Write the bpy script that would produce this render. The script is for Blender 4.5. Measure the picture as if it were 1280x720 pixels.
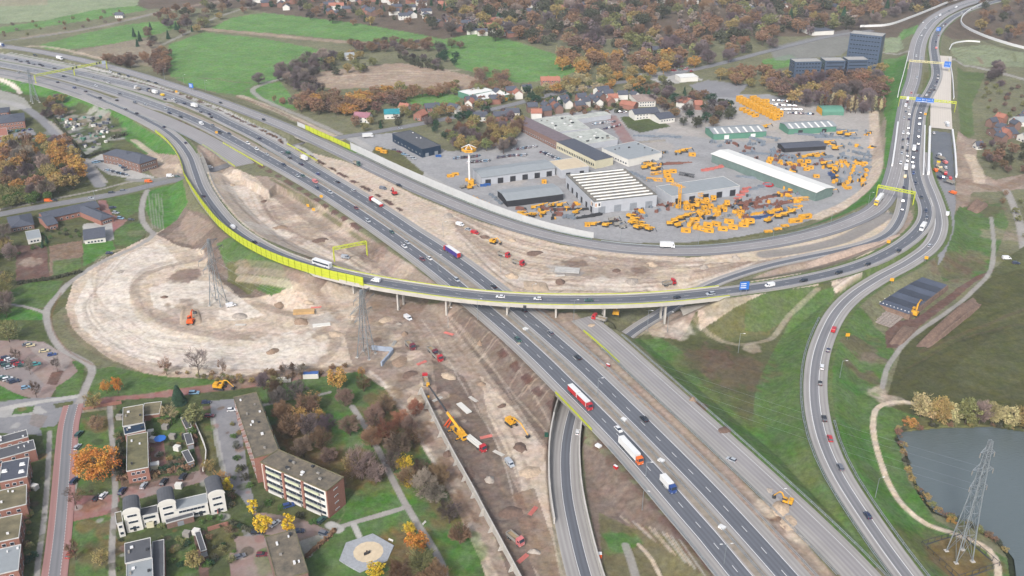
import bpy, math, random
import numpy as np
from mathutils import Vector, Matrix
for _o in list(bpy.data.objects): bpy.data.objects.remove(_o)
SC = bpy.context.scene
COL = SC.collection
RND = random.Random(7)
R = math.radians
# ---------------------------------------------------------------- camera
CAM_H, FPX, PITCH = 230.0,1180.0, R(26.5)
cd = bpy.data.cameras.new('camera'); cd.sensor_width = 36; cd.lens = FPX/1280*36
cd.clip_start = 1; cd.clip_end = 12000
cam = bpy.data.objects.new('camera', cd); COL.objects.link(cam)
cam.location = (0,0, CAM_H); cam.rotation_euler = (math.pi/2-PITCH, 0,0)
SC.camera = cam
# ---------------------------------------------------------------- sky, sun, exposure
w = bpy.data.worlds.new('World'); SC.world = w; w.use_nodes = True
nt = w.node_tree
sky = nt.nodes.new('ShaderNodeTexSky'); sky.sky_type = 'NISHITA'; sky.sun_disc = False
SUN_EL, SUN_AZ = R(38), R(200)
sky.sun_elevation = SUN_EL; sky.sun_rotation = SUN_AZ
sky.dust_density = 4.0; sky.ozone_density = .8; sky.air_density = 1.0
bgn = nt.nodes['Background']; bgn.inputs[1].default_value = 0.1
hs = nt.nodes.new('ShaderNodeHueSaturation'); hs.inputs['Saturation'].default_value = .6
nt.links.new(sky.outputs[0], hs.inputs['Color']); nt.links.new(hs.outputs[0], bgn.inputs[0])
sd = bpy.data.lights.new('sun', 'SUN'); sd.energy = 1.5; sd.angle = R(9); sd.color = (1,.97,.93)
sun = bpy.data.objects.new('sun', sd); COL.objects.link(sun)
sun.rotation_euler = (math.pi/2-SUN_EL, 0, math.pi-SUN_AZ)
SC.view_settings.view_transform = 'Standard'; SC.view_settings.look = 'None'
SC.view_settings.exposure = 1.48; SC.view_settings.gamma = 1
SC.cycles.volume_bounces = 0; SC.cycles.max_bounces = 4; SC.cycles.diffuse_bounces = 2
SC.cycles.glossy_bounces = 2; SC.cycles.volume_step_rate = 10; SC.cycles.volume_max_steps = 32
HAZE = 0.00006
# ---------------------------------------------------------------- maths
BZ = -5.0      # level of the surrounding land; the motorway is at 0
def P(px, py, z=BZ):
 u = (px-640)/FPX; v = (360-py)/FPX
 d = (u, math.cos(PITCH)+v*math.sin(PITCH),-math.sin(PITCH)+v*math.cos(PITCH))
 t = (z-CAM_H)/d[2]
 return Vector((d[0]*t, d[1]*t, z))
def cr(pts, step):
 """Catmull-Rom resample of a list of equal-length tuples."""
 p = [np.array(q, float) for q in pts]
 p = [2*p[0]-p[1]]+p+[2*p[-1]-p[-2]]
 out = []
 for i in range(1, len(p)-2):
  L = np.hypot(*(p[i+1]-p[i])[:2]); n = max(2, int(L/step))
  for k in range(n):
   t = k/n
   out.append(.5*((2*p[i])+(-p[i-1]+p[i+1])*t+(2*p[i-1]-5*p[i]+4*p[i+1]-p[i+2])*t*t+(-p[i-1]+3*p[i]-3*p[i+1]+p[i+2])*t**3))
 out.append(p[-2])
 return np.array(out)
GAIN = 1.75
def C(r, g, b, a=1):
 """albedo from the colour the surface has in daylight"""
 return tuple(((c/255.)**2.2)/GAIN for c in (r, g, b))+(a,)
# ---------------------------------------------------------------- materials
MATS = {}
def M(name, col, rough=.8, var=.18, scale=.4, metal=0, spec=.3, col2=None, stretch=None, bump=0):
 if name in MATS: return MATS[name]
 m = bpy.data.materials.new(name); m.use_nodes = True; t = m.node_tree
 b = t.nodes['Principled BSDF']; b.inputs['Roughness'].default_value = rough
 b.inputs['Metallic'].default_value = metal; b.inputs['Specular IOR Level'].default_value = spec
 if len(col) == 3: col = tuple(col)+(1,)
 tc = t.nodes.new('ShaderNodeTexCoord'); mp = t.nodes.new('ShaderNodeMapping')
 t.links.new(tc.outputs['Object'], mp.inputs[0])
 if stretch: mp.inputs['Scale'].default_value = stretch
 n = t.nodes.new('ShaderNodeTexNoise'); n.inputs['Scale'].default_value = scale; n.inputs['Detail'].default_value = 6
 n.inputs['Roughness'].default_value = .65
 t.links.new(mp.outputs[0], n.inputs[0])
 mr = t.nodes.new('ShaderNodeMapRange'); mr.inputs[1].default_value = .3; mr.inputs[2].default_value = .7
 t.links.new(n.outputs[0], mr.inputs[0])
 mx = t.nodes.new('ShaderNodeMix'); mx.data_type = 'RGBA'
 c2 = col2 or tuple(c*(1+var) for c in col[:3])+(1,)
 c1 = col if col2 else tuple(c*(1-var) for c in col[:3])+(1,)
 mx.inputs[6].default_value = c1; mx.inputs[7].default_value = c2
 t.links.new(mr.outputs[0], mx.inputs[0]); t.links.new(mx.outputs[2], b.inputs['Base Color'])
 if bump:
  bp = t.nodes.new('ShaderNodeBump'); bp.inputs['Strength'].default_value = bump
  t.links.new(n.outputs[0], bp.inputs['Height']); t.links.new(bp.outputs[0], b.inputs['Normal'])
 MATS[name] = m
 return m
def Mobj(name, rough, var, scale, spec=.3, metal=0, sub=0):
 """material whose base colour is the object's own colour, with noise"""
 m = bpy.data.materials.new(name); m.use_nodes = True; t = m.node_tree
 b = t.nodes['Principled BSDF']; b.inputs['Roughness'].default_value = rough
 b.inputs['Specular IOR Level'].default_value = spec; b.inputs['Metallic'].default_value = metal
 oi = t.nodes.new('ShaderNodeObjectInfo'); tc = t.nodes.new('ShaderNodeTexCoord')
 n = t.nodes.new('ShaderNodeTexNoise'); n.inputs['Scale'].default_value = scale; n.inputs['Detail'].default_value = 3
 t.links.new(tc.outputs['Object'], n.inputs[0])
 mr = t.nodes.new('ShaderNodeMapRange'); mr.inputs[1].default_value = .3; mr.inputs[2].default_value = .7
 mr.inputs[3].default_value = 1-var; mr.inputs[4].default_value = 1+var
 t.links.new(n.outputs[0], mr.inputs[0])
 vm = t.nodes.new('ShaderNodeVectorMath'); vm.operation = 'SCALE'
 t.links.new(oi.outputs['Color'], vm.inputs[0]); t.links.new(mr.outputs[0], vm.inputs['Scale'])
 if sub:
  hsv = t.nodes.new('ShaderNodeHueSaturation')
  m2 = t.nodes.new('ShaderNodeMapRange'); m2.inputs[1].default_value = .3; m2.inputs[2].default_value = .7
  m2.inputs[3].default_value = .5-sub; m2.inputs[4].default_value = .5+sub
  n2 = t.nodes.new('ShaderNodeTexNoise'); n2.inputs['Scale'].default_value = .35
  t.links.new(tc.outputs['Object'], n2.inputs[0]); t.links.new(n2.outputs[0], m2.inputs[0])
  t.links.new(m2.outputs[0], hsv.inputs['Hue']); t.links.new(vm.outputs[0], hsv.inputs['Color'])
  t.links.new(hsv.outputs[0], b.inputs['Base Color'])
 else: t.links.new(vm.outputs[0], b.inputs['Base Color'])
 return m
m_leaf = Mobj('foliage', .9,.35,.9,.1,0,.025)
m_twig = Mobj('twigs', .9,.25,.6,.1)
m_paint = Mobj('vehicle_paint', .35,.04,.5,.5)
m_coat = Mobj('painted_steel', .6,.15,.3,.3)
m_roofv = Mobj('roofing', .85,.16,.5,.2)
m_bark = M('bark', C(95,82,74),.95,.3,2)
m_glass = M('window_glass', C(52,62,76),.12,.2,.3,0,.6)
m_tyre = M('tyre_rubber', C(42,42,45),.9)
m_white = M('white_paint', C(228,229,230),.6,.05,.3)
m_line = M('road_marking', C(222,222,224),.7,.1,.6)
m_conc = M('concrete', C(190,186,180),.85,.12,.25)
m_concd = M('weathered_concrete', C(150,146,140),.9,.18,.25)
m_steel = M('galvanised_steel', C(148,156,162),.45,.12,.5,.3)
m_dark = M('dark_steel', C(60,62,66),.6,.2,.6)
m_lime = M('lime_paint', C(188,198,58),.55,.08,.3)
m_yel = M('machine_yellow', C(222,164,48),.55,.22,.5)
m_red = M('machine_red', C(190,42,48),.5,.12,.5)
m_org = M('machine_orange', C(235,96,38),.5,.1,.5)
m_brick = M('red_brick', C(152,108,96),.9,.15,1.5)
m_brickd = M('brown_brick', C(130,104,96),.9,.15,1.5)
m_wwall = M('white_render', C(222,220,214),.8,.06,.3)
m_greyw = M('grey_cladding', C(182,186,194),.6,.08,.2)
m_felt = M('roof_felt', C(98,98,96),.95,.3,.25, col2=C(150,142,130))
m_moss = M('mossy_felt', C(92,92,72),.95,.3,.3, col2=C(128,122,92))
m_slate = M('dark_roof_tiles', C(82,86,98),.8,.15,.8)
m_green = M('green_cladding', C(92,140,122),.6,.08,.3)
m_blue = M('sign_blue', C(44,110,200),.5,.05,.3)
# ---------------------------------------------------------------- mesh building
class MB:
 def __init__(s): s.v = []; s.f = []; s.m = []; s.mats = []
 def mi(s, m):
  if m not in s.mats: s.mats.append(m)
  return s.mats.index(m)
 def add(s, vs, fs, m):
  o = len(s.v); s.v += [tuple(q) for q in vs]; k = s.mi(m)
  for f in fs: s.f.append(tuple(i+o for i in f)); s.m.append(k)
  return s
 def box(s, c, d, m, rz=0, taper=1, top=None):
  x, y, z = c; a, b, h = d[0]/2, d[1]/2, d[2]
  vs = []
  for zz, t in ((z, 1),(z+h, taper)):
   for sx, sy in ((-1,-1),(1,-1),(1,1),(-1,1)):
    vx, vy = sx*a*t, sy*b*t
    vs.append((x+vx*math.cos(rz)-vy*math.sin(rz), y+vx*math.sin(rz)+vy*math.cos(rz), zz))
  s.add(vs, [(0,3,2,1),(0,1,5,4),(1,2,6,5),(2,3,7,6),(3,0,4,7)], m)
  return s.add(vs[4:],[(0,1,2,3)], top or m)
 def prism(s, poly, z0, z1, m, top=None):
  n = len(poly)
  ar = sum(poly[i][0]*poly[(i+1) % n][1]-poly[(i+1) % n][0]*poly[i][1] for i in range(n))
  if ar < 0: poly = poly[::-1]
  vs = [(p[0], p[1], z0) for p in poly]+[(p[0], p[1], z1) for p in poly]
  s.add(vs, [(i, (i+1) % n, n+(i+1) % n, n+i) for i in range(n)]+[tuple(range(n-1,-1,-1))], m)
  return s.add(vs[n:],[tuple(range(n))], top or m)
 def extr(s, prof, x0, x1, m, axis='x'):
  """profile (y,z) list pulled along x"""
  n = len(prof)
  ar = sum(prof[i][0]*prof[(i+1) % n][1]-prof[(i+1) % n][0]*prof[i][1] for i in range(n))
  if ar < 0: prof = prof[::-1]
  if axis == 'x': vs = [(x0, p[0], p[1]) for p in prof]+[(x1, p[0], p[1]) for p in prof]
  else:
   prof = prof[::-1]
   vs = [(p[0], x0, p[1]) for p in prof]+[(p[0], x1, p[1]) for p in prof]
  return s.add(vs, [(i, (i+1) % n, n+(i+1) % n, n+i) for i in range(n)]+[tuple(range(n-1,-1,-1)), tuple(range(n, 2*n))], m)
 def tube(s, a, b, r, m, n=4, r2=None):
  a, b = Vector(a), Vector(b); d = b-a
  if d.length < 1e-6: return s
  d.normalize(); u = d.orthogonal().normalized(); w_ = d.cross(u); r2 = r if r2 is None else r2
  vs = [a+(u*math.cos(t)+w_*math.sin(t))*r for t in [2*math.pi*(i+.5)/n for i in range(n)]]
  vs += [b+(u*math.cos(t)+w_*math.sin(t))*r2 for t in [2*math.pi*(i+.5)/n for i in range(n)]]
  return s.add(vs, [(i, (i+1) % n, n+(i+1) % n, n+i) for i in range(n)]+[tuple(range(n-1,-1,-1)), tuple(range(n, 2*n))], m)
 def cyl(s, c, r, h, m, n=12, axis='z', r2=None):
  c = Vector(c); d = {'z': Vector((0,0, h)), 'y': Vector((0, h, 0)), 'x': Vector((h, 0,0))}[axis]
  return s.tube(c, c+d, r, m, n, r2)
 def mesh(s, name, smooth=False):
  me = bpy.data.meshes.new(name); me.from_pydata(s.v, [], s.f)
  for m in s.mats: me.materials.append(m)
  me.polygons.foreach_set('material_index', s.m)
  if smooth: me.polygons.foreach_set('use_smooth', [True]*len(s.f))
  me.update(); return me
 def build(s, name, parent=None, loc=None, smooth=False, rz=0):
  return link(name, s.mesh(name, smooth), parent, loc, rz)
def link(name, me, parent=None, loc=None, rz=0, color=None):
 o = bpy.data.objects.new(name, me); COL.objects.link(o)
 if parent is not None: o.parent = parent
 if loc is not None: o.location = loc
 if rz: o.rotation_euler = (0,0, rz)
 if color: o.color = color
 return o
def tag(o, label=None, cat=None, group=None, kind=None):
 if label: o['label'] = label
 if cat: o['category'] = cat
 if group: o['group'] = group
 if kind: o['kind'] = kind
 return o
def thing(name, label, cat, loc, rz=0, group=None):
 o = bpy.data.objects.new(name, None); COL.objects.link(o); o.empty_display_size = .5
 o.location = loc; o.rotation_euler = (0,0, rz)
 return tag(o, label, cat, group)
def copy_thing(src, loc, rz=0, label=None, group=None, color=None, scale=None):
 def cp(o, par):
  c = o.copy(); COL.objects.link(c)
  if par is not None: c.parent = par
  for ch in o.children: cp(ch, c)
  return c
 c = cp(src, None); c.location = loc; c.rotation_euler = (0,0, rz)
 if label: c['label'] = label
 if group: c['group'] = group
 elif 'group' in c: del c['group']
 if scale: c.scale = scale if hasattr(scale, '__len__') else (scale,)*3
 if color:
  c.color = color
  for q in c.children_recursive: q.color = color
 return c
ORD = ['first', 'second', 'third', 'fourth', 'fifth', 'sixth', 'seventh', 'eighth', 'ninth', 'tenth', 'eleventh', 'twelfth', 'thirteenth', 'fourteenth', 'fifteenth', 'sixteenth', 'seventeenth', 'eighteenth', 'nineteenth', 'twentieth']
TENS = ['', '', 'twenty', 'thirty', 'forty', 'fifty', 'sixty', 'seventy', 'eighty', 'ninety']
def ordn(i):
 if i < 20: return ORD[i]
 t, u = divmod(i+1,10)
 if u == 0: return TENS[t][:-1]+'ieth'
 return TENS[t]+'-'+ORD[u-1]
# ---------------------------------------------------------------- roads: control points in photo pixels + height
# (points (px,py,z)), half width left, half width right (metres, of paved surface), embankment
ROADS = {}
class Road:
 def __init__(s, pts, hl, hr, step=6, fill=True, cut=False, margin=3.0, slope=2.0, gaps=()):
  W = [P(x, y, z) for x, y, z in pts]
  s.c = cr([tuple(q) for q in W], step)
  s.hl, s.hr, s.fill, s.cut, s.margin, s.slope = hl, hr, fill, cut, margin, slope
  t = np.gradient(s.c[:, :2], axis=0); t /= np.linalg.norm(t, axis=1)[:, None]
  s.t = t; s.n = np.stack([t[:, 1],-t[:, 0]],1)   # n points to the right of travel
  s.gaps = gaps
  s.s = np.concatenate([[0], np.cumsum(np.linalg.norm(np.diff(s.c[:, :2], axis=0), axis=1))])
 def at(s, x, y):
  i = int(np.argmin((s.c[:, 0]-x)**2+(s.c[:, 1]-y)**2)); return i
 def pix(s, px, py):
  z = 0.
  for _ in range(4):
   p = P(px, py, z); i = s.at(p.x, p.y); z = s.c[i, 2]
  return p, math.atan2(s.t[i, 1], s.t[i, 0]), i
 def off(s, o):
  return [(c[0]+n[0]*o, c[1]+n[1]*o, c[2]) for c, n in zip(s.c, s.n)]
def z0(pts, z=0): return [(x, y, z) for x, y in pts]
ROADS['RC'] = Road(z0([(1040,785),(976,712),(927.5,658),(885.5,612.5),(844,570),(803,529),(767.5,494.4),(736,464),(704.5,436),(674.5,410),(640,381),(605,352.5),(577,331),(545,309),(514,289),(480,266),(447,245),(412,224),(375,202),(339,181),(311,166),(280,151),(264,142.5),(232,129),(201,118),(164,107.5),(120,97),(68,85),(34,77.5),(0,71),(-60,61),(-140,49)]),7.5,7.8, fill=True)
ROADS['LC'] = Road(z0([(975,778),(920,713),(885.5,671),(859.4,641.3),(819,595),(781,553),(741,512),(706,477.5),(675,447),(640,415),(600,381),(562,349),(530,324),(490,295),(450,267.5),(410,241.5),(372,219),(345,204),(320,190),(290,173.5),(262,158.5),(230,144),(200,132.5),(160,118.5),(112,104),(60,91),(0,79.5),(-60,69),(-140,57)]),7.8,7.2, fill=True)
ROADS['OL'] = Road(z0([(-140,66),(-60,79),(0,90),(37,97),(72,105.5),(110,117.5),(150,133)]),8,9)
ROADS['MG'] = Road(z0([(140,124),(170,136),(200,148),(230,161.5),(260,176.5),(285,192),(306,206)]),7.5,7.5)
ROADS['R1'] = Road(z0([(-140,34),(-60,46),(0,57),(40,63),(80,70.5),(120,79.5),(160,90),(200,102),(240,115),(280,129),(320,144),(360,160),(400,178),(440,197),(480,216.5),(520,235),(560,252),(600,268),(650,285),(700,298),(760,308.5),(820,313.5),(880,313.5),(940,307.5),(990,299),(1040,286),(1080,270),(1100,256),(1112,237),(1119,215),(1122,200),(1125,180),(1128,160),(1131,140),(1135,120),(1142,98),(1145,76),(1147,58),(1151,42),(1160,28),(1180,14),(1210,2),(1250,-9),(1300,-20)]),6.6,6.6)
ROADS['R2'] = Road([(1150,118,0),(1143,132,0),(1139.5,150,0),(1137,175,0),(1134.5,200,0),(1131.5,230,0),(1129,255,0),(1123,275,0),(1110,292,0),(1085,304,0),(1050,313,0),(1012,320.5,0),(956,333,-.5),(900,351,-2),(865,368,-4),(835,387,-5.5),(800,408,-6.5),(775,427,-6.5),(745,457,-6.5),(725,487,-6.5),(713,520,-6.5),(706,555,-6.5),(705,590,-6.3),(708,625,-6),(717,670,-5.5),(730,720,-5.2),(750,780,-5)],4.2,4.2, cut=True, slope=1.2, margin=3.5)
ROADS['R3'] = Road([(110,117.5,0),(135,128,0),(160,138.5,0),(185,150.5,0),(207,163,.3),(225,178,.8),(238,196,1.2),(245,215,1.5),(253,236,1.9),(268,259,2.5),(290,284,3.3),(320,305,4.2),(355,322,5.2),(400,337,6.2),(450,349,7),(500,358,7.4),(560,366.5,7.6),(620,372.5,7.6),(680,375.5,7.6),(740,376,7.6),(800,374.5,7.5),(860,370,7.2),(920,363,6.6),(980,354.5,5.8),(1040,342,4.6),(1085,328,3.4),(1120,311,2.2),(1143,294,1.2),(1156,277,.4),(1158,260,0),(1151,240,0),(1145,220,0),(1143.5,200,0),(1145.5,180,0),(1147.5,160,0),(1150,142,0),(1156,126,0),(1165,110,0),(1171,94,0),(1169,75,0),(1167,58,0),(1171,42,0),(1183,28,0),(1200,17,0),(1230,6,0),(1280,-6,0),(1340,-18,0)],5.6,5.2)
ROADS['R4'] = Road([(1152,190,0),(1153,205,0),(1158,225,0),(1166,245,0),(1172,265,0),(1173,285,0),(1163,307,0),(1135,328,0),(1098,348,0),(1065,370,0),(1043,394,0),(1028,425,0),(1020,455,0),(1018,490,0),(1022,525,0),(1032,560,0),(1050,598,0),(1078,642,0),(1110,688,0),(1140,728,0),(1180,780,0)],6.2,5.0)
ROADS['CR'] = Road(z0([(728,398),(760,424),(800,460),(850,505),(900,550),(950,596),(1000,643),(1050,692),(1090,735),(1130,780)]),6.5,6.5)
ROADS['NB'] = Road(z0([(1176.5,161),(1176.3,145),(1176,130),(1177,105),(1178,85),(1179,70)]),8.5,8.5)
ROADS['LR'] = Road([(-60,280, BZ),(0,268, BZ),(60,257, BZ),(120,247, BZ),(160,239, BZ),(200,229, BZ),(235,222, BZ),(262,214, BZ),(290,205, BZ),(340,191, BZ),(385,179, BZ),(425,172, BZ),(470,165, BZ),(530,154, BZ),(590,142, BZ),(640,131, BZ),(690,118, BZ),(740,108, BZ),(815,97, BZ),(890,82, BZ),(960,64, BZ),(1035,46, BZ),(1090,38, BZ)],4.2,4.2, fill=False, cut=True, slope=.6, margin=5)
ORDER = ['RC', 'LC', 'OL', 'MG', 'R1', 'R3', 'R4', 'CR', 'NB', 'R2', 'LR']
# the flyover spans, by pixel of start and end on the deck (no fill below)
def span(rd, a, b):
 i = ROADS[rd].pix(*a)[2]; j = ROADS[rd].pix(*b)[2]; return (min(i, j), max(i, j))
FLY = span('R3', (392,335),(905,365))
# ---------------------------------------------------------------- terrain
pyr = np.concatenate([np.linspace(-150,-80,45), np.arange(-78,740,1.15), np.linspace(742,900,80)])
ys = np.array([P(640, p, BZ).y for p in pyr]); NR = len(ys)
NC = 960
tt = np.linspace(-1,1, NC)
half = ys*0.70+25
X = tt[None, :]*half[:, None]; Y = np.repeat(ys[:, None], NC, 1); Z = np.full_like(X, BZ)
def seg_field(path, rmax, lo=0, hi=None):
 """nearest distance, signed side, height along the path; yields full arrays"""
 D = np.full_like(X, 1e9); H = np.zeros_like(X); S = np.zeros_like(X)
 hi = len(path)-1 if hi is None else hi
 for i in range(lo, hi):
  a, b = path[i], path[i+1]
  y0_, y1_ = min(a[1], b[1])-rmax, max(a[1], b[1])+rmax
  r0 = np.searchsorted(-ys, -y1_); r1 = np.searchsorted(-ys, -y0_)
  if r1 <= r0: continue
  x0_, x1_ = min(a[0], b[0])-rmax, max(a[0], b[0])+rmax
  hw = half[r0:r1]
  c0 = int(max(0, np.floor((min((x0_/hw).min(),(x0_/hw).max())+1)/2*(NC-1))))
  c1 = int(min(NC, np.ceil((max((x1_/hw).min(),(x1_/hw).max())+1)/2*(NC-1))+1))
  if c1 <= c0: continue
  xx, yy = X[r0:r1, c0:c1], Y[r0:r1, c0:c1]
  dx, dy = b[0]-a[0], b[1]-a[1]; L2 = dx*dx+dy*dy+1e-9
  t = np.clip(((xx-a[0])*dx+(yy-a[1])*dy)/L2,0,1)
  ex, ey = xx-a[0]-t*dx, yy-a[1]-t*dy
  d = np.hypot(ex, ey); d_ = D[r0:r1, c0:c1]; k = d < d_
  d_[k] = d[k]; H[r0:r1, c0:c1][k] = (a[2]+t*(b[2]-a[2]))[k]
  S[r0:r1, c0:c1][k] = (ex*dy-ey*dx)[k]
 return D, S, H
FIELDS = {}
for nm in ORDER:
 rd = ROADS[nm]
 D, S, H = seg_field(rd.c, 40)
 FIELDS[nm] = (D, S, H)
def hwid(rd, S): return np.where(S > 0, rd.hr, rd.hl)
for nm in ORDER:
 rd = ROADS[nm]
 if not rd.fill: continue
 D, S, H = FIELDS[nm]
 if nm == 'R3':
  D1, S1, H1 = seg_field(rd.c, 40,0, FLY[0]); D2, S2, H2 = seg_field(rd.c, 40, FLY[1])
  k = D2 < D1; D = np.where(k, D2, D1); S = np.where(k, S2, S1); H = np.where(k, H2, H1)
  DB = D
  # abutments: nothing beyond the ends
 z = H-np.maximum(0, D-hwid(rd, S)-rd.margin)/rd.slope
 if nm == 'R2': continue
 ok = D < 39
 Z = np.where(ok, np.maximum(Z, z), Z)
# R2 filled part
D, S, H = FIELDS['R2']
i2 = ROADS['R2'].pix(930,340)[2]
D2, S2, H2 = seg_field(ROADS['R2'].c, 40,0, i2)
Z = np.where(D2 < 39, np.maximum(Z, H2-np.maximum(0, D2-6.5)/2), Z)
def dsm(pts, z=BZ): return [tuple(P(x, y, z)) for x, y in pts]
def inpoly(poly):
 c = np.zeros(X.shape, bool); n = len(poly)
 p = np.array([q[:2] for q in poly])
 r0 = max(0, np.searchsorted(-ys, -p[:, 1].max())-1); r1 = min(NR, np.searchsorted(-ys, -p[:, 1].min())+1)
 xx, yy = X[r0:r1], Y[r0:r1]; cc = c[r0:r1]
 for i in range(n):
  x1, y1 = p[i]; x2, y2 = p[(i+1) % n]
  if y1 == y2: continue
  k = ((y1 > yy) != (y2 > yy)) & (xx < (x2-x1)*(yy-y1)/(y2-y1)+x1)
  cc ^= k
 return c
# level working areas between the carriageways
for pl in ([(350,170),(440,205),(520,245),(600,278),(712,306),(712,372),(640,372),(560,310),(450,238),(360,183)],
  [(20,62),(200,108),(350,168),(360,186),(200,118),(60,84),(0,70)],
  [(700,306),(880,322),(960,312),(1080,285),(1120,250),(1140,210),(1150,150),(1155,240),(1150,285),(1110,300),(1050,318),(900,350),(860,366),(700,372)],
  [(650,380),(728,395),(900,545),(1090,735),(1040,790),(940,690),(780,520)],
  [(1145,110),(1190,110),(1196,260),(1180,320),(1165,300),(1150,230)],
  [(296,200),(318,208),(350,228),(335,240),(300,220)],
  [(200,130),(330,190),(420,240),(500,300),(470,290),(310,215),(180,142)]):
 k = inpoly(dsm(pl, -.3)); Z = np.where(k, np.maximum(Z, -.35), Z)
# cuts
for nm in ('R2', 'LR'):
 rd = ROADS[nm]; D, S, H = FIELDS[nm]
 if nm == 'R2':
  ia = ROADS['R2'].pix(965,330)[2]
  D, S, H = seg_field(rd.c, 60, ia)
  hw = np.where(S > 0,7.5,6.0) # deep trench
  z = H+np.maximum(0, D-6.7)*4.0
  far = Y > P(640,400,0).y
  z = np.where(far, H+np.maximum(0, D-8)/1.6, z)
 else: z = H+np.maximum(0, D-np.where(np.abs(X+285) < 90,13,8))*2.
 if nm == 'R2':
  ja, jb = rd.pix(775,430)[2], rd.pix(738,464)[2]; DD, _, _ = seg_field(rd.c, 30, ja, jb)
  z = np.where((DD < 12) & (np.abs(DD-D) < .01),99, z)
 Z = np.where(D < 39, np.minimum(Z, z), Z)
# lake bed
LAKE = [(1116,546),(1130,539),(1180,534),(1240,533),(1290,540),(1360,600),(1400,700),(1400,850),(1290,850),(1262,720),(1259,697),(1243,676),(1215,660),(1190,651),(1165,640),(1148,618),(1138,595),(1130,567)]
kl = inpoly(dsm(LAKE, -5.3))
Z = np.where(kl, -7.0, Z)
# gentle unevenness away from roads
rs = np.random.RandomState(3)
def bumps(n, lo, hi, amp):
 o = np.zeros_like(X)
 for _ in range(n):
  k = 2*math.pi/rs.uniform(lo, hi); a = rs.uniform(0,2*math.pi)
  o += amp/n**.5*np.sin(k*(X*math.cos(a)+Y*math.sin(a))+rs.uniform(0,6.28))
 return o
nearroad = np.zeros(X.shape)
for nm in ORDER:
 D, S, H = FIELDS[nm]; nearroad = np.maximum(nearroad, np.clip(1-(D-12)/14,0,1))
for _pl in ([(92,506),(86,530),(83,560),(80,600),(77,640),(73,680),(68,720),(60,790)],):
 nearroad = np.maximum(nearroad, np.clip(1-(seg_field([tuple(P(x, y, BZ)) for x, y in _pl],30)[0]-9)/10,0,1))
Z += (1-nearroad)*bumps(10,9,40,.25)*(~kl)
# sink the ground just under every paved surface
for nm in ORDER:
 rd = ROADS[nm]; D, S, H = FIELDS[nm]
 k = (D < hwid(rd, S)+1.0) & (D < 39)
 if nm == 'R3':
  k &= (DB < 12)
 sink = np.where(k, np.minimum(Z, H-.22), Z)
 if nm == 'R3' or nm == 'R2': sink = np.where(k & (np.abs(Z-H) < 3.), sink, Z)
 Z = sink
YARDZ = BZ
def gz(x, y):
 """terrain height at world x,y"""
 r = int(np.clip(np.searchsorted(-ys, -y),1, NR-1)); r = r if abs(ys[r]-y) < abs(ys[r-1]-y) else r-1
 c = int(np.clip(round((x/half[r]+1)/2*(NC-1)),0, NC-1)); return float(Z[r, c])
def G(px, py):
 """point of the terrain seen at a photo pixel (marching from above)"""
 z = 12.
 p = P(px, py, z)
 while z > -9:
  q = P(px, py, z)
  if gz(q.x, q.y) >= z-.01: break
  z -= .25
 q.z = gz(q.x, q.y); return q
# ---------------------------------------------------------------- what the land is covered with
def c3(r, g, b): return np.array(C(r, g, b)[:3])
K = dict(scrub=c3(118,118,92), grass=c3(88,112,66), grassb=c3(80,122,60), field=c3(100,138,78), pale=c3(140,152,120),
  sand=c3(214,203,190), sandb=c3(196,180,162), dirt=c3(158,142,128), dirtd=c3(134,114,98), soil=c3(110,88,80), mud=c3(122,108,98),
  plough=c3(160,142,124), asph=c3(138,138,142), asphd=c3(110,114,122), yard=c3(158,158,160), brick=c3(150,132,126), redb=c3(150,112,106),
  path=c3(160,156,152), olive=c3(92,96,66), oliveb=c3(84,86,58), leaf=c3(124,96,70), garden=c3(84,94,62), town=c3(126,122,112), pave=c3(178,176,172),
  conc=c3(206,196,184), wood=c3(104,92,80), dark=c3(60,66,50), verge=c3(96,112,70), sandy=c3(202,186,164), moss=c3(104,104,70))
CB = np.zeros(X.shape+(3,)); CB[:] = K['scrub']
TX = np.zeros(X.shape)      # roughness of the cover: 0 paved, 1 vegetation, .5 earth
TXK = dict(asph=0, asphd=0, yard=.15, brick=.1, redb=.1, path=.05, pave=.05, conc=.1, sand=.6, sandb=.7, sandy=.5, dirt=.7, dirtd=.8, soil=.8, mud=.8, plough=.6)
TX[:] = 1
n1 = bumps(14,14,70,1.); n2 = bumps(14,3,14,1.)
def poly(pts, kind, z=BZ, alpha=1., wob=0):
 pts = [tuple(P(x, y, z)) for x, y in pts]
 k = inpoly(pts)
 if wob: k &= (n2 > -wob) 
 CB[k] = CB[k]*(1-alpha)+K[kind]*alpha; TX[k] = TX[k]*(1-alpha)+TXK.get(kind, 1)*alpha
def stroke(pts, wid, kind, alpha=1., z=BZ, soft=.15, conf=None):
 path = cr([tuple(P(x, y, z)) for x, y in pts],5)
 D, S, H = seg_field(path, wid/2+soft*wid+1)
 a = np.clip((wid/2+soft*wid/2-D)/(soft*wid+1e-3),0,1)*alpha*(D < 1e8)
 CB[:] = CB*(1-a[..., None])+K[kind]*a[..., None]; TX[:] = TX*(1-a)+TXK.get(kind, 1)*a
def blot(px, py, r, kind, alpha=.6, z=BZ, asp=1.):
 p = P(px, py, z); r0 = np.searchsorted(-ys, -(p.y+2*r*asp)); r1 = np.searchsorted(-ys, -(p.y-2*r*asp))
 if r1 <= r0: return
 d = np.hypot(X[r0:r1]-p.x, (Y[r0:r1]-p.y)/asp)/r+.22*n2[r0:r1]+.15*n1[r0:r1]
 a = np.clip((1.15-d)/.3,0,1)*alpha
 CB[r0:r1] = CB[r0:r1]*(1-a[..., None])+K[kind]*a[..., None]; TX[r0:r1] = TX[r0:r1]*(1-a)+TXK.get(kind, 1)*a
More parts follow.
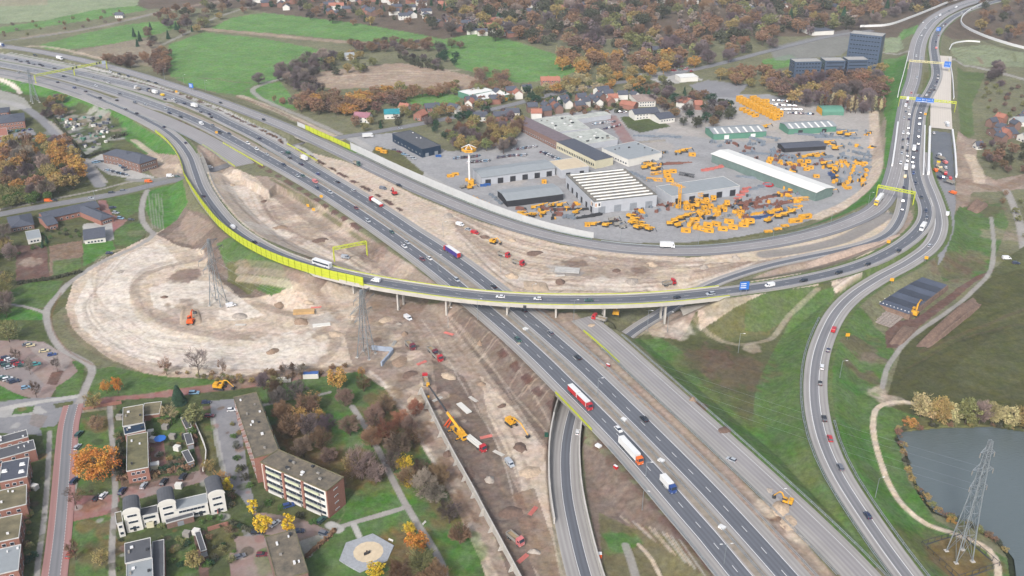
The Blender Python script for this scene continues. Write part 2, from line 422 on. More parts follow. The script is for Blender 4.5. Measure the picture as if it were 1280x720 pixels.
poly([(-900,-150),(2200,-150),(1700,60),(1010,45),(560,52),(300,10),(-900,20)], 'wood')
poly([(-400,-60),(190,-60),(170,12),(100,22),(-400,62)], 'pale')
poly([(-100,-10),(60,-10),(60,6),(-100,12)], 'plough', alpha=.5)
for pl in ([(47,57),(100,43),(150,32),(190,27),(226,26),(222,34),(200,42),(175,48),(140,55),(95,61),(60,62)],
  [(0,34),(60,25),(120,12),(170,7),(186,12),(120,24),(60,33),(0,42)],
  [(212,55),(255,40),(290,44),(330,48),(400,62),(424,68),(385,80),(352,98),(318,106),(296,118),(268,115),(240,108),(214,96),(206,75)],
  [(262,36),(290,22),(330,16),(370,20),(440,28),(520,42),(560,50),(500,53),(430,50),(350,42),(300,40)],
  [(296,118),(320,108),(350,102),(362,116),(372,138),(352,134),(330,126)],
  [(527,53),(560,48),(592,42),(640,50),(690,66),(726,86),(700,98),(650,104),(610,96),(570,84),(560,70)],
  [(494,121),(545,115),(576,120),(572,131),(520,132)],[(-40,66),(28,80),(40,94),(-40,80)],
  [(952,75),(990,68),(1002,80),(970,86),(952,82)],[(1105,74),(1132,73),(1128,100),(1118,150),(1108,165),(1102,120)],
  [(1118,52),(1150,46),(1146,36),(1130,36)]): poly(pl, 'field')
poly([(213,60),(330,60),(330,80),(215,78)], 'field', alpha=.5)
poly([(268,118),(300,100),(335,104),(335,125),(290,120)], 'grassb', alpha=.35)
stroke([(250,36),(320,42),(400,50),(480,56),(530,60)],13, 'plough', .9)
stroke([(206,97),(260,98),(300,103),(322,103)],3, 'scrub', .8)
poly([(100,62),(180,48),(200,52),(206,78),(190,84),(150,76),(90,68)], 'dirt', alpha=.6)
stroke([(30,47),(110,36),(180,20),(260,4),(330,-6)],11, 'dirt', .7)
stroke([(0,52),(60,44),(140,30),(200,15)],5, 'asph', .8)
stroke([(205,55),(240,38),(270,22),(320,6)],5, 'path', .7)
poly([(382,97),(400,90),(440,84),(500,79),(560,88),(604,99),(632,112),(560,112),(505,108),(450,110),(420,112),(400,108),(390,104)], 'plough')
for i in range(9): stroke([(392+i*9,99-i*1.2),(470+i*14,108-i*2.6)],2, 'sandb', .5)
# tracks beside the ring road
stroke([(0,66),(40,58),(80,62),(130,74),(170,82)],6, 'sandb', .7)
stroke([(322,103),(352,99)],3, 'path'); stroke([(352,98),(318,110),(322,120),(345,132),(380,147),(425,168)],5, 'path', .9)
stroke([(300,120),(350,140),(400,163),(425,174)],7, 'sandb', .8)
stroke([(296,121),(340,136),(385,158)],3, 'dirtd', .8)
# allotments, west road corner
poly([(-200,95),(0,92),(60,108),(120,130),(170,160),(200,190),(140,240),(0,260),(-200,280)], 'olive')
poly([(0,92),(40,100),(62,112),(112,122),(160,150),(200,175),(228,200),(224,214),(205,207),(172,182),(110,142),(60,120),(0,110)], 'grassb', z=-3)
poly([(55,138),(100,132),(150,152),(152,165),(128,192),(108,197),(70,155)], 'garden')
for i in range(120):
 x, y = RND.uniform(62,150), RND.uniform(138,192)
 if abs((x-62)-(y-138)*.9-20) > 46: continue
 blot(x, y, RND.uniform(3,7), RND.choice(['pave', 'moss', 'dirt', 'dark', 'asph', 'grass']),.6)
poly([(170,200),(190,190),(240,210),(232,222),(195,222)], 'dirt'); stroke([(167,175),(190,192),(205,208),(225,216)],5, 'sandb', .8)
poly([(0,186),(30,178),(50,190),(20,214),(0,218)], 'scrub')
stroke([(125,232),(105,205),(82,180),(58,155),(36,138),(10,128),(-30,124)],8, 'asph'); stroke([(132,228),(112,203),(88,178),(62,152)],3, 'path')
poly([(-60,118),(0,112),(30,122),(40,135),(0,140),(-60,146)], 'pave', alpha=.7); stroke([(-20,98),(10,106),(22,112),(25,117)],4, 'conc')
poly([(-40,182),(40,160),(48,172),(-40,186)], 'asph')
poly([(110,201),(128,192),(165,212),(195,222),(168,224),(135,218)], 'pave'); poly([(110,201),(118,197),(150,218),(135,218)], 'asph', alpha=.6)
# brown-field: loop, house plots below the west road
poly([(-200,275),(0,270),(120,250),(182,240),(182,300),(120,350),(60,400),(-200,420)], 'olive')
poly([(20,306),(58,308),(62,345),(52,354),(20,352)], 'soil', wob=9); blot(38,328,6, 'dirt', .7)
poly([(62,308),(103,300),(104,320),(62,346)], 'dirtd'); poly([(66,326),(100,322),(103,334),(66,346)], 'grass', alpha=.8)
poly([(104,306),(140,300),(144,312),(104,334)], 'grassb'); poly([(132,248),(175,242),(173,264),(158,272),(140,262)], 'grass')
poly([(140,286),(173,276),(184,290),(165,308),(144,306)], 'grass'); blot(170,292,6, 'scrub', .6)
poly([(184,240),(228,226),(236,262),(205,288),(190,280),(182,262)], 'grassb')
for a in range(5): stroke([(186+a*4,242),(190+a*3.5,286)],.8, 'path', .5)
poly([(122,250),(132,250),(140,268),(160,275),(140,292),(128,278)], 'redb'); poly([(104,280),(140,276),(142,300),(104,305)], 'pave')
stroke([(0,262),(60,250),(120,238),(160,228),(205,222)],3, 'path', .8); stroke([(160,224),(190,226),(225,218)],5, 'asph', .7)
stroke([(100,248),(150,245),(200,234),(235,227)],3, 'verge', .8)
poly([(0,370),(40,352),(80,350),(60,385),(0,388)], 'grass'); poly([(0,385),(60,388),(58,412),(30,420),(0,425)], 'grassb')
stroke([(0,381),(30,383),(55,391)],2, 'path'); stroke([(8,436),(35,425),(58,413)],2.5, 'path')
poly([(44,420),(62,414),(72,434),(50,428)], 'grass')
# the big sand loop
loop = [(82,384),(92,352),(118,330),(160,308),(195,292),(232,270),(262,285),(300,312),(345,330),(400,350),(470,368),(520,378),(500,450),(440,470),(380,474),(300,474),(240,474),(190,470),(140,450),(108,428),(90,410)]
poly(loop, 'sandb')
poly([(92,384),(110,350),(150,322),(200,300),(225,330),(190,340),(170,365),(190,395),(230,412),(300,425),(400,432),(396,455),(320,462),(240,460),(180,452),(130,432),(100,408)], 'sand')
poly([(250,300),(290,312),(330,325),(400,345),(410,360),(360,372),(300,372),(262,340)], 'mud')
poly([(186,360),(215,350),(262,352),(300,372),(330,395),(300,400),(220,398),(192,384)], 'sand')
poly([(268,306),(300,312),(350,330),(396,350),(384,370),(340,374),(290,352)], 'grass'); poly([(284,335),(310,338),(330,362),(310,368),(285,352)], 'moss')
poly([(345,338),(400,344),(420,360),(400,374),(370,376)], 'soil', alpha=.75); blot(232,345,8, 'soil', .7)
for off_, kd, al in ((0, 'dirt', .75),(7, 'sandy', .6),(-6, 'dirt', .4)):
 stroke([(262,322+off_*.3),(215,332+off_),(185,342+off_),(168,362+off_),(180,390+off_),(225,412+off_),(300,423+off_),(370,424+off_),(410,412+off_),(420,395+off_),(385,370+off_),(300,345+off_)],5, kd, al)
for d in range(12):
 o = d*4.2
 stroke([(235-o*.3,285+o*.5),(170-o*.8,315),(118-o*.4+16,350),(104+o*.6,385),(128+o*.6,425-o*.6),(190+o*.2,455-o*.7),(300,466-o*.7),(400,466-o*.6)],1.1, RND.choice(['dirt', 'sandy', 'dirt', 'mud', 'conc']),.3)
poly([(196,294),(232,266),(264,285),(302,312),(262,316),(225,308)], 'mud'); poly([(205,290),(236,264),(270,290),(240,300)], 'dirt', z=-1, alpha=.6)
stroke([(85,395),(100,422),(140,448),(200,468),(290,474)],5, 'dirtd', .35)
stroke([(320,380),(360,392),(392,402),(420,425),(400,452),(360,465)],6, 'dirt', .7); stroke([(400,352),(385,370),(420,395),(440,420)],7, 'dirt', .6)
blot(240,392,16, 'dirt', .6); blot(232,380,7, 'dirtd', .6); blot(400,402,8, 'pave', .5); blot(360,436,18, 'sand', .8)
# sandy area inside the flyover curve
poly([(248,214),(262,212),(300,216),(330,230),(365,252),(400,275),(450,310),(510,345),(560,365),(500,358),(440,348),(380,330),(330,310),(290,284),(262,250)], 'sandb', z=-2.5)
for a in range(8):
 stroke([(270+a*9,222+a*3),(285+a*10,250+a*4),(320+a*14,285+a*3),(370+a*16,318+a*3)],2.2, RND.choice(['dirt', 'mud', 'sand', 'sandy']),.55, z=-2.5)
blot(345,262,13, 'soil', .35,-2.5); blot(372,285,16, 'dirtd', .45,-2.5); blot(300,235,12, 'sand', .6,-2.5); blot(330,290,14, 'sand', .6,-2.5)
poly([(318,220),(345,224),(400,256),(450,290),(500,324),(560,366),(520,362),(440,310),(380,268),(330,234)], 'dirt', z=-1)
stroke([(340,226),(400,262),(460,304)],3, 'moss', .7, z=-1.5)
for b in ((430,285,9, 'sandb'),(470,312,9, 'soil'),(500,338,8, 'sandb'),(395,262,7, 'sandy')): blot(b[0], b[1], b[2], b[3],.5,-1.5)
# main building site
site = [(455,372),(560,385),(600,392),(640,430),(696,500),(688,560),(688,640),(700,720),(715,800),(640,800),(600,680),(560,600),(520,530),(480,480),(440,455),(430,420)]
poly(site, 'dirt'); poly([(600,385),(640,430),(700,500),(690,560),(660,520),(600,450),(560,395)], 'mud', z=-2.5)
poly([(600,470),(640,510),(680,560),(688,660),(660,640),(640,580),(610,520)], 'sandb')
poly([(540,450),(580,470),(640,600),(690,700),(700,760),(650,760),(600,620),(550,520)], 'mud')
for a in range(14):
 x = 505+a*11
 stroke([(x, 395+a*2),(x+25+a, 440),(x+52+a*2,490),(x+92+a*2,560),(x+120,640)], RND.uniform(.8,2.4), RND.choice(['sandb', 'dirtd', 'mud', 'sand', 'soil']),.32)
for a in range(34):
 t = RND.random(); blot(455+t*100+RND.uniform(-12,30),390+t*140, RND.uniform(1.5,5), RND.choice(['sandb', 'soil', 'dirtd', 'sandy', 'mud']),.6)
for a in range(34): # digger marks down the banks of the motorway
 t = a/34; x, y = 562+t*132,398+t*100
 stroke([(x+12, y-8),(x-10-RND.uniform(0,16), y+9+RND.uniform(0,10))], RND.uniform(.7,1.6), RND.choice(['dirt', 'dirtd', 'sandb', 'mud']),.3, z=-2.5)
stroke([(560,395),(600,440),(650,500),(690,545)],1.2, 'sandb', .4, z=-4)
stroke([(410,462),(460,468),(500,510),(540,580),(580,650),(610,720),(640,790)],6, 'sandb', .8); stroke([(420,455),(470,470),(520,540),(560,610)],1.6, 'sand', .7)
poly([(440,350),(500,362),(540,372),(520,400),(470,392)], 'dirtd', alpha=.6)
# east of the motorway
poly([(345,178),(450,207),(520,245),(600,277),(700,306),(860,322),(960,313),(1090,285),(1110,262),(1120,285),(1060,316),(960,335),(900,350),(860,364),(690,372),(640,372),(590,333),(500,275),(400,205)], 'sandb', z=0)
for a in range(16):
 o = a*4.
 stroke([(560+a, 262+o*.6),(640,296+o),(720,315+o*.8),(820,326+o*.6),(900,325+o*.3),(1000,310)], RND.uniform(1,3.2), RND.choice(['dirt', 'dirtd', 'sand', 'sandy', 'mud']),.5, z=0)
poly([(690,330),(730,318),(800,322),(850,330),(800,345),(740,350)], 'dirt', alpha=.7, z=0)
for b in ((700,336,8, 'pave'),(712,340,7, 'asph'),(720,330,8, 'soil'),(800,337,6, 'soil'),(815,330,5, 'dirtd'),(655,348,9, 'sand'),(760,355,12, 'sand'),(840,345,14, 'sandy'),(960,322,14, 'dirt'),(1000,334,20, 'mud')): blot(b[0], b[1], b[2], b[3],.6,0,.7)
poly([(1010,322),(1090,300),(1125,280),(1138,262),(1146,285),(1120,305),(1060,330),(960,352),(940,345)], 'dirt', z=0)
poly([(900,314),(1040,292),(1100,266),(1118,268),(1095,295),(1020,316),(940,326),(880,328)], 'sandy', z=0)
stroke([(955,318),(1010,310),(1060,296),(1110,268)],9, 'asphd', .7, z=0)
poly([(1080,322),(1142,300),(1160,280),(1165,300),(1120,332),(1080,352),(1040,372),(1020,372),(1040,350)], 'sandb', z=0)
for a in range(10): stroke([(1035+a*3,372-a*3),(1080+a*2,345-a*2.5),(1125+a, 322-a*2),(1155,300-a)],1.4, RND.choice(['sand', 'dirt', 'mud', 'conc']),.6, z=0)
poly([(-40,56),(120,84),(200,107),(280,136),(350,168),(390,190),(400,200),(330,170),(270,143),(200,113),(120,91),(-40,62)], 'pave', z=0)
stroke([(0,64),(120,88),(200,111),(270,138)],2.5, 'verge', .8, z=0)
stroke([(90,92),(160,113),(230,140),(300,170)],5, 'moss', .5, z=0)
poly([(248,190),(266,186),(302,212),(290,222),(262,216),(250,222)], 'dirt')
# verge dots beside the motorway
for rd_, o_, n_, a_, b_ in (('RC', 11.8,46,.30,.70),('LC', -11.5,26,.30,.56),('LC', -13.5,14,.02,.17)):
 rd = ROADS[rd_]
 for i in range(n_):
  k = int((a_+(b_-a_)*i/n_)*len(rd.c)); q = rd.c[k]; nn = rd.n[k]
  x, y = q[0]+nn[0]*(o_+RND.uniform(-.6,.6))*(-1 if rd_ == 'RC' and 0 else 1), q[1]+nn[1]*o_
  r0 = np.searchsorted(-ys, -(y+4)); r1 = np.searchsorted(-ys, -(y-4))
  s_ = (X[r0:r1]-x)*rd.t[k, 0]+(Y[r0:r1]-y)*rd.t[k, 1]; u_ = (X[r0:r1]-x)*nn[0]+(Y[r0:r1]-y)*nn[1]
  m_ = (abs(s_) < 3.4) & (abs(u_) < 1.9+.3*n2[r0:r1])
  CB[r0:r1][m_] = K['soil']*.85
# yard
yard = [(430,172),(470,168),(500,165),(560,190),(600,185),(640,178),(652,150),(700,142),(760,136),(800,140),(870,130),(905,118),(960,118),(1000,126),(1090,134),(1098,160),(1094,215),(1085,235),(1050,260),(1000,280),(930,296),(860,303),(790,304),(735,300),(680,288),(600,262),(540,232),(480,202)]
poly(yard, 'yard', z=BZ)
poly([(860,130),(1000,126),(1095,140),(1095,215),(1060,200),(980,180),(900,175),(820,165)], 'sandy', alpha=.25)
for i in range(60):
 x, y = RND.uniform(560,1080), RND.uniform(150,290)
 blot(x, y, RND.uniform(4,14), RND.choice(['asph', 'pave', 'dirt', 'sandy', 'asph']),.22)
poly([(480,205),(540,180),(560,190),(600,200),(560,222),(520,222)], 'yard'); stroke([(440,172),(480,196),(520,215),(560,235)],7, 'pave', .7)
poly([(470,182),(500,190),(530,216),(525,224),(500,208),(465,190)], 'moss')
poly([(775,147),(812,140),(838,158),(800,166),(785,160)], 'garden'); poly([(650,150),(760,143),(792,166),(800,182),(720,188),(680,172)], 'asph', alpha=.45)
poly([(757,145),(770,145),(800,185),(780,182)], 'redb', alpha=.7)
stroke([(815,118),(825,132),(845,152),(880,163),(925,165)],6, 'path')
poly([(862,106),(885,100),(935,106),(920,122),(880,122)], 'asph'); poly([(795,92),(850,88),(880,100),(830,106)], 'pave')
poly([(960,60),(1060,36),(1075,50),(1050,70),(970,76)], 'asph', alpha=.6)
# green bank between yard and ring road, and beyond the noise wall
poly([(736,301),(800,307),(860,306),(930,298),(1000,283),(1052,262),(1088,238),(1100,215),(1112,214),(1108,240),(1092,254),(1060,268),(1000,287),(940,297),(880,305),(820,306),(760,303)], 'grassb', z=-2)
poly([(860,305),(930,294),(1010,278),(1060,250),(1088,225),(1080,248),(1040,268),(960,292),(880,304)], 'moss', z=-4.5, alpha=.8)
stroke([(1092,140),(1094,180),(1096,205),(1088,232),(1060,254),(1020,272)],8, 'sandb'); stroke([(1118,140),(1104,180),(1100,200)],12, 'dirt', .6)
poly([(1104,76),(1136,74),(1132,100),(1122,150),(1116,216),(1104,212),(1108,150),(1100,120)], 'grassb', z=-2)
stroke([(430,186),(480,205),(540,233),(600,259),(680,285),(736,300)],3.5, 'grassb', .9, z=-1)
# east side
poly([(1196,88),(1232,92),(1215,130),(1218,170),(1200,172),(1196,130)], 'verge'); poly([(1232,92),(1280,100),(1280,160),(1225,150)], 'scrub')
poly([(1188,60),(1230,56),(1280,66),(1280,84),(1240,84),(1196,80)], 'pale', alpha=.7)
for a in range(3): stroke([(1192,64+a*4),(1220,58+a*4),(1262,64+a*4),(1270,74+a*2)],2.4, 'moss', .5)
stroke([(1190,80),(1230,86),(1290,102)],7, 'path'); stroke([(1080,66),(1105,66),(1134,70)],6, 'path'); stroke([(1222,71),(1228,80)],4, 'dirtd', .8)
poly([(1105,48),(1125,46),(1130,64),(1106,66)], 'pale'); poly([(1195,25),(1240,8),(1285,20),(1285,60),(1240,50),(1200,42)], 'wood')
poly([(1196,170),(1220,175),(1222,215),(1245,225),(1290,215),(1290,235),(1240,240),(1215,240),(1205,275),(1192,300)], 'dirt')
stroke([(1200,226),(1225,232),(1250,236),(1290,220)],10, 'dirtd', .7); stroke([(1258,238),(1272,270),(1280,310),(1283,340)],5, 'path')
stroke([(1212,195),(1222,215),(1224,228)],8, 'sandy', .8)
poly([(1200,256),(1250,250),(1262,275),(1240,330),(1215,345),(1165,325),(1185,290)], 'grass', z=-3)
poly([(1205,262),(1235,250),(1248,290),(1238,340),(1180,352),(1160,325)], 'grass')
for b in ((1232,262,12, 'soil'),(1215,250,10, 'dirtd'),(1250,292,10, 'dirt'),(1205,330,12, 'soil'),(1190,340,12, 'soil'),(1220,320,9, 'dirtd'),(1255,320,8, 'moss')): blot(b[0], b[1], b[2], b[3],.5)
poly([(1236,340),(1290,300),(1290,360),(1240,350)], 'olive')
# fields to the right, banks of the ramp, lake surroundings
poly([(1110,492),(1126,440),(1152,412),(1200,380),(1240,345),(1300,330),(1500,330),(1500,560),(1290,548),(1180,534),(1130,520),(1108,508)], 'oliveb')
poly([(1180,470),(1240,420),(1300,390),(1300,470),(1230,490)], 'olive', alpha=.6)
for a in range(22): stroke([(1120+a*3,480-a*4),(1180+a*5,440-a*3.4),(1290,420-a*3.4+RND.uniform(-5,5))], RND.uniform(1,3), RND.choice(['olive', 'moss', 'oliveb', 'soil', 'dark']),.3)
poly([(1030,400),(1060,385),(1084,395),(1108,416),(1122,440),(1104,480),(1100,510),(1095,560),(1120,620),(1170,665),(1220,690),(1260,720),(1300,850),(1150,800),(1080,650),(1040,560),(1034,480)], 'grass', z=-3)
poly([(1100,505),(1180,530),(1120,545),(1135,600),(1170,650),(1262,700),(1290,850),(1180,850),(1090,620),(1080,530)], 'grass')
poly([(1128,520),(1200,525),(1290,540),(1290,560),(1130,548)], 'moss')
for b in ((1080,440,9, 'soil'),(1092,448,6, 'mud'),(1075,470,8, 'soil'),(1096,490,5, 'sandb'),(1092,425,4, 'moss'),(1110,500,5, 'sandb'),(1160,690,16, 'moss'),(1200,700,12, 'leaf'),(1060,480,10, 'grassb'),(1070,560,14, 'grassb'),(1110,640,16, 'grassb')): blot(b[0], b[1], b[2], b[3],.6)
poly([(1106,416),(1120,402),(1145,398),(1195,362),(1220,345),(1242,338),(1220,352),(1180,385),(1150,408),(1126,436),(1108,436)], 'soil')
stroke([(1103,484),(1110,458),(1130,430),(1150,413),(1190,386),(1218,362),(1238,338),(1242,305),(1239,272)],2.4, 'path', .9)
stroke([(1145,504),(1120,503),(1104,506),(1094,514),(1091,535),(1098,568),(1110,602),(1130,634),(1160,655),(1195,668),(1225,680),(1243,697),(1248,725),(1240,770)],2.4, 'sandy')
# centre dip
poly([(785,418),(830,396),(880,392),(960,372),(1010,365),(1036,372),(1042,395),(1016,440),(1005,500),(1020,560),(1050,630),(1090,700),(1060,690),(980,600),(900,525),(830,460)], 'olive')
poly([(1040,372),(1046,392),(1022,430),(1012,480),(1016,530),(1030,590),(1060,640),(1090,700),(1040,670),(980,600),(940,540),(944,480),(975,420),(1000,385)], 'grass', z=-3)
poly([(790,420),(826,416),(850,430),(900,480),(960,550),(1040,640),(1100,715),(1080,715),(1000,636),(900,538),(830,464)], 'grass', z=-2)
poly([(862,395),(930,388),(990,372),(1022,374),(990,400),(960,420),(900,425),(868,412)], 'moss'); poly([(930,382),(985,372),(1022,375),(995,400),(958,418),(930,420)], 'grass', alpha=.7)
poly([(850,425),(900,430),(950,425),(950,470),(935,530),(900,500),(860,460)], 'oliveb', alpha=.65)
poly([(800,400),(850,388),(870,400),(850,425),(815,420)], 'dirt'); stroke([(862,402),(885,420),(920,430),(960,425),(985,404),(1020,380)],2.5, 'sandb', .35)
poly([(870,385),(940,362),(1000,350),(1040,345),(1020,366),(960,376),(900,398),(876,404)], 'sandb', z=1)
for b in ((810,410,9, 'sandy'),(850,415,7, 'sand'),(940,436,6, 'sandb'),(920,460,16, 'soil'),(880,450,12, 'soil'),(905,400,10, 'moss')): blot(b[0], b[1], b[2], b[3],.45)
for a in range(30):
 t = RND.random(); blot(800+t*260+RND.uniform(-6,30),425+t*235, RND.uniform(4,11), RND.choice(['grassb', 'olive', 'moss', 'grass', 'verge']),.35)
# between motorway and lower road
poly([(728,555),(760,580),(900,730),(950,800),(760,800),(750,700),(735,620)], 'mud', z=-3); poly([(748,640),(850,690),(900,760),(760,800)], 'moss', alpha=.7)
for a in range(11):
 x, y = 745+a*17,560+a*19
 blot(x+8, y-2,4.2, 'soil', .75,-1.5)
for a in range(26): stroke([(770+a*5.2,640+a*3),(790+a*6,655+a*5)],.6, RND.choice(['sandb', 'soil', 'moss', 'pave']),.5, z=-4)
blot(776,675,6, 'grassb', .8,-4); stroke([(782,682),(790,705),(800,740)],3, 'path', .8); stroke([(798,680),(815,700),(830,730)],1.5, 'sandy', .8)
poly([(690,560),(662,700),(700,790),(720,790),(705,690),(690,600)], 'sandb', alpha=.5)
poly([(640,618),(668,610),(692,680),(700,720),(690,740),(660,700)], 'dirtd', alpha=.8)
stroke([(735,470),(760,490),(800,530)],3, 'pave', .8, z=0)
# strip between the carriageways and the pale track to the right
poly([(650,382),(728,398),(700,385)], 'dirt', z=0)
poly([(640,375),(720,392),(800,458),(900,550),(1000,648),(1090,735),(1060,770),(980,700),(880,600),(780,505),(700,430)], 'dirt', z=0)
stroke([(745,425),(800,475),(900,568),(1000,665),(1060,730)],4, 'verge', .5, z=0); stroke([(770,440),(850,520),(950,612),(1040,705)],2.4, 'sandb', .8, z=0)
for b in ((738,408,6, 'dirtd'),(748,418,5, 'sandb'),(870,505,4.5, 'soil'),(865,498,3, 'mud'),(905,538,3, 'soil'),(965,615,4, 'soil'),(978,640,6, 'soil'),(990,655,5, 'dirtd'),(960,632,5, 'sandb'),(1000,668,5, 'sandb'),(960,600,4, 'dirtd')): blot(b[0], b[1], b[2], b[3],.8,0)
poly([(1164,163),(1189,166),(1194,224),(1162,222)], 'asphd', z=0); poly([(1162,222),(1194,224),(1195,252),(1170,250)], 'asph', z=0)
poly([(1155,90),(1162,90),(1163,104),(1156,120),(1153,112)], 'moss', z=0)
poly([(1182,250),(1195,250),(1192,290),(1180,320),(1172,330),(1176,290)], 'asph', z=0)
# ---------------------------------------------------------------- the town at bottom left
poly([(-300,400),(60,400),(80,450),(120,470),(300,478),(340,490),(400,580),(430,640),(400,680),(380,850),(-300,850)], 'garden')
poly([(116,462),(140,458),(200,470),(290,476),(250,488),(180,492),(104,500)], 'grass')
poly([(-100,432),(20,424),(55,428),(78,440),(100,456),(101,464),(88,474),(72,482),(60,502),(44,500),(-100,455)], 'brick')
poly([(-10,450),(30,452),(55,480),(50,492),(0,470)], 'asph', alpha=.5); poly([(30,425),(60,430),(90,450),(80,465),(40,440)], 'pave', alpha=.35)
poly([(58,480),(64,466),(80,464),(76,472),(70,482)], 'soil'); poly([(70,484),(88,472),(100,462),(106,452),(104,470),(98,494),(70,497)], 'grass')
poly([(-100,470),(0,482),(44,503),(-100,512)], 'grassb'); poly([(-20,505),(40,498),(110,494),(104,516),(80,518),(60,545),(-20,540)], 'asph'); poly([(-20,512),(50,508),(60,516),(-20,524)], 'pave', alpha=.7); poly([(40,516),(60,520),(52,536),(36,530)], 'dirtd', alpha=.4)
poly([(90,452),(98,452),(104,446),(106,460),(100,470),(96,462)], 'grass')
stroke([(0,512),(40,504),(100,495)],3, 'pave'); poly([(18,510),(44,507),(40,515),(14,518)], 'grass'); poly([(66,505),(92,501),(90,508),(70,510)], 'olive')
stroke([(130,502),(180,497),(230,490),(290,482),(340,478),(400,474)],6.5, 'redb', .9); stroke([(100,514),(140,509),(200,500)],3, 'dirt', .6)
stroke([(296,480),(340,470),(400,466),(450,462)],9, 'dirtd', .8)
poly([(50,535),(72,532),(68,562),(56,562)], 'grass'); 
for q in ([(64,568),(70,566),(69,576),(63,576)],[(63,582),(68,581),(66,604),(61,604)],[(59,616),(66,616),(62,640),(57,641)],[(56,652),(62,652),(59,678),(53,678)],[(52,690),(58,690),(53,722),(48,722)]): poly(q, 'moss')
poly([(97,523),(136,520),(142,616),(98,618)], 'grass'); poly([(100,600),(142,600),(143,618),(98,618)], 'grass'); poly([(88,652),(138,640),(140,730),(90,730)], 'grass')
for b in ((130,690,8, 'leaf'),(133,660,5, 'leaf'),(110,655,5, 'leaf'),(118,700,6, 'moss'),(122,612,8, 'moss'),(128,530,6, 'leaf'),(115,528,5, 'leaf')): blot(b[0], b[1], b[2], b[3],.6)
poly([(92,620),(145,618),(150,625),(140,642),(90,652)], 'redb'); blot(118,632,5, 'leaf', .5)
stroke([(137,508),(141,560),(144,620),(140,680),(141,740)],2.2, 'path'); stroke([(62,540),(60,590),(55,650),(48,700),(45,740)],2, 'path'); stroke([(94,552),(93,600),(91,616)],2.2, 'pave'); stroke([(92,680),(90,700),(88,740)],2.4, 'moss')
poly([(158,610),(260,585),(268,598),(170,625),(150,622)], 'brick'); poly([(150,600),(245,590),(240,600),(152,616)], 'soil', alpha=.7)
poly([(262,500),(296,498),(300,530),(312,600),(320,640),(330,672),(360,690),(320,700),(300,660),(284,600),(268,540)], 'asph'); poly([(262,520),(268,520),(285,600),(278,606)], 'pave', alpha=.6)
poly([(285,640),(330,640),(380,650),(410,662),(384,695),(368,690),(350,672),(330,668)], 'brick'); poly([(368,680),(408,664),(416,662),(390,696),(380,696)], 'pave')
poly([(285,672),(330,670),(338,700),(350,740),(290,740)], 'brick'); poly([(272,606),(300,620),(330,660),(300,664),(280,650)], 'garden')
poly([(252,530),(262,530),(276,588),(268,600),(246,585)], 'moss'); stroke([(240,530),(246,560),(254,592)],1.8, 'soil')
poly([(145,500),(240,494),(244,520),(145,528)], 'garden')
poly([(190,515),(226,510),(232,545),(194,555)], 'grass', alpha=.8); poly([(196,560),(232,553),(240,592),(200,596)], 'garden'); poly([(186,548),(204,545),(208,580),(190,588)], 'redb')
poly([(255,664),(290,655),(296,690),(262,700)], 'moss'); poly([(206,668),(252,658),(258,690),(240,730),(212,730)], 'grass', alpha=.7)
poly([(240,660),(258,664),(262,720),(270,740),(250,720)], 'soil')
for i in range(150):
 x, y = RND.uniform(0,330), RND.uniform(500,720)
 if not (60 < x < 95): blot(x, y, RND.uniform(.7,2.6), RND.choice(['soil', 'grass', 'dark', 'pave', 'moss', 'garden', 'redb', 'leaf']),.55)
# park
park = [(322,484),(380,474),(450,465),(480,485),(520,545),(560,615),(600,700),(612,740),(600,800),(388,800),(385,700),(420,662),(432,640),(432,600),(400,582),(350,560),(335,520)]
poly(park, 'grass')
for i in range(60):
 x, y = RND.uniform(335,600), RND.uniform(480,720)
 if x > 455+(y-470)*.6: continue
 blot(x, y, RND.uniform(3,9), RND.choice(['leaf', 'moss', 'grassb', 'grass', 'olive']),.35)
for b in ((370,540,12, 'leaf'),(395,560,12, 'leaf'),(430,580,12, 'leaf'),(470,520,10, 'leaf'),(500,545,14, 'leaf'),(480,500,9, 'leaf'),(450,600,11, 'leaf'),(530,600,12, 'leaf'),(565,640,10, 'leaf'),(510,690,12, 'leaf'),(530,720,12, 'leaf'),(420,535,12, 'grassb'),(490,620,12, 'grassb'),(435,630,8, 'grassb'),(570,690,12, 'grassb')): blot(b[0], b[1], b[2], b[3],.55)
stroke([(440,508),(456,533),(472,560),(490,598),(508,632),(522,655),(538,680),(552,705),(560,740)],2.6, 'path'); stroke([(418,661),(445,653),(480,643),(510,633)],2.4, 'path'); stroke([(442,656),(449,671)],2.2, 'pave'); stroke([(413,656),(424,662)],4, 'pave')
stroke([(322,508),(350,502)],2, 'path'); stroke([(390,496),(412,490)],2, 'path')
# ring cycle path on the left, the red brick street
stroke([(184,238),(179,250),(177,266),(179,278),(187,288),(192,293),(182,302),(160,313),(130,326),(105,340),(85,356),(68,374),(58,390),(60,405),(68,425),(80,438),(98,448),(112,456),(115,466),(109,480),(101,500),(92,514)],3.6, 'path')
stroke([(76,366),(64,396),(70,420),(90,442),(116,456)],1.2, 'leaf', .5)
# sunken edges colour of pavements: verge tint along every paved road
for nm in ('R4', 'R3'):
 D, S, H = FIELDS[nm]; rd = ROADS[nm]
 k = (D < hwid(rd, S)+1.6) & (np.abs(Z-H) < 1.2); CB[k] = K['verge']
k = kl; CB[k] = K['dark']
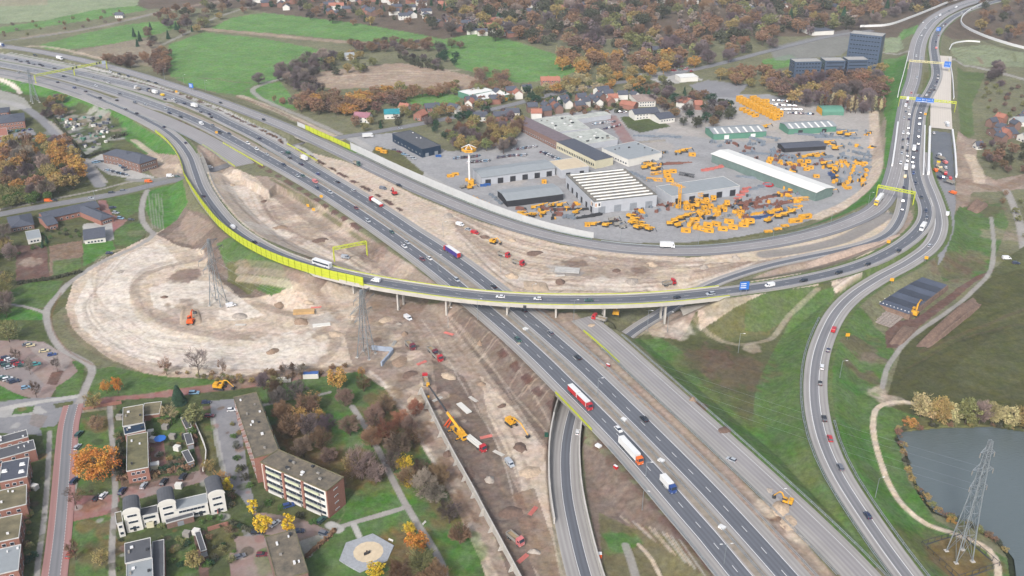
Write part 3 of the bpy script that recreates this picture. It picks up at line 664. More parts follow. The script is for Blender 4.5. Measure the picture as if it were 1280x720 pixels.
# ---------------------------------------------------------------- terrain mesh
def grid_mesh():
 nv = NR*NC
 me = bpy.data.meshes.new('ground'); me.vertices.add(nv)
 co = np.stack([X, Y, Z],-1).reshape(-1,3).astype(np.float32); me.vertices.foreach_set('co', co.ravel())
 idx = np.arange(nv).reshape(NR, NC)
 q = np.stack([idx[1:, :-1], idx[1:, 1:], idx[:-1,1:], idx[:-1, :-1]],-1).reshape(-1,4)
 nf = len(q); me.loops.add(nf*4); me.loops.foreach_set('vertex_index', q.ravel().astype(np.int32))
 me.polygons.add(nf); me.polygons.foreach_set('loop_start', (np.arange(nf)*4).astype(np.int32))
 me.polygons.foreach_set('loop_total', np.full(nf, 4, np.int32)); me.polygons.foreach_set('use_smooth', np.ones(nf, bool))
 me.update()
 a = me.color_attributes.new('cover', 'FLOAT_COLOR', 'POINT')
 cc = np.concatenate([CB.reshape(-1,3), TX.reshape(-1,1)],1).astype(np.float32); a.data.foreach_set('color', cc.ravel())
 return me
def ground_mat():
 m = bpy.data.materials.new('ground_cover'); m.use_nodes = True; t = m.node_tree; N = t.nodes.new; L = t.links.new
 b = t.nodes['Principled BSDF']; b.inputs['Roughness'].default_value = .95; b.inputs['Specular IOR Level'].default_value = .1
 at = N('ShaderNodeAttribute'); at.attribute_name = 'cover'; tc = N('ShaderNodeTexCoord')
 def noise(sc, det, lo, hi):
  n = N('ShaderNodeTexNoise'); n.inputs['Scale'].default_value = sc; n.inputs['Detail'].default_value = det; n.inputs['Roughness'].default_value = .7
  L(tc.outputs['Object'], n.inputs[0]); r = N('ShaderNodeMapRange'); r.inputs[1].default_value = .32; r.inputs[2].default_value = .68
  r.inputs[3].default_value = lo; r.inputs[4].default_value = hi; L(n.outputs[0], r.inputs[0]); return n, r
 na, ra = noise(.035,5,.82,1.18); nb, rb = noise(.5,9,.66,1.32)
 mu = N('ShaderNodeMath'); mu.operation = 'MULTIPLY'; L(ra.outputs[0], mu.inputs[0]); L(rb.outputs[0], mu.inputs[1])
 # paved cover is calmer
 fx = N('ShaderNodeMix'); fx.data_type = 'FLOAT'; fx.inputs[2].default_value = 1.0
 mr = N('ShaderNodeMapRange'); mr.inputs[3].default_value = .35; mr.inputs[4].default_value = 1; L(at.outputs['Alpha'], mr.inputs[0])
 L(mr.outputs[0], fx.inputs[0]); L(mu.outputs[0], fx.inputs[3])
 sc = N('ShaderNodeVectorMath'); sc.operation = 'SCALE'; L(at.outputs['Color'], sc.inputs[0]); L(fx.outputs[0], sc.inputs['Scale'])
 # yellowing and browning of vegetation
 nh, rh = noise(.11,4,.478,.515); hsv = N('ShaderNodeHueSaturation'); L(sc.outputs[0], hsv.inputs['Color']); L(rh.outputs[0], hsv.inputs['Hue'])
 ns, rs_ = noise(.17,4,.75,1.2); L(rs_.outputs[0], hsv.inputs['Saturation'])
 L(hsv.outputs[0], b.inputs['Base Color'])
 bp = N('ShaderNodeBump'); bp.inputs['Distance'].default_value = .5; L(nb.outputs[0], bp.inputs['Height'])
 st = N('ShaderNodeMath'); st.operation = 'MULTIPLY'; st.inputs[1].default_value = .5; L(at.outputs['Alpha'], st.inputs[0]); L(st.outputs[0], bp.inputs['Strength']); L(bp.outputs[0], b.inputs['Normal'])
 return m
_ea = ((TX > .45) & (TX < .9)).astype(float)
_nr = np.zeros_like(X)
for nm in ORDER: _nr = np.maximum(_nr, np.clip(1-(FIELDS[nm][0]-10)/5,0,1))
_b = bumps(16,2.5,7,1.); _c = bumps(12,8,20,1.)
Z += _ea*(1-_nr)*(.09*_b+.25*np.abs(_c))
CB *= (1+.05*_ea*np.clip(_b, -2,2))[..., None]
gm = grid_mesh(); gm.materials.append(ground_mat())
tag(link('ground', gm), kind='structure')
# lake
def water_mat():
 m = bpy.data.materials.new('lake_water'); m.use_nodes = True; t = m.node_tree; b = t.nodes['Principled BSDF']
 b.inputs['Base Color'].default_value = C(96,106,108); b.inputs['Roughness'].default_value = .16; b.inputs['Specular IOR Level'].default_value = .5
 tc = t.nodes.new('ShaderNodeTexCoord'); mp = t.nodes.new('ShaderNodeMapping'); mp.inputs['Scale'].default_value = (.5,1.4,1)
 n = t.nodes.new('ShaderNodeTexNoise'); n.inputs['Scale'].default_value = .9; n.inputs['Detail'].default_value = 5
 bp = t.nodes.new('ShaderNodeBump'); bp.inputs['Strength'].default_value = .8; bp.inputs['Distance'].default_value = .3
 t.links.new(tc.outputs['Object'], mp.inputs[0]); t.links.new(mp.outputs[0], n.inputs[0]); t.links.new(n.outputs[0], bp.inputs['Height']); t.links.new(bp.outputs[0], b.inputs['Normal'])
 return m
mb = MB(); lk = [P(640+(x-640)*1.012, y-3 if y < 560 else y, -5.75) for x, y in LAKE]
cxl = sum(p.x for p in lk)/len(lk); cyl_ = sum(p.y for p in lk)/len(lk)
mb.add([(cxl+(p.x-cxl)*1.03, cyl_+(p.y-cyl_)*1.03,-5.75) for p in lk],[tuple(range(len(lk)))], water_mat())
o = mb.build('lake_water'); tag(o, kind='structure')
if o.data.polygons[0].normal.z < 0: o.data.flip_normals()
# ---------------------------------------------------------------- road surfaces
def Masph(name, col, lo=.12):
 return M(name, C(*col),.85, lo, .12, col2=None, bump=0)
def asph_mat(name, col, wear):
 m = bpy.data.materials.new(name); m.use_nodes = True; t = m.node_tree; N = t.nodes.new; L = t.links.new; b = t.nodes['Principled BSDF']
 b.inputs['Roughness'].default_value = .75; b.inputs['Specular IOR Level'].default_value = .35
 uv = N('ShaderNodeUVMap'); sp = N('ShaderNodeSeparateXYZ'); L(uv.outputs[0], sp.inputs[0])
 w_ = N('ShaderNodeMath'); w_.operation = 'SINE'; mu = N('ShaderNodeMath'); mu.operation = 'MULTIPLY'; mu.inputs[1].default_value = 2*math.pi/1.8
 L(sp.outputs[0], mu.inputs[0]); L(mu.outputs[0], w_.inputs[0])
 mp = N('ShaderNodeMapping'); mp.inputs['Scale'].default_value = (1.2,.03,1); L(uv.outputs[0], mp.inputs[0])
 n = N('ShaderNodeTexNoise'); n.inputs['Scale'].default_value = 1.; n.inputs['Detail'].default_value = 6; L(mp.outputs[0], n.inputs[0])
 tc = N('ShaderNodeTexCoord'); n2_ = N('ShaderNodeTexNoise'); n2_.inputs['Scale'].default_value = .06; n2_.inputs['Detail'].default_value = 4; L(tc.outputs['Object'], n2_.inputs[0])
 a = N('ShaderNodeMath'); a.operation = 'MULTIPLY_ADD'; a.inputs[1].default_value = wear*.5; a.inputs[2].default_value = 1-wear*1.6; L(w_.outputs[0], a.inputs[0])
 c_ = N('ShaderNodeMath'); c_.operation = 'MULTIPLY_ADD'; c_.inputs[1].default_value = wear*2.2; L(n.outputs[0], c_.inputs[0]); L(a.outputs[0], c_.inputs[2])
 d_ = N('ShaderNodeMath'); d_.operation = 'MULTIPLY_ADD'; d_.inputs[1].default_value = wear*1.6; L(n2_.outputs[0], d_.inputs[0]); L(c_.outputs[0], d_.inputs[2])
 rgb = N('ShaderNodeRGB'); rgb.outputs[0].default_value = C(*col)
 vm = N('ShaderNodeVectorMath'); vm.operation = 'SCALE'; L(rgb.outputs[0], vm.inputs[0]); L(d_.outputs[0], vm.inputs['Scale']); L(vm.outputs[0], b.inputs['Base Color'])
 return m
A_DARK = asph_mat('new_asphalt', (98,101,109),.24)
A_MID = asph_mat('worn_asphalt', (124,124,128),.2)
A_MID2 = asph_mat('greyed_asphalt', (120,122,128),.18)
A_LIGHT = asph_mat('pale_asphalt', (152,149,147),.24)
A_OLD = asph_mat('dusty_asphalt', (146,143,144),.2)
A_RED = asph_mat('red_cycle_asphalt', (158,120,116),.12)
def ribbon(path, n, a, b, dz, mat, name, skirt=0., lo=0, hi=None, parent=None, thick=None, kind='structure', both=False):
 """strip between offsets a and b (metres, right positive) of a path"""
 hi = len(path) if hi is None else hi
 vs, fs, uvs = [],[],[]; s_ = 0
 for i in range(lo, hi):
  c, nn = path[i], n[i]
  if i > lo: s_ += math.hypot(path[i][0]-path[i-1][0], path[i][1]-path[i-1][1])
  aa = a(i) if callable(a) else a; bb = b(i) if callable(b) else b
  zz = c[2]+dz
  row = [(c[0]+nn[0]*aa, c[1]+nn[1]*aa, zz),(c[0]+nn[0]*bb, c[1]+nn[1]*bb, zz)]
  if skirt: row = [(row[0][0], row[0][1], zz-skirt)]+row+[(row[1][0], row[1][1], zz-skirt)]
  vs += row; uvs += ([(aa, s_)] if skirt else [])+[(aa, s_),(bb, s_)]+([(bb, s_)] if skirt else [])
 k = 4 if skirt else 2
 for i in range(hi-lo-1):
  for j in range(k-1): fs.append((i*k+j, i*k+j+1,(i+1)*k+j+1,(i+1)*k+j))
  if skirt and thick: fs.append((i*k+3, i*k, (i+1)*k, (i+1)*k+3))
 if skirt and thick: fs += [(0,1,2,3), tuple(reversed([(hi-lo-1)*k+j for j in range(4)]))]
 me = bpy.data.meshes.new(name); me.from_pydata(vs, [], fs); me.materials.append(mat)
 ul = me.uv_layers.new(name='UVMap'); li = np.zeros(len(me.loops), np.int32); me.loops.foreach_get('vertex_index', li)
 ul.data.foreach_set('uv', np.array(uvs, np.float32)[li].ravel())
 me.update(); o = link(name, me, parent)
 if parent is None and kind: o['kind'] = kind
 return o
def lines(rd, specs, name, dz=.075, lo=0, hi=None):
 """painted lines: (offset, width, dash, period)"""
 hi = len(rd.c) if hi is None else hi; vs, fs = [],[]
 for off_, wd, dash, per in specs:
  if not dash:
   b0 = len(vs)
   for i in range(lo, hi):
    c, nn = rd.c[i], rd.n[i]
    for q in (off_-wd/2, off_+wd/2): vs.append((c[0]+nn[0]*q, c[1]+nn[1]*q, c[2]+dz))
   for i in range(hi-lo-1): fs.append((b0+2*i, b0+2*i+1, b0+2*i+3, b0+2*i+2))
  else:
   s = rd.s[lo]
   while s < rd.s[hi-1]-dash:
    b0 = len(vs)
    for q in (s, s+dash):
     x = np.interp(q, rd.s, rd.c[:, 0]); y = np.interp(q, rd.s, rd.c[:, 1]); z = np.interp(q, rd.s, rd.c[:, 2])
     nx = np.interp(q, rd.s, rd.n[:, 0]); ny = np.interp(q, rd.s, rd.n[:, 1])
     for u in (off_-wd/2, off_+wd/2): vs.append((x+nx*u, y+ny*u, z+dz))
    fs.append((b0, b0+1, b0+3, b0+2)); s += per
 me = bpy.data.meshes.new(name); me.from_pydata(vs, [], fs); me.materials.append(m_line); me.update()
 o = link(name, me); o['kind'] = 'structure'; return o
RDZ = [0]
def road(nm, layers, marks, name, gap=None):
 rd = ROADS[nm]; RDZ[0] += 1; e = .03*RDZ[0]
 for k, (a, b, mat) in enumerate(layers):
  ribbon(rd.c, rd.n, a, b, e+.014*k, mat, name+('_surface' if k == 0 else '_lane_surface'), skirt=.5 if k == 0 else 0)
 if marks: lines(rd, marks, name+'_markings', e+.075)
# travel of RC is away from the camera: its right (+) is the east side
road('RC', [(lambda i: -6.2 if i < 110 else -9.5, lambda i: 8. if i < 110 else 10.5, A_LIGHT),(-4.0, lambda i: 4.1 if i < 112 else -3.9, A_DARK),(lambda i: 3.9 if i < 110 else -4,4.1, A_MID2)],[(-3.7,.3,0,0),(3.75,.3,0,0),(0,.24,3.4,12)], 'northbound_carriageway')
road('LC', [(lambda i: -8.2 if i < 110 else -10.2, lambda i: 6.6 if i < 110 else 9.5, A_LIGHT),(-4.1, lambda i: 4. if i < 112 else -4., A_DARK),(lambda i: 3.9 if i < 110 else -4.1,4.0, A_MID2)],[(-3.75,.3,0,0),(3.7,.3,0,0),(0,.24,3.4,12)], 'southbound_carriageway')
rcx = ROADS['RC']
i_f = rcx.pix(577,331)[2]
# the carriageways widen to three lanes beyond the flyover
grow = lambda i, a, b: a+(b-a)*min(1, max(0,(i-i_f-20)/60))
ribbon(rcx.c, rcx.n, 3.9, lambda i: grow(i, 4.1,7.2),.075, A_MID2, 'northbound_third_lane', lo=i_f)
lcx = ROADS['LC']; i_g = lcx.pix(562,349)[2]
ribbon(lcx.c, lcx.n, lambda i: -4.1-(3.3*min(1, max(0,(i-i_g-20)/60))),-3.9,.105, A_MID2, 'southbound_third_lane', lo=i_g)
lines(rcx, [(7.1,.26,0,0)], 'northbound_third_lane_marking', .11, lo=i_f+80); lines(lcx, [(-7.3,.26,0,0)], 'southbound_third_lane_marking', .14, lo=i_g+80)
road('OL', [(-8.5,13, A_LIGHT),(-7.5,7.5, A_MID),(-3,4, A_OLD)],[(-3,.2,0,0),(4,.2,0,0),(.5,.2,3,12)], 'west_parallel_road')
road('MG', [(-7.5,7.5, A_OLD)], None, 'unopened_west_lanes')
road('R1', [(-6.6,6.6, A_MID),(-3.6,4.0, A_OLD)],[(-3.4,.2,0,0),(3.8,.2,0,0),(.2,.16,3,12)], 'ring_road')
iw = ROADS['R2'].pix(740,463)[2]
road('R2', [(lambda i: -6. if i > iw else -4.2, lambda i: 6. if i > iw else 4.2, A_LIGHT),(-2.6,1.4, A_DARK)],[(-2.5,.2,0,0),(1.3,.2,0,0)], 'underpass_road')
road('R4', [(-5.6,4.8, A_LIGHT),(-2.0,2.2, A_MID)],[(-1.9,.3,0,0),(2.1,.3,0,0)], 'east_slip_road')
road('CR', [(-6.5,6.5, A_LIGHT),(-3.4,2, A_OLD)],[(-3.2,.16,0,0)], 'unopened_east_lanes')
road('NB', [(-8.5,8.5, asph_mat('fresh_concrete_base', (205,196,186),.08))], None, 'northern_roadbed')
road('LR', [(-4.2,4.2, A_MID)],[(0,.14,3,9)], 'local_road')
# flyover road on the ground at both ends, on its deck between
r3 = ROADS['R3']
for lo, hi in ((0, FLY[0]+1),(FLY[1], len(r3.c))): ribbon(r3.c, r3.n, -5.2, lambda i: 5.4+3*min(1, max(0,(FLY[0]-5-i)/30)),.3, A_LIGHT, 'flyover_approach_surface', .8, lo, hi)
for q in r3.c[:0]: pass
i3 = r3.pix(330,310)[2]
ribbon(r3.c, r3.n, -1.6,2.6,.316, A_DARK, 'flyover_lane_surface', 0,0, i3); ribbon(r3.c, r3.n, -3.4,3.4,.316, A_DARK, 'flyover_lane_surface', 0, i3-1, len(r3.c))
lines(r3,[(-1.4,.2,0,0),(2.4,.2,0,0)], 'flyover_markings', .35,0, i3); lines(r3,[(-3.2,.2,0,0),(3.2,.2,0,0),(0,.16,3,12)], 'flyover_markings', .35, i3-1)
m_med = M('median_earth', C(150,140,128),.95,.25,.3)
ribbon(lcx.c, lcx.n, 4.5,8.4,.085, m_med, 'median_earth', 0,0,112); ribbon(lcx.c, lcx.n, 7.6,9.3,.085, M('median_grass', C(104,122,84),.95,.3,.3), 'median_grass', 0,112)
# north motorway: left carriageway beyond the gantry
ROADS['NL'] = Road(z0([(1145,78),(1147,62),(1151,48),(1158,36),(1168,25),(1184,15),(1205,6),(1240,-3),(1300,-16)]),5.5,5.5)
road('NL', [(-9,8, A_OLD),(-3.4,3.4, A_MID)],[(-3.2,.3,0,0),(3.2,.3,0,0),(0,.2,3,12)], 'north_motorway')
# more street surfaces of the town
def street(pts, parts, name, z=BZ):
 path = cr([tuple(P(x, y, z)) for x, y in pts],4)
 path[:, 2] = [max(gz(q[0], q[1]), gz(q[0]+2, q[1]), gz(q[0]-2, q[1]), z-.3)+.12 for q in path]
 k = np.ones(9)/9; pz = np.convolve(np.pad(path[:, 2],4, 'edge'), k, 'valid'); path[:, 2] = pz+.05
 t = np.gradient(path[:, :2], axis=0); t /= np.linalg.norm(t, axis=1)[:, None]; n = np.stack([t[:, 1],-t[:, 0]],1)
 class Q: pass
 q = Q(); q.c = path; q.n = n; q.t = t; q.s = np.concatenate([[0], np.cumsum(np.linalg.norm(np.diff(path[:, :2], axis=0), axis=1))])
 for k_, (a, b, m) in enumerate(parts): ribbon(path, n, a, b, .014*k_, m, name, .4 if k_ == 0 else 0)
 return q
ms = street([(92,506),(86,530),(83,560),(80,600),(77,640),(73,680),(68,720),(60,790)],[(-4.3,4.3, A_RED),(-1.9,1.9, A_MID)], 'red_edged_street')
lines(ms, [(-1.9,.16,.9,1.7),(1.9,.16,.9,1.7)], 'red_edged_street_markings', .06)
ROADS['MS'] = ms
# ---------------------------------------------------------------- bridges, parapets, walls
def wallribbon(pts, h, th, m, name, label, cat, group=None, base=0, cap=None, parent=None, panels=None):
 """free-standing wall following world points (x,y,z)"""
 vs = []; n = len(pts); fs = []
 for i, p in enumerate(pts):
  a = pts[max(0, i-1)]; b = pts[min(n-1, i+1)]; dx, dy = b[0]-a[0], b[1]-a[1]; L = math.hypot(dx, dy) or 1
  nx, ny = dy/L*th/2,-dx/L*th/2; hh = h(i/(n-1)) if callable(h) else h
  vs += [(p[0]-nx, p[1]-ny, p[2]+base),(p[0]+nx, p[1]+ny, p[2]+base),(p[0]+nx, p[1]+ny, p[2]+hh),(p[0]-nx, p[1]-ny, p[2]+hh)]
 for i in range(n-1):
  for j in range(4): fs.append((i*4+j, i*4+(j+1) % 4, i*4+4+(j+1) % 4, i*4+4+j))
 fs += [(0,3,2,1),(4*n-4,4*n-3,4*n-2,4*n-1)]
 me = bpy.data.meshes.new(name); me.from_pydata(vs, [], fs); me.materials.append(m); me.update()
 import bmesh
 bm = bmesh.new(); bm.from_mesh(me); bmesh.ops.recalc_face_normals(bm, faces=bm.faces); bm.to_mesh(me); bm.free()
 o = link(name, me, parent)
 if parent is None: tag(o, label, cat, group)
 return o
def along(rd, off_, a, b, z=0, pxa=True):
 i = rd.pix(*a)[2]; j = rd.pix(*b)[2]; i, j = min(i, j), max(i, j)
 return [(rd.c[k][0]+rd.n[k][0]*off_, rd.c[k][1]+rd.n[k][1]*off_, rd.c[k][2]+z) for k in range(i, j+1)]
# --- the flyover
fo = r3.c[(FLY[0]+FLY[1])//2]
fly = thing('flyover', 'long curved concrete flyover with lime green edges crossing the motorway', 'flyover', (fo[0], fo[1],-5))
def rel(o, t):
 o.parent = t; o.location = -Vector(t.location); return o
lo, hi = FLY[0], FLY[1]+1
rel(ribbon(r3.c, r3.n, -6.0,6.2,.28, m_conc, 'deck', 1.7, lo, hi, thick=True, kind=None), fly)
rel(ribbon(r3.c, r3.n, -5.3,5.5,.3, A_MID, 'deck_surface', 0, lo, hi, kind=None), fly)
for sg, off_ in ((-1,-5.85),(1,6.05)):
 rel(wallribbon([(r3.c[k][0]+r3.n[k][0]*off_, r3.c[k][1]+r3.n[k][1]*off_, r3.c[k][2]) for k in range(lo, hi)],.85,.35, m_conc, 'parapet', '', ''), fly)
 rel(wallribbon([(r3.c[k][0]+r3.n[k][0]*(off_+.02*sg), r3.c[k][1]+r3.n[k][1]*(off_+.02*sg), r3.c[k][2]) for k in range(lo, hi)],1.15,.42, m_lime, 'edge_rail', '', '', base=.852), fly)
for px in (408,420,435,447,507,566,628,690,760,829):
 d = min(range(lo, hi), key=lambda k: abs(640+FPX*r3.c[k][0]/((r3.c[k][1])*math.cos(PITCH)-(r3.c[k][2]-CAM_H)*math.sin(PITCH))-px))
 c = r3.c[d]; nn = r3.n[d]; a_ = math.atan2(nn[1], nn[0])
 for u in ((-3.2,3.2) if px > 450 else (-2.6,)):
  x, y = c[0]+nn[0]*u, c[1]+nn[1]*u; b = MB(); g_ = gz(x, y)-.5
  b.box((x, y, g_),(1.6,.9, c[2]-1.5-g_), m_conc, a_, .92); rel(b.build('column'), fly)
 if px > 450:
  b = MB(); b.box((c[0], c[1], c[2]-2.4),(9,1.3,.9), m_conc, a_); rel(b.build('cross_beam'), fly)
# five dark signal heads hung on the front edge
for px in (656,666.5,719.5,729,739.5):
 p = P(px, 383,6.9); s = MB(); s.box((0,0,-1),(1.7,.35,1.7), m_dark); s.box((0,-.2,-.9),(1.5,.06,1.5), m_dark)
 q = s.build('matrix_signal', fly); q.location = Vector((p.x, p.y, p.z))-fly.location
# lime noise screen along the curved approach
def screen(pts, h, name, label, step, lean=0, cat='noise barrier', group=None, m=None, mp_=None, base=0):
 o0 = Vector(pts[len(pts)//2]); t = thing(name, label, cat, o0,0, group)
 L = [(q[0]-o0.x, q[1]-o0.y, q[2]-o0.z) for q in pts]
 wallribbon(L, h, .12, m or m_lime, 'panel', '', '', parent=t, base=base)
 a = 0; b = MB(); k = 0
 for i in range(0, len(L), step):
  p = L[i]; j = min(i+1, len(L)-1); dx, dy = L[j][0]-L[i][0] or 1e-3, L[j][1]-L[i][1]
  hh = h(i/(len(L)-1)) if callable(h) else h
  pb = MB(); pb.box((0,0, base-.1),(.3,.42, hh-base+.25), mp_ or M('darker_lime', C(150,162,36),.6)); q = pb.build('post', t, p, rz=math.atan2(dy, dx))
  k += 1
 rl = MB()
 for f in (.33,.66,1.0):
  for i in range(len(L)-1):
   hh = h(i/(len(L)-1)) if callable(h) else h
   rl.tube((L[i][0], L[i][1], L[i][2]+hh*f),(L[i+1][0], L[i+1][1], L[i+1][2]+hh*f),.1, mp_ or MATS['darker_lime'])
 rl.build('rail', t); return t
hf = lambda u: 5.2*min(1, max(.3,1.35-abs(u-.55)*1.1*2))
seg = along(r3,5.9,(205,162),(452,349)); seg = [tuple(q) for q in seg]
# choose the outer side (towards the photo's lower left)
def outer(rd, off_, a, b):
 A = along(rd, off_, a, b); B = along(rd, -off_, a, b)
 pa = sum(q[0] for q in A)/len(A); pb = sum(q[0] for q in B)/len(B); return A if pa < pb else B
END = tuple(min(((640+FPX*q[0]/(q[1]*math.cos(PITCH)-(q[2]-CAM_H)*math.sin(PITCH)),360-FPX*(q[1]*math.sin(PITCH)+(q[2]-CAM_H)*math.cos(PITCH))/(q[1]*math.cos(PITCH)-(q[2]-CAM_H)*math.sin(PITCH))) for q in r3.c[:FLY[1]]), key=lambda a: abs(a[0]-468)+.5*abs(a[1]-352)))
seg = outer(r3,8.3,(207,163),(250,232)); seg2 = outer(r3,6.25,(262,248), END)
SG = cr([q for q in seg[::4]]+[q for q in seg2[::4]],5); SG = [tuple(q) for q in SG]
hf = lambda u: 2.2+2.8*min(1, max(0,(u-.18)*2.6))
screen(SG, hf, 'noise_screen', 'long lime yellow noise screen curving along the flyover approach', 1)
TOP = len(r3.c)
# rail on the inner side of the approach
wallribbon(along(r3,-5.6 if SG and outer(r3,5.6,(207,163),(250,232)) is not None and along(r3,-5.6,(207,163),(250,232))[10][0] > along(r3,5.6,(207,163),(250,232))[10][0] else 5.6,(240,200),(392,335)),.8,.3, m_conc, 'concrete_barrier', 'low pale barrier on the inside of the flyover approach curve', 'barrier')
# --- motorway bridge decks over the underpass road and over the local road
def bridge(nm, a, b, hl, hr, name, label, edge=m_conc, rail=None, zt=1.3, sides=(1,1)):
 rd = ROADS[nm]; i = rd.pix(*a)[2]; j = rd.pix(*b)[2]; i, j = min(i, j), max(i, j)+1; o0 = Vector(rd.c[(i+j)//2])
 t = thing(name, label, 'bridge', (o0.x, o0.y, -5.))
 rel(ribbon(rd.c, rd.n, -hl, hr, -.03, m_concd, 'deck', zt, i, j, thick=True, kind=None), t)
 for s, off_ in ((0,-hl+.2),(1, hr-.2)):
  if sides[s]: rel(wallribbon([(rd.c[k][0]+rd.n[k][0]*off_, rd.c[k][1]+rd.n[k][1]*off_, rd.c[k][2]) for k in range(i, j)],.9,.3, rail or edge, 'parapet', '', ''), t)
 return t
bridge('LC', (716,487),(757,528),8.4,7, 'road_bridge', 'southbound motorway bridge with lime edge over the sunken road', rail=m_lime, sides=(1,0))
bridge('CR', (745,412),(784,448),6.8,6.8, 'road_bridge', 'short bridge with lime edge carrying the unopened pale lanes', rail=m_lime, sides=(0,1))
bridge('RC', (342,183),(380,205),7.0,10.9, 'road_bridge', 'northbound motorway bridge with lime parapet over the local road', rail=m_lime, sides=(0,1))
bridge('LC', (296,176),(345,204),10.6,7, 'road_bridge', 'southbound motorway bridge with lime parapet over the local road', rail=m_lime, sides=(1,0))
bridge('MG', (262,178),(306,206),7.8,7.8, 'road_bridge', 'bridge of the unopened lanes with lime edge over the local road', rail=m_lime, sides=(0,1))
bridge('R1', (335,150),(450,202),7,7, 'road_bridge', 'ring road bridge over the local road beside the lime screen', sides=(0,0))
bridge('R3', (236,192),(262,252),9.2,7.0, 'road_bridge', 'flyover approach bridge over the west local road', sides=(0,0), rail=m_lime)
# pillars under the bridges over the local road
# sunken road walls
r2 = ROADS['R2']
def r2off(a, b, off_): return along(r2, off_, a, b)
for s, nm_, e in ((1, 'west retaining wall of the sunken road below the motorway bridge', (715,660)),(-1, 'east retaining wall of the sunken road below the motorway bridge', (745,760))):
 pts = r2off((706,532), e, 6.2*s)
 wallribbon([(q[0], q[1],-7) for q in pts], lambda u: 6.6-2.2*u, .6, m_conc, 'retaining_wall', nm_, 'wall')
for s in (1,-1):
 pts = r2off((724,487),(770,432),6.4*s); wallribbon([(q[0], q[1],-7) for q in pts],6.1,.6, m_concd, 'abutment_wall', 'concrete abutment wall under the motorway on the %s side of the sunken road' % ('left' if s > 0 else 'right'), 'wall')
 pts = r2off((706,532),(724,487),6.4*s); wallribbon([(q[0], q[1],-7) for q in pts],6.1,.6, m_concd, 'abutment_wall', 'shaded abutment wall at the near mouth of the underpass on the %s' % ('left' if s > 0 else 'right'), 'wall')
# sloped concrete abutment under the flyover's east end
mb = MB(); q = [P(856,386,-2), P(893,379,4.5), P(880,400,-4.2), P(862,392,-5)]
a_, b_, c_ = P(850,384,0), P(905,376,3.8), P(858,404,-4.8)
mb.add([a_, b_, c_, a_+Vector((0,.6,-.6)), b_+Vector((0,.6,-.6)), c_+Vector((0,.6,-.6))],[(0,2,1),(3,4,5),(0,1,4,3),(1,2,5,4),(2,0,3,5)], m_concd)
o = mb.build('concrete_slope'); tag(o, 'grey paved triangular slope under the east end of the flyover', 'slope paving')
# white noise wall of the yard
seg = along(ROADS['R1'],9.6,(428,190),(740,306)); A2 = along(ROADS['R1'],-9.6,(428,190),(740,306))
seg = seg if sum(q[1] for q in seg) > sum(q[1] for q in A2) else A2
sgn = 1 if seg[0] != A2[0] else -1
seg = [(q[0], q[1],-1.) for q in seg[::2]]
if seg[0][0] > seg[-1][0]: seg = seg[::-1]
m_nw = M('pale_noise_panels', C(192,194,196),.8,.08,.2)
screen(seg, lambda u: 6.4-2.2*max(0, u-.55)*2, 'noise_wall', 'long pale grey noise wall between the ring road and the machine yard', 5, cat='noise barrier', m=m_nw, mp_=M('wall_post_grey', C(190,190,188),.7))
seg = [(q[0], q[1],-.6) for q in along(ROADS['R1'],9.*sgn, (372,165),(428,190))]
screen(seg, 4.4, 'noise_screen', 'short lime yellow noise screen beside the ring road bridge', 1)
seg = [(q[0], q[1],-.8) for q in along(ROADS['R1'],9.2*sgn, (362,160),(372,165))]
screen(seg, 4.2, 'noise_screen', 'short white end panel of the lime screen', 1, m=m_nw, mp_=MATS['wall_post_grey'])
# pale kerb wall of the north-east slip and red-backed barriers
def wpx(pts, z, h, th, m, name, label, cat='wall', base=0, group=None):
 return wallribbon([tuple(q) for q in cr([tuple(P(x, y, z)) for x, y in pts],5)], h, th, m, name, label, cat, group, base)
wpx([(1122,155),(1119,180),(1115,208)],0,2.2,1.2, m_white, 'concrete_wall', 'pale wall on the west edge of the northern motorway lanes')
wpx([(1156,158),(1155,190),(1154,219)],0,1.2,1.0, m_white, 'concrete_wall', 'thin white wall right of the queueing northern lanes')
wpx([(1162,161),(1161,190),(1160,219)],0,2.6,1.6, m_white, 'concrete_wall', 'thick white wall on the left of the sunken asphalt basin')
wpx([(1190,165),(1193,190),(1195,222)],0,2.6,1.2, m_white, 'concrete_wall', 'white wall on the right of the sunken asphalt basin')
wpx([(1136,66),(1130,90),(1124,112),(1122,122)],0,2.2,.6, m_white, 'noise_screen', 'white topped barrier left of the gantry near the far interchange', 'barrier')
wpx([(1186,74),(1190,96),(1192,124)],0,2.2,.6, m_white, 'noise_screen', 'white topped barrier right of the far gantry', 'barrier')
wpx([(1075,34),(1110,32),(1140,22),(1165,12),(1190,2),(1215,-4)],0,2.6,.8, m_white, 'noise_screen', 'long white barrier curving left of the far motorway', 'barrier')
wpx([(1235,2),(1215,12),(1203,22),(1203,32),(1225,44),(1260,56),(1300,66)],0,2.8,.8, m_white, 'noise_screen', 'long white barrier curving right around the far slip road', 'barrier')
wpx([(1187,62),(1192,55),(1210,52),(1225,53)],0,1.5,.8, m_white, 'concrete_wall', 'short white wall around the far loop ramp', 'barrier')
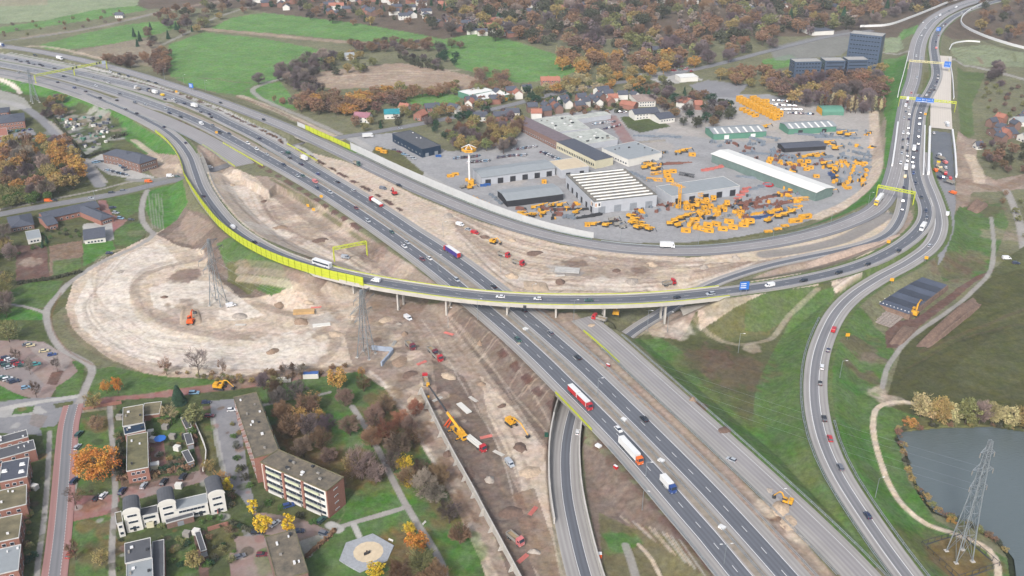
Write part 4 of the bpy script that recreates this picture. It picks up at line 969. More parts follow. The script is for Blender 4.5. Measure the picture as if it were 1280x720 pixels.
# dark curb strips by lower right: guard rails
def guard(pts3, name, label, group=None, post=4.):
 o0 = Vector(pts3[len(pts3)//2]); t = thing('guard_rail', label, 'guard rail', o0,0, group)
 b = MB(); p_ = MB()
 L = [Vector(q)-o0 for q in pts3]
 for i in range(len(L)-1):
  u = (L[i+1]-L[i]).normalized(); n_ = Vector((u.y, -u.x, 0))*.32
  for s in (-1,1): b.tube(L[i]+n_*s+Vector((0,0,.68)), L[i+1]+n_*s+Vector((0,0,.68)),.15, m_steel)
 acc = 0
 for i in range(len(L)-1):
  d = (L[i+1]-L[i]).length; u = (L[i+1]-L[i])/max(d, 1e-3)
  while acc < d:
   q = L[i]+u*acc; p_.box((q.x, q.y, q.z-.5),(.12,.12,1.2), m_steel); p_.box((q.x, q.y, q.z+.62),(.7,.16,.1), m_steel, math.atan2(-u.x, u.y)); acc += post
  acc -= d
 b.build('rail', t); q = p_.build('posts', t); q['kind'] = 'stuff'; return t
def groad(nm, off_, a, b, label): return guard(along(ROADS[nm], off_, a, b)[::2], '', label)
groad('RC', -5.6-2.0,(1000,745),(640,381), 'double guard rail in the median below the flyover')
groad('RC', -5.6-2.0,(600,349),(340,182), 'double guard rail in the median beyond the flyover')
groad('LC', -8.0,(960,760),(770,541), 'guard rail on the outer shoulder of the southbound lanes near the bottom edge')
groad('RC', 9.3,(1040,785),(640,381), 'guard rail between the northbound lanes and the unopened lanes')
groad('CR', -8.0,(1090,735),(760,425), 'guard rail in the brown strip beside the unopened lanes')
groad('CR', 7.6,(1075,717),(765,428), 'green-grey guard rail along the foot of the unopened lanes')
g4 = ROADS['R4']
groad('R4', 5.9,(1160,755),(1040,398), 'guard rail on the outer edge of the near slip road')
groad('R4', -6.8,(1150,740),(1022,525), 'guard rail on the inner edge of the near slip road')
groad('R1', 6.3*sgn, (740,312),(1080,270), 'guard rail on the yard side of the ring road')
groad('R1', 7.2*sgn, (435,196),(735,303), 'guard rail at the foot of the pale noise wall')
groad('MG', 8.2,(150,124),(300,203), 'rail between the unopened lanes and the motorway')
# ---------------------------------------------------------------- trees
TR = random.Random(11)
def gcol(r, g, b): return C(r, g, b)
def crown_cards(b, n, rx, rz, zc, size, rnd, clumps, mat, sliver=False, flat=.5, hollow=.35):
 cs = []
 for _ in range(clumps):
  while True:
   p = Vector((rnd.uniform(-1,1), rnd.uniform(-1,1), rnd.uniform(-1,1)))
   if hollow < p.length < 1: break
  k = rnd.uniform(.8,1.08)
  cs.append((Vector((p.x*rx*k, p.y*rx*k, zc+p.z*rz*k)), rnd.uniform(.18,.36)*rx))
 for i in range(n):
  c, r = cs[rnd.randrange(clumps)]
  while True:
   p = Vector((rnd.uniform(-1,1), rnd.uniform(-1,1), rnd.uniform(-1,1)))
   if p.length < 1: break
  q = c+p*r*1.05; q.z = c.z+p.z*r*.8
  u = Vector((rnd.gauss(0,1), rnd.gauss(0,1), rnd.gauss(0, flat))).normalized()
  if sliver:
   out = (q-Vector((0,0, zc-rz*.7))).normalized(); u = (out+u*.6).normalized()
   v = u.orthogonal().normalized()*size*.09; u = u*size*rnd.uniform(.6,1.3)
  else:
   v = u.cross(Vector((rnd.gauss(0,1), rnd.gauss(0,1), rnd.gauss(0,1)))).normalized(); s = size*rnd.uniform(.5,1.15)
   u = u*s; v = v*s*.7
  b.add([q-u*.5-v*.5, q+u*.5-v*.4, q+u*.45+v*.5, q-u*.4+v*.5],[(0,1,2,3)], mat)
def trunk_part(b, h, r, crown0, rnd, limbs=6, mat=None, spread=.35):
 mat = mat or m_bark
 p = Vector((0,0,-.6)); tips = []
 for i in range(3):
  q = p+Vector((rnd.uniform(-.02,.02)*h, rnd.uniform(-.02,.02)*h, (h*.8+.6)/3)); b.tube(p, q, r*(1-.28*i), mat, 6, r*(1-.28*(i+1))); p = q
 for i in range(limbs):
  a = i*2.4+rnd.random(); z = crown0+(h*.72-crown0)*i/limbs; s = Vector((0,0, z)); L = h*spread*rnd.uniform(.7,1.1)
  m = s+Vector((math.cos(a)*L*.5, math.sin(a)*L*.5, L*.35)); e = m+Vector((math.cos(a+.3)*L*.45, math.sin(a+.3)*L*.45, L*.45))
  b.tube(s, m, r*.42, mat, 4, r*.26); b.tube(m, e, r*.26, mat, 3, r*.08)
  for k in (-1,1): b.tube(m, m+Vector((math.cos(a+k)*L*.35, math.sin(a+k)*L*.35, L*.4)), r*.2, mat, 3, r*.05)
TREES = {}
def proto_tree(kind, v):
 """two meshes (trunk, crown); nominal height 10 m"""
 if (kind, v) in TREES: return TREES[kind, v]
 rnd = random.Random(v*13+sum(map(ord, kind))); t = MB(); c = MB()
 if kind == 'leafy':
  trunk_part(t, 9,.26,2.6, rnd, 6, spread=.3); crown_cards(c, 1500,4.2,3.7,5.9,.62, rnd, 46, m_leaf)
 elif kind == 'hero':
  trunk_part(t, 9.5,.3,2.2, rnd, 9, spread=.34); crown_cards(c, 5200,5.0,3.9,5.6,.38, rnd, 110, m_leaf, hollow=.45)
 elif kind == 'tall':
  trunk_part(t, 9.5,.2,1.8, rnd, 5, spread=.2); crown_cards(c, 1200,2.5,4.2,5.6,.55, rnd, 36, m_leaf)
 elif kind == 'sparse':
  trunk_part(t, 9,.22,2.2, rnd, 8, spread=.34); crown_cards(c, 620,4.0,3.8,5.8,.5, rnd, 44, m_leaf); crown_cards(c, 420,4.2,3.9,5.6,1.1, rnd, 40, m_twig, True)
 elif kind == 'bare':
  trunk_part(t, 9.6,.22,2.0, rnd, 10, spread=.38); crown_cards(c, 2300,4.1,4.0,5.8,1.15, rnd, 60, m_twig, True, hollow=.3)
 elif kind == 'thin':
  trunk_part(t, 9.6,.2,2.5, rnd, 9, spread=.34); crown_cards(c, 620,3.3,3.9,5.9,1.2, rnd, 34, m_twig, True, hollow=.3)
 elif kind == 'poplar':
  trunk_part(t, 10,.16,1.0, rnd, 6, spread=.1); crown_cards(c, 700,1.0,4.6,5.3,.9, rnd, 26, m_twig, True, hollow=0)
 elif kind == 'conifer':
  t.tube((0,0,-.5),(0,0,8.5),.22, m_bark, 6,.05)
  for i in range(1500):
   f = rnd.random()**.75; z = 1+9*(1-f)*.98; r = 2.3*f*rnd.uniform(.55,1)**.5+.1; a = rnd.uniform(0,6.283)
   q = Vector((math.cos(a)*r, math.sin(a)*r, z-.25*r)); u = Vector((math.cos(a), math.sin(a),-.5))*.34; w_ = Vector((-math.sin(a), math.cos(a), rnd.uniform(-.4,.4)))*.24
   c.add([q-u-w_, q+u-w_*.4, q+u+w_*.4, q-u+w_],[(0,1,2,3)], m_leaf)
 elif kind == 'shrub':
  for k in range(4): t.tube((0,0,-.4),(rnd.uniform(-1,1)*2, rnd.uniform(-1,1)*2,5),.14, m_bark, 3,.04)
  crown_cards(c, 620,4.4,3.6,3.9,.8, rnd, 30, m_leaf, hollow=.2)
 elif kind == 'willow':
  trunk_part(t, 8.5,.3,1.6, rnd, 8, spread=.4); crown_cards(c, 1900,4.3,4.2,5.4,.6, rnd, 40, m_leaf, hollow=.2); crown_cards(c, 500,4.3,4.2,5.2,1.2, rnd, 40, m_twig, True)
 TREES[kind, v] = (t.mesh(kind+'_trunk'), c.mesh(kind+'_crown')); return TREES[kind, v]
NV = dict(leafy=5, hero=1, tall=3, sparse=4, bare=5, thin=3, poplar=3, conifer=2, shrub=3, willow=3)
KN = dict(leafy='broadleaf_tree', hero='broadleaf_tree', tall='slender_tree', sparse='half_bare_tree', bare='bare_tree', thin='bare_tree', poplar='poplar', conifer='conifer', shrub='shrub', willow='willow')
CN = dict(leafy='tree', hero='tree', tall='tree', sparse='tree', bare='tree', thin='tree', poplar='poplar tree', conifer='conifer', shrub='shrub', willow='willow tree')
LONE = {}
def lone_mesh(kind, v):
 if (kind, v) in LONE: return LONE[kind, v]
 t, c = proto_tree(kind, v); b = MB()
 for me in (t, c):
  b.add([tuple(q.co) for q in me.vertices],[tuple(p.vertices) for p in me.polygons], me.materials[0])
 # the crown of mixed leaf and twig keeps its materials
 n0 = len(t.polygons)
 for i, p in enumerate(c.polygons): b.m[n0+i] = b.mi(c.materials[p.material_index])
 LONE[kind, v] = b.mesh(kind); return LONE[kind, v]
def jit(c, a=.18):
 k = TR.uniform(1-a, 1+a); return tuple(max(0, x*k*TR.uniform(.93,1.07)) for x in c[:3])+(1,)
def tree(px, py, h, kind, col, label, group=None, wide=1., parts=None, jitter=.1, at=None):
 p = at or G(px, py); v = TR.randrange(NV[kind]); rz = TR.uniform(0,6.28); s = h/10
 near = p.y < 620 if parts is None else parts
 if near:
  t_, c_ = proto_tree(kind, v)
  t = thing(KN[kind], label, CN[kind], p, rz, group); t.scale = (s*wide, s*wide, s)
  link('trunk' if kind != 'shrub' else 'stems', t_, t); link('crown', c_, t, color=jit(col, jitter))
 else:
  t = link(KN[kind], lone_mesh(kind, v), None, p, rz, jit(col, jitter)); t.scale = (s*wide, s*wide, s); tag(t, label, CN[kind], group)
 return t
T_ = dict(orange=gcol(192,132,66), amber=gcol(184,142,84), rust=gcol(146,116,94), rustd=gcol(124,102,92), ochre=gcol(158,140,94), yellow=gcol(222,190,62),
  olive=gcol(128,130,88), purple=gcol(112,100,102), grey=gcol(140,128,120), pine=gcol(58,84,66), green=gcol(90,118,66), pale=gcol(176,166,128), red=gcol(150,100,82), brown=gcol(134,108,88), dark=gcol(82,84,70), straw=gcol(190,176,130))
DESC = dict(orange='orange', amber='amber', rust='rust brown', rustd='dark russet', ochre='ochre', yellow='bright yellow', olive='olive green', purple='purplish brown', grey='grey', pine='dark green', green='green', pale='pale', red='reddish', brown='brown', dark='dark', straw='straw coloured')
# --- single trees near the camera, each with its own words
for a in [
(124,600,15, 'hero', 'orange', 'huge round orange tree on the grass strip beside the red edged street', 1.1),
(318,646,8.5, 'tall', 'yellow', 'bright yellow tree furthest from the camera along the flats car park', .9),
(331,668,9, 'leafy', 'yellow', 'round bright yellow tree in front of the white parked car', .85),
(362,666,8.5, 'tall', 'yellow', 'bright yellow tree by the corner of the flat felt roof below', 1.1),
(506,590,8.5, 'sparse', 'yellow', 'yellow tree beside the upper park path', 1.1),
(511,610,6, 'sparse', 'yellow', 'small yellow tree right of the park path junction', 1.2),
(521,692,9.5, 'leafy', 'orange', 'orange tree between the hexagonal playground and the park path', 1.),
(512,668,5.5, 'sparse', 'yellow', 'low yellow tree beside the orange park tree', 1.1),
(470,722,6.5, 'leafy', 'yellow', 'yellow tree at the lower corner of the hexagonal playground', 1.1),
(422,488,12, 'leafy', 'amber', 'large amber tree by the dirt track at the park top', .9),
(452,472,6, 'sparse', 'amber', 'small orange leaved tree near the middle pylon', .8),
(134,492,7.5, 'sparse', 'orange', 'left one of two orange trees below the sand loop', .9),
(148,492,9, 'leafy', 'orange', 'right one of two orange trees below the sand loop', .62),
(249,472,17, 'thin', 'grey', 'tall bare tree standing before the pale sand at the dirt track', .95),
(209,470,10, 'thin', 'brown', 'small bare tree left of the tall bare tree before the sand', .9),
(280,472,11, 'thin', 'brown', 'thin bare tree right of the tall bare tree before the sand', .55),
(215,531,11, 'thin', 'pale', 'pale barked bare birch in the back gardens', 1.),
(224,505,10, 'conifer', 'pine', 'dark green conifer at the top of the back gardens', 1.5),
(244,532,11, 'leafy', 'olive', 'broad olive brown tree left of the flats parking strip', 1.),
(357,475,9, 'thin', 'grey', 'bare tree left of the blue container beside the track', .9),
(377,474,9, 'thin', 'grey', 'bare tree beside the blue container on the track', .9),
(95,700,9, 'thin', 'brown', 'bare street tree beside the red car', .9),
(96,636,11, 'thin', 'brown', 'bare street tree at the brick side street', 1.1),
(122,538,8, 'sparse', 'brown', 'thin brown tree near the head of the red edged street', 1.),
(22,455,9, 'thin', 'grey', 'bare tree among the parked cars at the left edge', .9),
(38,468,9, 'thin', 'grey', 'bare tree behind the teal car in the car park', .8),
(72,465,8, 'thin', 'grey', 'bare tree in the turning circle island', .9),
(46,497,9, 'thin', 'brown', 'bare tree at the exit of the car park', .9),
(12,428,12, 'sparse', 'olive', 'olive tree at the far corner of the car park', 1.2),
(118,512,9, 'sparse', 'ochre', 'left ochre tree along the brick lane end', 1.1),
(128,706,7, 'sparse', 'ochre', 'ochre tree on the grass before the dark roofed houses', 1.),
(278,612,9, 'sparse', 'amber', 'amber tree at the right end of the white terrace', .8),
(286,618,8, 'tall', 'yellow', 'yellow tree beside the asphalt lane by the white terrace', .9),
(262,590,7, 'sparse', 'ochre', 'ochre tree above the white terrace garden wall', 1.),
(245,712,8, 'leafy', 'ochre', 'ochre tree in the garden at the bottom edge', 1.),
(240,545,6, 'shrub', 'green', 'green bush between the grey garages', .8)]:
 tree(a[0], a[1], a[2], a[3], T_[a[4]], a[5], None, a[6])
# park: bare and russet trees
PK = [(350,512,11, 'bare', 'purple'),(372,505,12, 'bare', 'purple'),(392,512,10, 'sparse', 'ochre'),(365,548,12, 'bare', 'brown'),(388,545,11, 'bare', 'purple'),(402,566,12, 'bare', 'brown'),(380,572,10, 'bare', 'rustd'),
 (376,532,9, 'sparse', 'amber'),(398,530,8, 'sparse', 'amber'),(438,545,10, 'bare', 'rustd'),(452,600,15, 'bare', 'grey'),(440,590,9, 'sparse', 'ochre'),(470,605,9, 'bare', 'grey'),
 (470,535,11, 'bare', 'rustd'),(485,555,12, 'bare', 'red'),(498,572,12, 'bare', 'rustd'),(482,518,10, 'bare', 'brown'),(500,535,9, 'bare', 'red'),(518,560,10, 'bare', 'brown'),(532,622,12, 'bare', 'grey'),(528,600,10, 'bare', 'rustd'),
 (562,655,11, 'bare', 'purple'),(545,630,9, 'bare', 'grey'),(528,718,11, 'bare', 'olive'),(545,735,11, 'bare', 'brown'),(500,730,10, 'bare', 'brown'),(455,490,9, 'bare', 'brown'),(432,508,9, 'bare', 'rustd'),(345,490,9, 'sparse', 'olive'),(330,486,8, 'bare', 'purple'),(520,520,8, 'bare', 'red'),(412,580,8, 'bare', 'rustd'),(355,530,11, 'bare', 'brown'),(385,520,11, 'bare', 'brown'),(410,545,10, 'bare', 'purple'),(366,590,9, 'sparse', 'brown'),(345,500,10, 'bare', 'brown'),(492,590,10, 'bare', 'grey'),(548,608,10, 'bare', 'brown'),(575,680,9, 'bare', 'brown'),(508,610,9, 'bare', 'brown'),(465,560,10, 'bare', 'brown'),(512,545,9, 'bare', 'rustd')]
seen = {}
for x, y, h, k, c in sorted(PK, key=lambda q: q[1]):
 i = seen.get((k, c),0); seen[k, c] = i+1
 tree(x, y, h, k, T_[c], '%s %s park tree, %s of its colour from the top of the park' % (DESC[c], 'bare' if k == 'bare' else 'half bare', ordn(i)), 'trees in the park beside the flats', 1.05)
# willows and bushes by the lake
for i, (x, y, h, k, c) in enumerate([(1150,522,13, 'willow', 'straw'),(1165,526,10, 'willow', 'straw'),(1174,528,13, 'willow', 'ochre'),(1190,528,10, 'willow', 'straw'),(1206,530,13, 'willow', 'olive'),(1224,530,12, 'bare', 'grey'),(1238,532,12, 'bare', 'pale'),(1262,534,11, 'willow', 'straw'),(1280,536,12, 'willow', 'ochre'),(1298,536,11, 'willow', 'straw')]):
 tree(x, y, h, k, T_[c], '%s tree behind the lake, %s in the row from the left' % (DESC[c], ordn(i)), 'trees on the far bank of the lake', .85)
tree(1137,533,4.5, 'shrub', T_['amber'], 'golden shrub on the lake bank at the path bend', None, 1.6)
tree(1190,660-6,3.5, 'shrub', T_['amber'], 'golden shrub on the bank left of the near pylon', None, 1.4)
edge = [(1124,546),(1128,556),(1131,567),(1134,578),(1138,590),(1142,601),(1148,612),(1156,622),(1165,632),(1176,641),(1188,648),(1200,652),(1212,657),(1224,663),(1236,670),(1246,677),(1254,686),(1127,538),(1148,536),(1168,534),(1190,533),(1215,533),(1245,533),(1262,536)]
for i, (x, y) in enumerate(edge):
 for k in range(2):
  tree(x-3+k*4, y+k*3, TR.uniform(2.0,3.6), 'shrub', T_[TR.choice(['olive', 'dark', 'ochre', 'brown'])], 'low scrubby bush lining the water edge of the lake', 'bushes lining the lake shore', 1.3)
# garden shrubs by the flats
for i, (x, y, h, c) in enumerate([(335,632,3.5, 'green'),(351,638,2.8, 'green'),(376,648,3.4, 'dark'),(391,655,3.2, 'green'),(293,548,3, 'green'),(297,576,3, 'green'),(302,588,3.6, 'dark'),(306,600,3.4, 'dark'),(291,532,2.4, 'olive'),(312,610,3, 'green')]):
 tree(x, y, h, 'shrub', T_[c], '%s rounded bush before the flats, %s from the far end' % (DESC[c], ordn(i)), 'bushes in front of the flats', 1.25)
G_ = [(150,568),(152,580),(148,590),(153,552),(228,548),(216,560),(222,572),(205,535),(215,528),(200,530),(196,545),(230,584),(214,586),(203,590),(240,568),(226,596),(248,610),(155,660),(180,655),(218,658),(222,690),(232,684),(212,700),(236,702),(252,655),(265,650),(36,640),(38,655),(36,668),(37,684),(34,628),(36,704),(44,610),(52,600),(146,546),(248,556),(300,660),(276,660),(256,640),(262,712),(244,690),(150,676),(148,712),(216,640),(170,598),(186,597),(206,594),(228,590)]
G_ += [(TR.uniform(*a), TR.uniform(*b)) for a, b in (((190,250),(515,592)),((148,156),(505,600)),((195,262),(655,715)),((262,292),(640,712)),((34,44),(585,715)),((286,300),(505,640))) for _ in range(13)]
for x, y in G_:
 tree(x+TR.uniform(-2,2), y+TR.uniform(-2,2), TR.uniform(1.6,3.6), TR.choice(['shrub', 'shrub', 'sparse']), T_[TR.choice(['green', 'dark', 'olive', 'pine', 'brown', 'ochre'])], '%s small shrub in the back gardens between the terraces' % TR.choice(['leafy', 'rounded', 'low']), 'garden shrubs between the terraces', 1.2)
# --- woods, belts and rows: (polygon, count, [(kind, colour)], heights, words, group)
def inside(x, y, pl):
 c = False; n = len(pl)
 for i in range(n):
  x1, y1 = pl[i]; x2, y2 = pl[(i+1) % n]
  if (y1 > y) != (y2 > y) and x < (x2-x1)*(y-y1)/(y2-y1)+x1: c = not c
 return c
AUT = [('leafy', 'rust'),('leafy', 'rustd'),('leafy', 'dark'),('bare', 'grey'),('leafy', 'brown'),('bare', 'purple'),('leafy', 'ochre'),('bare', 'brown'),('sparse', 'rust'),('leafy', 'olive'),('leafy', 'rust'),('bare', 'purple'),('leafy', 'dark')]
WOODS = [
([(560,-12),(970,-12),(965,60),(890,84),(800,88),(720,72),(700,58),(640,50),(560,40)],165, AUT, (13,20), 'in the wide wood beyond the green field', 1),
([(690,66),(780,70),(860,70),(890,80),(820,92),(720,100),(700,88)],22,[('leafy', 'rust'),('leafy', 'ochre'),('leafy', 'amber')],(13,18), 'at the near edge of the wood behind the petrol station', 1),
([(970,-12),(1240,-12),(1165,8),(1085,28),(1070,36),(1010,40),(960,58)],80, AUT+[('conifer', 'pine')],(12,19), 'in the wood left of the far interchange', 1),
([(300,-10),(560,-10),(640,44),(590,42),(500,28),(420,30),(330,12)],70, AUT+[('conifer', 'pine')],(8,14), 'among the village houses at the top', 1),
([(230,8),(300,0),(330,10),(290,16),(250,38),(200,30),(190,14)],26, AUT, (9,15), 'in the tree belt above the pale track', 1),
([(0,30),(90,18),(170,10),(150,26),(60,44),(0,48)],20,[('shrub', 'grey'),('shrub', 'olive'),('shrub', 'brown')],(4,7), 'in the hedgerows at the top left', 1),
([(150,50),(200,28),(250,26),(262,30),(210,52),(195,62)],16,[('bare', 'purple'),('leafy', 'rustd'),('conifer', 'pine')],(8,13), 'in the copse left of the large green field', 1),
([(342,84),(372,76),(400,68),(428,70),(404,88),(382,96),(402,110),(396,118),(372,112),(348,100)],34,[('bare', 'purple'),('bare', 'grey'),('bare', 'purple')],(9,13), 'in the dark hook of trees around the ploughed field', 1),
([(410,72),(450,66),(468,80),(450,92),(424,94),(400,84)],14,[('leafy', 'olive'),('leafy', 'ochre'),('shrub', 'dark')],(8,11), 'around the farm above the ploughed field', 1),
([(430,52),(480,50),(560,55),(600,58),(555,66),(500,66),(440,62)],26,[('bare', 'brown'),('leafy', 'rustd'),('bare', 'purple')],(8,13), 'in the belt across the top of the ploughed field', 1),
([(500,66),(556,80),(556,88),(540,88),(498,74)],26,[('shrub', 'dark'),('shrub', 'dark'),('bare', 'purple')],(6,8), 'in the dense dark row right of the ploughed field', 1),
([(552,66),(572,72),(568,80),(545,74)],6,[('leafy', 'pine')],(7,9), 'in the small evergreen clump in the field', 1),
([(366,122),(420,119),(500,116),(505,124),(480,136),(440,142),(400,142),(368,138)],40,[('leafy', 'rust'),('leafy', 'rust'),('leafy', 'rustd'),('leafy', 'brown'),('leafy', 'amber')],(10,13), 'in the russet belt left of the farmhouses', 1),
([(480,112),(560,108),(620,104),(650,106),(630,112),(560,116),(510,122)],30,[('leafy', 'rust'),('sparse', 'rust'),('leafy', 'ochre'),('leafy', 'olive')],(8,11), 'in the russet belt under the ploughed field', 1),
([(588,86),(640,92),(636,104),(600,100)],10,[('sparse', 'rust'),('sparse', 'rustd')],(8,12), 'by the white retail roofs', 1),
([(696,66),(720,74),(762,90),(744,96),(706,84),(694,76)],40,[('poplar', 'pale'),('poplar', 'rust')],(9,13), 'in the thin plantation by the green field', 1),
([(718,98),(760,92),(830,98),(825,108),(770,112),(700,116),(660,118),(690,108)],28,[('leafy', 'ochre'),('leafy', 'olive'),('leafy', 'amber'),('leafy', 'pale')],(8,12), 'along the road before the wood', 1),
([(786,118),(820,104),(860,112),(915,132),(914,156),(862,160),(838,146),(822,128)],46,[('leafy', 'dark'),('bare', 'purple'),('leafy', 'brown'),('conifer', 'pine'),('leafy', 'pine')],(7,11), 'in the dark copse left of the container rows', 1),
([(895,88),(960,84),(965,108),(935,106),(900,104)],16,[('leafy', 'rust'),('leafy', 'ochre'),('leafy', 'rust')],(9,13), 'between the petrol station and the container rows', 1),
([(955,96),(1010,92),(1100,84),(1106,98),(1102,134),(1060,138),(1004,130),(966,118)],52,[('leafy', 'rust'),('leafy', 'rustd'),('leafy', 'ochre'),('bare', 'purple')],(11,16), 'in the wood below the dark office blocks', 1),
([(1022,132),(1062,138),(1104,138),(1104,142),(1060,142),(1024,137)],34,[('poplar', 'pale'),('poplar', 'grey'),('poplar', 'brown')],(14,18), 'in the tall thin row behind the barrel roofed shed', 1),
([(1222,6),(1250,-8),(1300,-8),(1310,66),(1262,52),(1226,42),(1214,30)],46, AUT, (9,14), 'in the wood inside the far right slip road', 1),
([(1236,90),(1250,78),(1256,100),(1238,106)],6,[('bare', 'purple')],(10,12), 'in the clump beside the far right loop', 1),
([(1228,104),(1300,104),(1300,150),(1226,142)],32,[('shrub', 'brown'),('shrub', 'rustd'),('bare', 'purple'),('shrub', 'olive')],(4,7), 'in the scrub right of the northern lanes', 1),
([(1226,178),(1300,182),(1300,218),(1250,214),(1228,200)],26,[('bare', 'purple'),('leafy', 'rustd'),('leafy', 'dark'),('leafy', 'brown')],(6,11), 'behind the grey roofed houses at the right edge', 1),
([(1240,245),(1300,235),(1300,330),(1286,330),(1270,270)],12,[('shrub', 'olive'),('sparse', 'rust')],(3,6), 'beside the lane at the right edge', 1),
([(556,172),(600,152),(650,154),(658,176),(628,188),(592,186),(566,190)],36,[('bare', 'purple'),('bare', 'brown'),('leafy', 'olive'),('leafy', 'ochre')],(9,13), 'in the wood behind the tall orange sign', 1),
([(430,150),(470,142),(560,132),(640,118),(640,124),(560,146),(470,160),(440,162)],34,[('leafy', 'olive'),('shrub', 'dark'),('leafy', 'ochre'),('conifer', 'pine'),('leafy', 'rust')],(6,10), 'between the farmhouses along the local road', 1),
([(530,156),(600,140),(650,138),(640,150),(590,154),(556,172)],24,[('leafy', 'pine'),('leafy', 'dark'),('bare', 'purple'),('leafy', 'rust')],(6,10), 'behind the dark blue building', 1),
([(658,112),(700,118),(720,122),(700,130),(660,126)],12,[('leafy', 'pine'),('leafy', 'olive')],(6,9), 'by the houses below the green field', 1),
([(700,138),(770,126),(790,132),(770,142),(720,144)],22,[('shrub', 'dark'),('shrub', 'olive'),('shrub', 'rust')],(5,7), 'behind the pale workshop roofs', 1),
([(132,74),(158,78),(154,84),(134,80)],7,[('bare', 'brown'),('leafy', 'rustd')],(9,12), 'in the clump right of the long gantry', 1),
([(160,72),(212,66),(212,88),(190,96),(186,84),(160,82)],20,[('leafy', 'rust'),('leafy', 'rustd'),('bare', 'brown')],(8,12), 'around the white plot beyond the motorway', 1),
([(54,128),(80,122),(84,142),(66,150),(56,144)],10,[('bare', 'brown'),('bare', 'purple'),('leafy', 'ochre')],(7,10), 'in the clump behind the allotments', 1),
([(0,186),(40,176),(80,176),(110,218),(116,232),(60,246),(0,240)],44,[('leafy', 'rust'),('leafy', 'ochre'),('bare', 'purple'),('leafy', 'amber'),('bare', 'grey')],(11,15), 'in the tall autumn wood at the left edge', 1),
([(0,238),(60,234),(66,246),(0,262)],22,[('leafy', 'olive'),('leafy', 'olive'),('leafy', 'green')],(7,9), 'in the olive row below the autumn wood', 1),
([(-20,290),(16,290),(20,400),(-20,400)],20,[('bare', 'grey'),('bare', 'olive'),('sparse', 'ochre')],(8,12), 'in the thicket at the left edge', 1),
([(200,462),(300,470),(330,478),(300,480),(210,468)],18,[('shrub', 'ochre'),('shrub', 'olive'),('shrub', 'brown')],(2.5,4), 'in the scrub along the dirt track', 1),
([(300,470),(420,452),(440,460),(330,484)],16,[('shrub', 'brown'),('bare', 'brown')],(2.5,5), 'in the brush by the blue container', 1),
([(148,594),(240,582),(242,588),(150,602)],14,[('shrub', 'brown'),('shrub', 'rustd')],(2,3), 'in the hedge behind the brick parking court', 1),
([(300,100),(320,90),(340,100),(320,104)],1,[('bare', 'purple')],(10,12), 'standing alone in the large green field', 1),
([(338,126),(352,122),(362,124),(358,130)],3,[('thin', 'brown'),('shrub', 'rust')],(6,9), 'in the small meadow by the bend of the track', 1),
([(20,318),(60,300),(60,306),(20,316)],8,[('shrub', 'green'),('conifer', 'pine')],(3,5), 'in the garden of the low houses', 1),
([(50,288),(102,284),(100,296),(60,300)],12,[('shrub', 'green'),('shrub', 'dark')],(2.5,4), 'in the hedged garden of the courtyard house', 1),
]
QUEUE = []
for pl, n, mix, (h0, h1), words, _ in WOODS:
 xs = [p[0] for p in pl]; ys_ = [p[1] for p in pl]; got = 0; tries = 0
 sh = 0 if mix[0][0] == 'poplar' else .32*(h0+h1)/2*(1.05 if ys_[0] < 80 else 1.4 if ys_[0] < 200 else 2)
 W = [P(x, y+sh, BZ) for x, y in pl]; wp = [(q.x, q.y) for q in W]; x0, x1 = min(q[0] for q in wp), max(q[0] for q in wp); y0_, y1_ = min(q[1] for q in wp), max(q[1] for q in wp)
 placed = []; sep = 0.62*math.sqrt(abs(sum(wp[i][0]*wp[(i+1) % len(wp)][1]-wp[(i+1) % len(wp)][0]*wp[i][1] for i in range(len(wp))))/2/n)
 while got < n and tries < n*60:
  tries += 1; x, y = TR.uniform(x0, x1), TR.uniform(y0_, y1_)
  if not inside(x, y, wp) or any((x-a)**2+(y-b)**2 < sep*sep for a, b in placed): continue
  placed.append((x, y)); got += 1; k, c = TR.choice(mix)
  wd = 1.25 if y > 800 and k in ('leafy', 'bare', 'sparse') else 1.
  adj = {'bare': 'bare tree', 'thin': 'bare tree', 'sparse': 'half bare tree', 'shrub': 'shrub', 'conifer': 'conifer', 'poplar': 'thin tree'}.get(k, 'tree')
  lb = '%s %s %s' % (DESC[c], adj, words)
  QUEUE.append((y, k, c, TR.uniform(h0, h1), lb, '%s %ss %s' % (DESC[c], adj, words), wd, Vector((x, y, gz(x, y)))))
QUEUE.sort(key=lambda q: q[0]); cnt = dict(broadleaf_tree=16, bare_tree=52, shrub=110); REST = []
for q in QUEUE:
 nm = KN[q[1]]; cnt[nm] = cnt.get(nm, 0)+1
 if cnt[nm] > (294 if nm != 'shrub' else 250): REST.append(q)
 else: tree(0,0, q[3], q[1], T_[q[2]], q[4], q[5], q[6], None, .16, q[7])
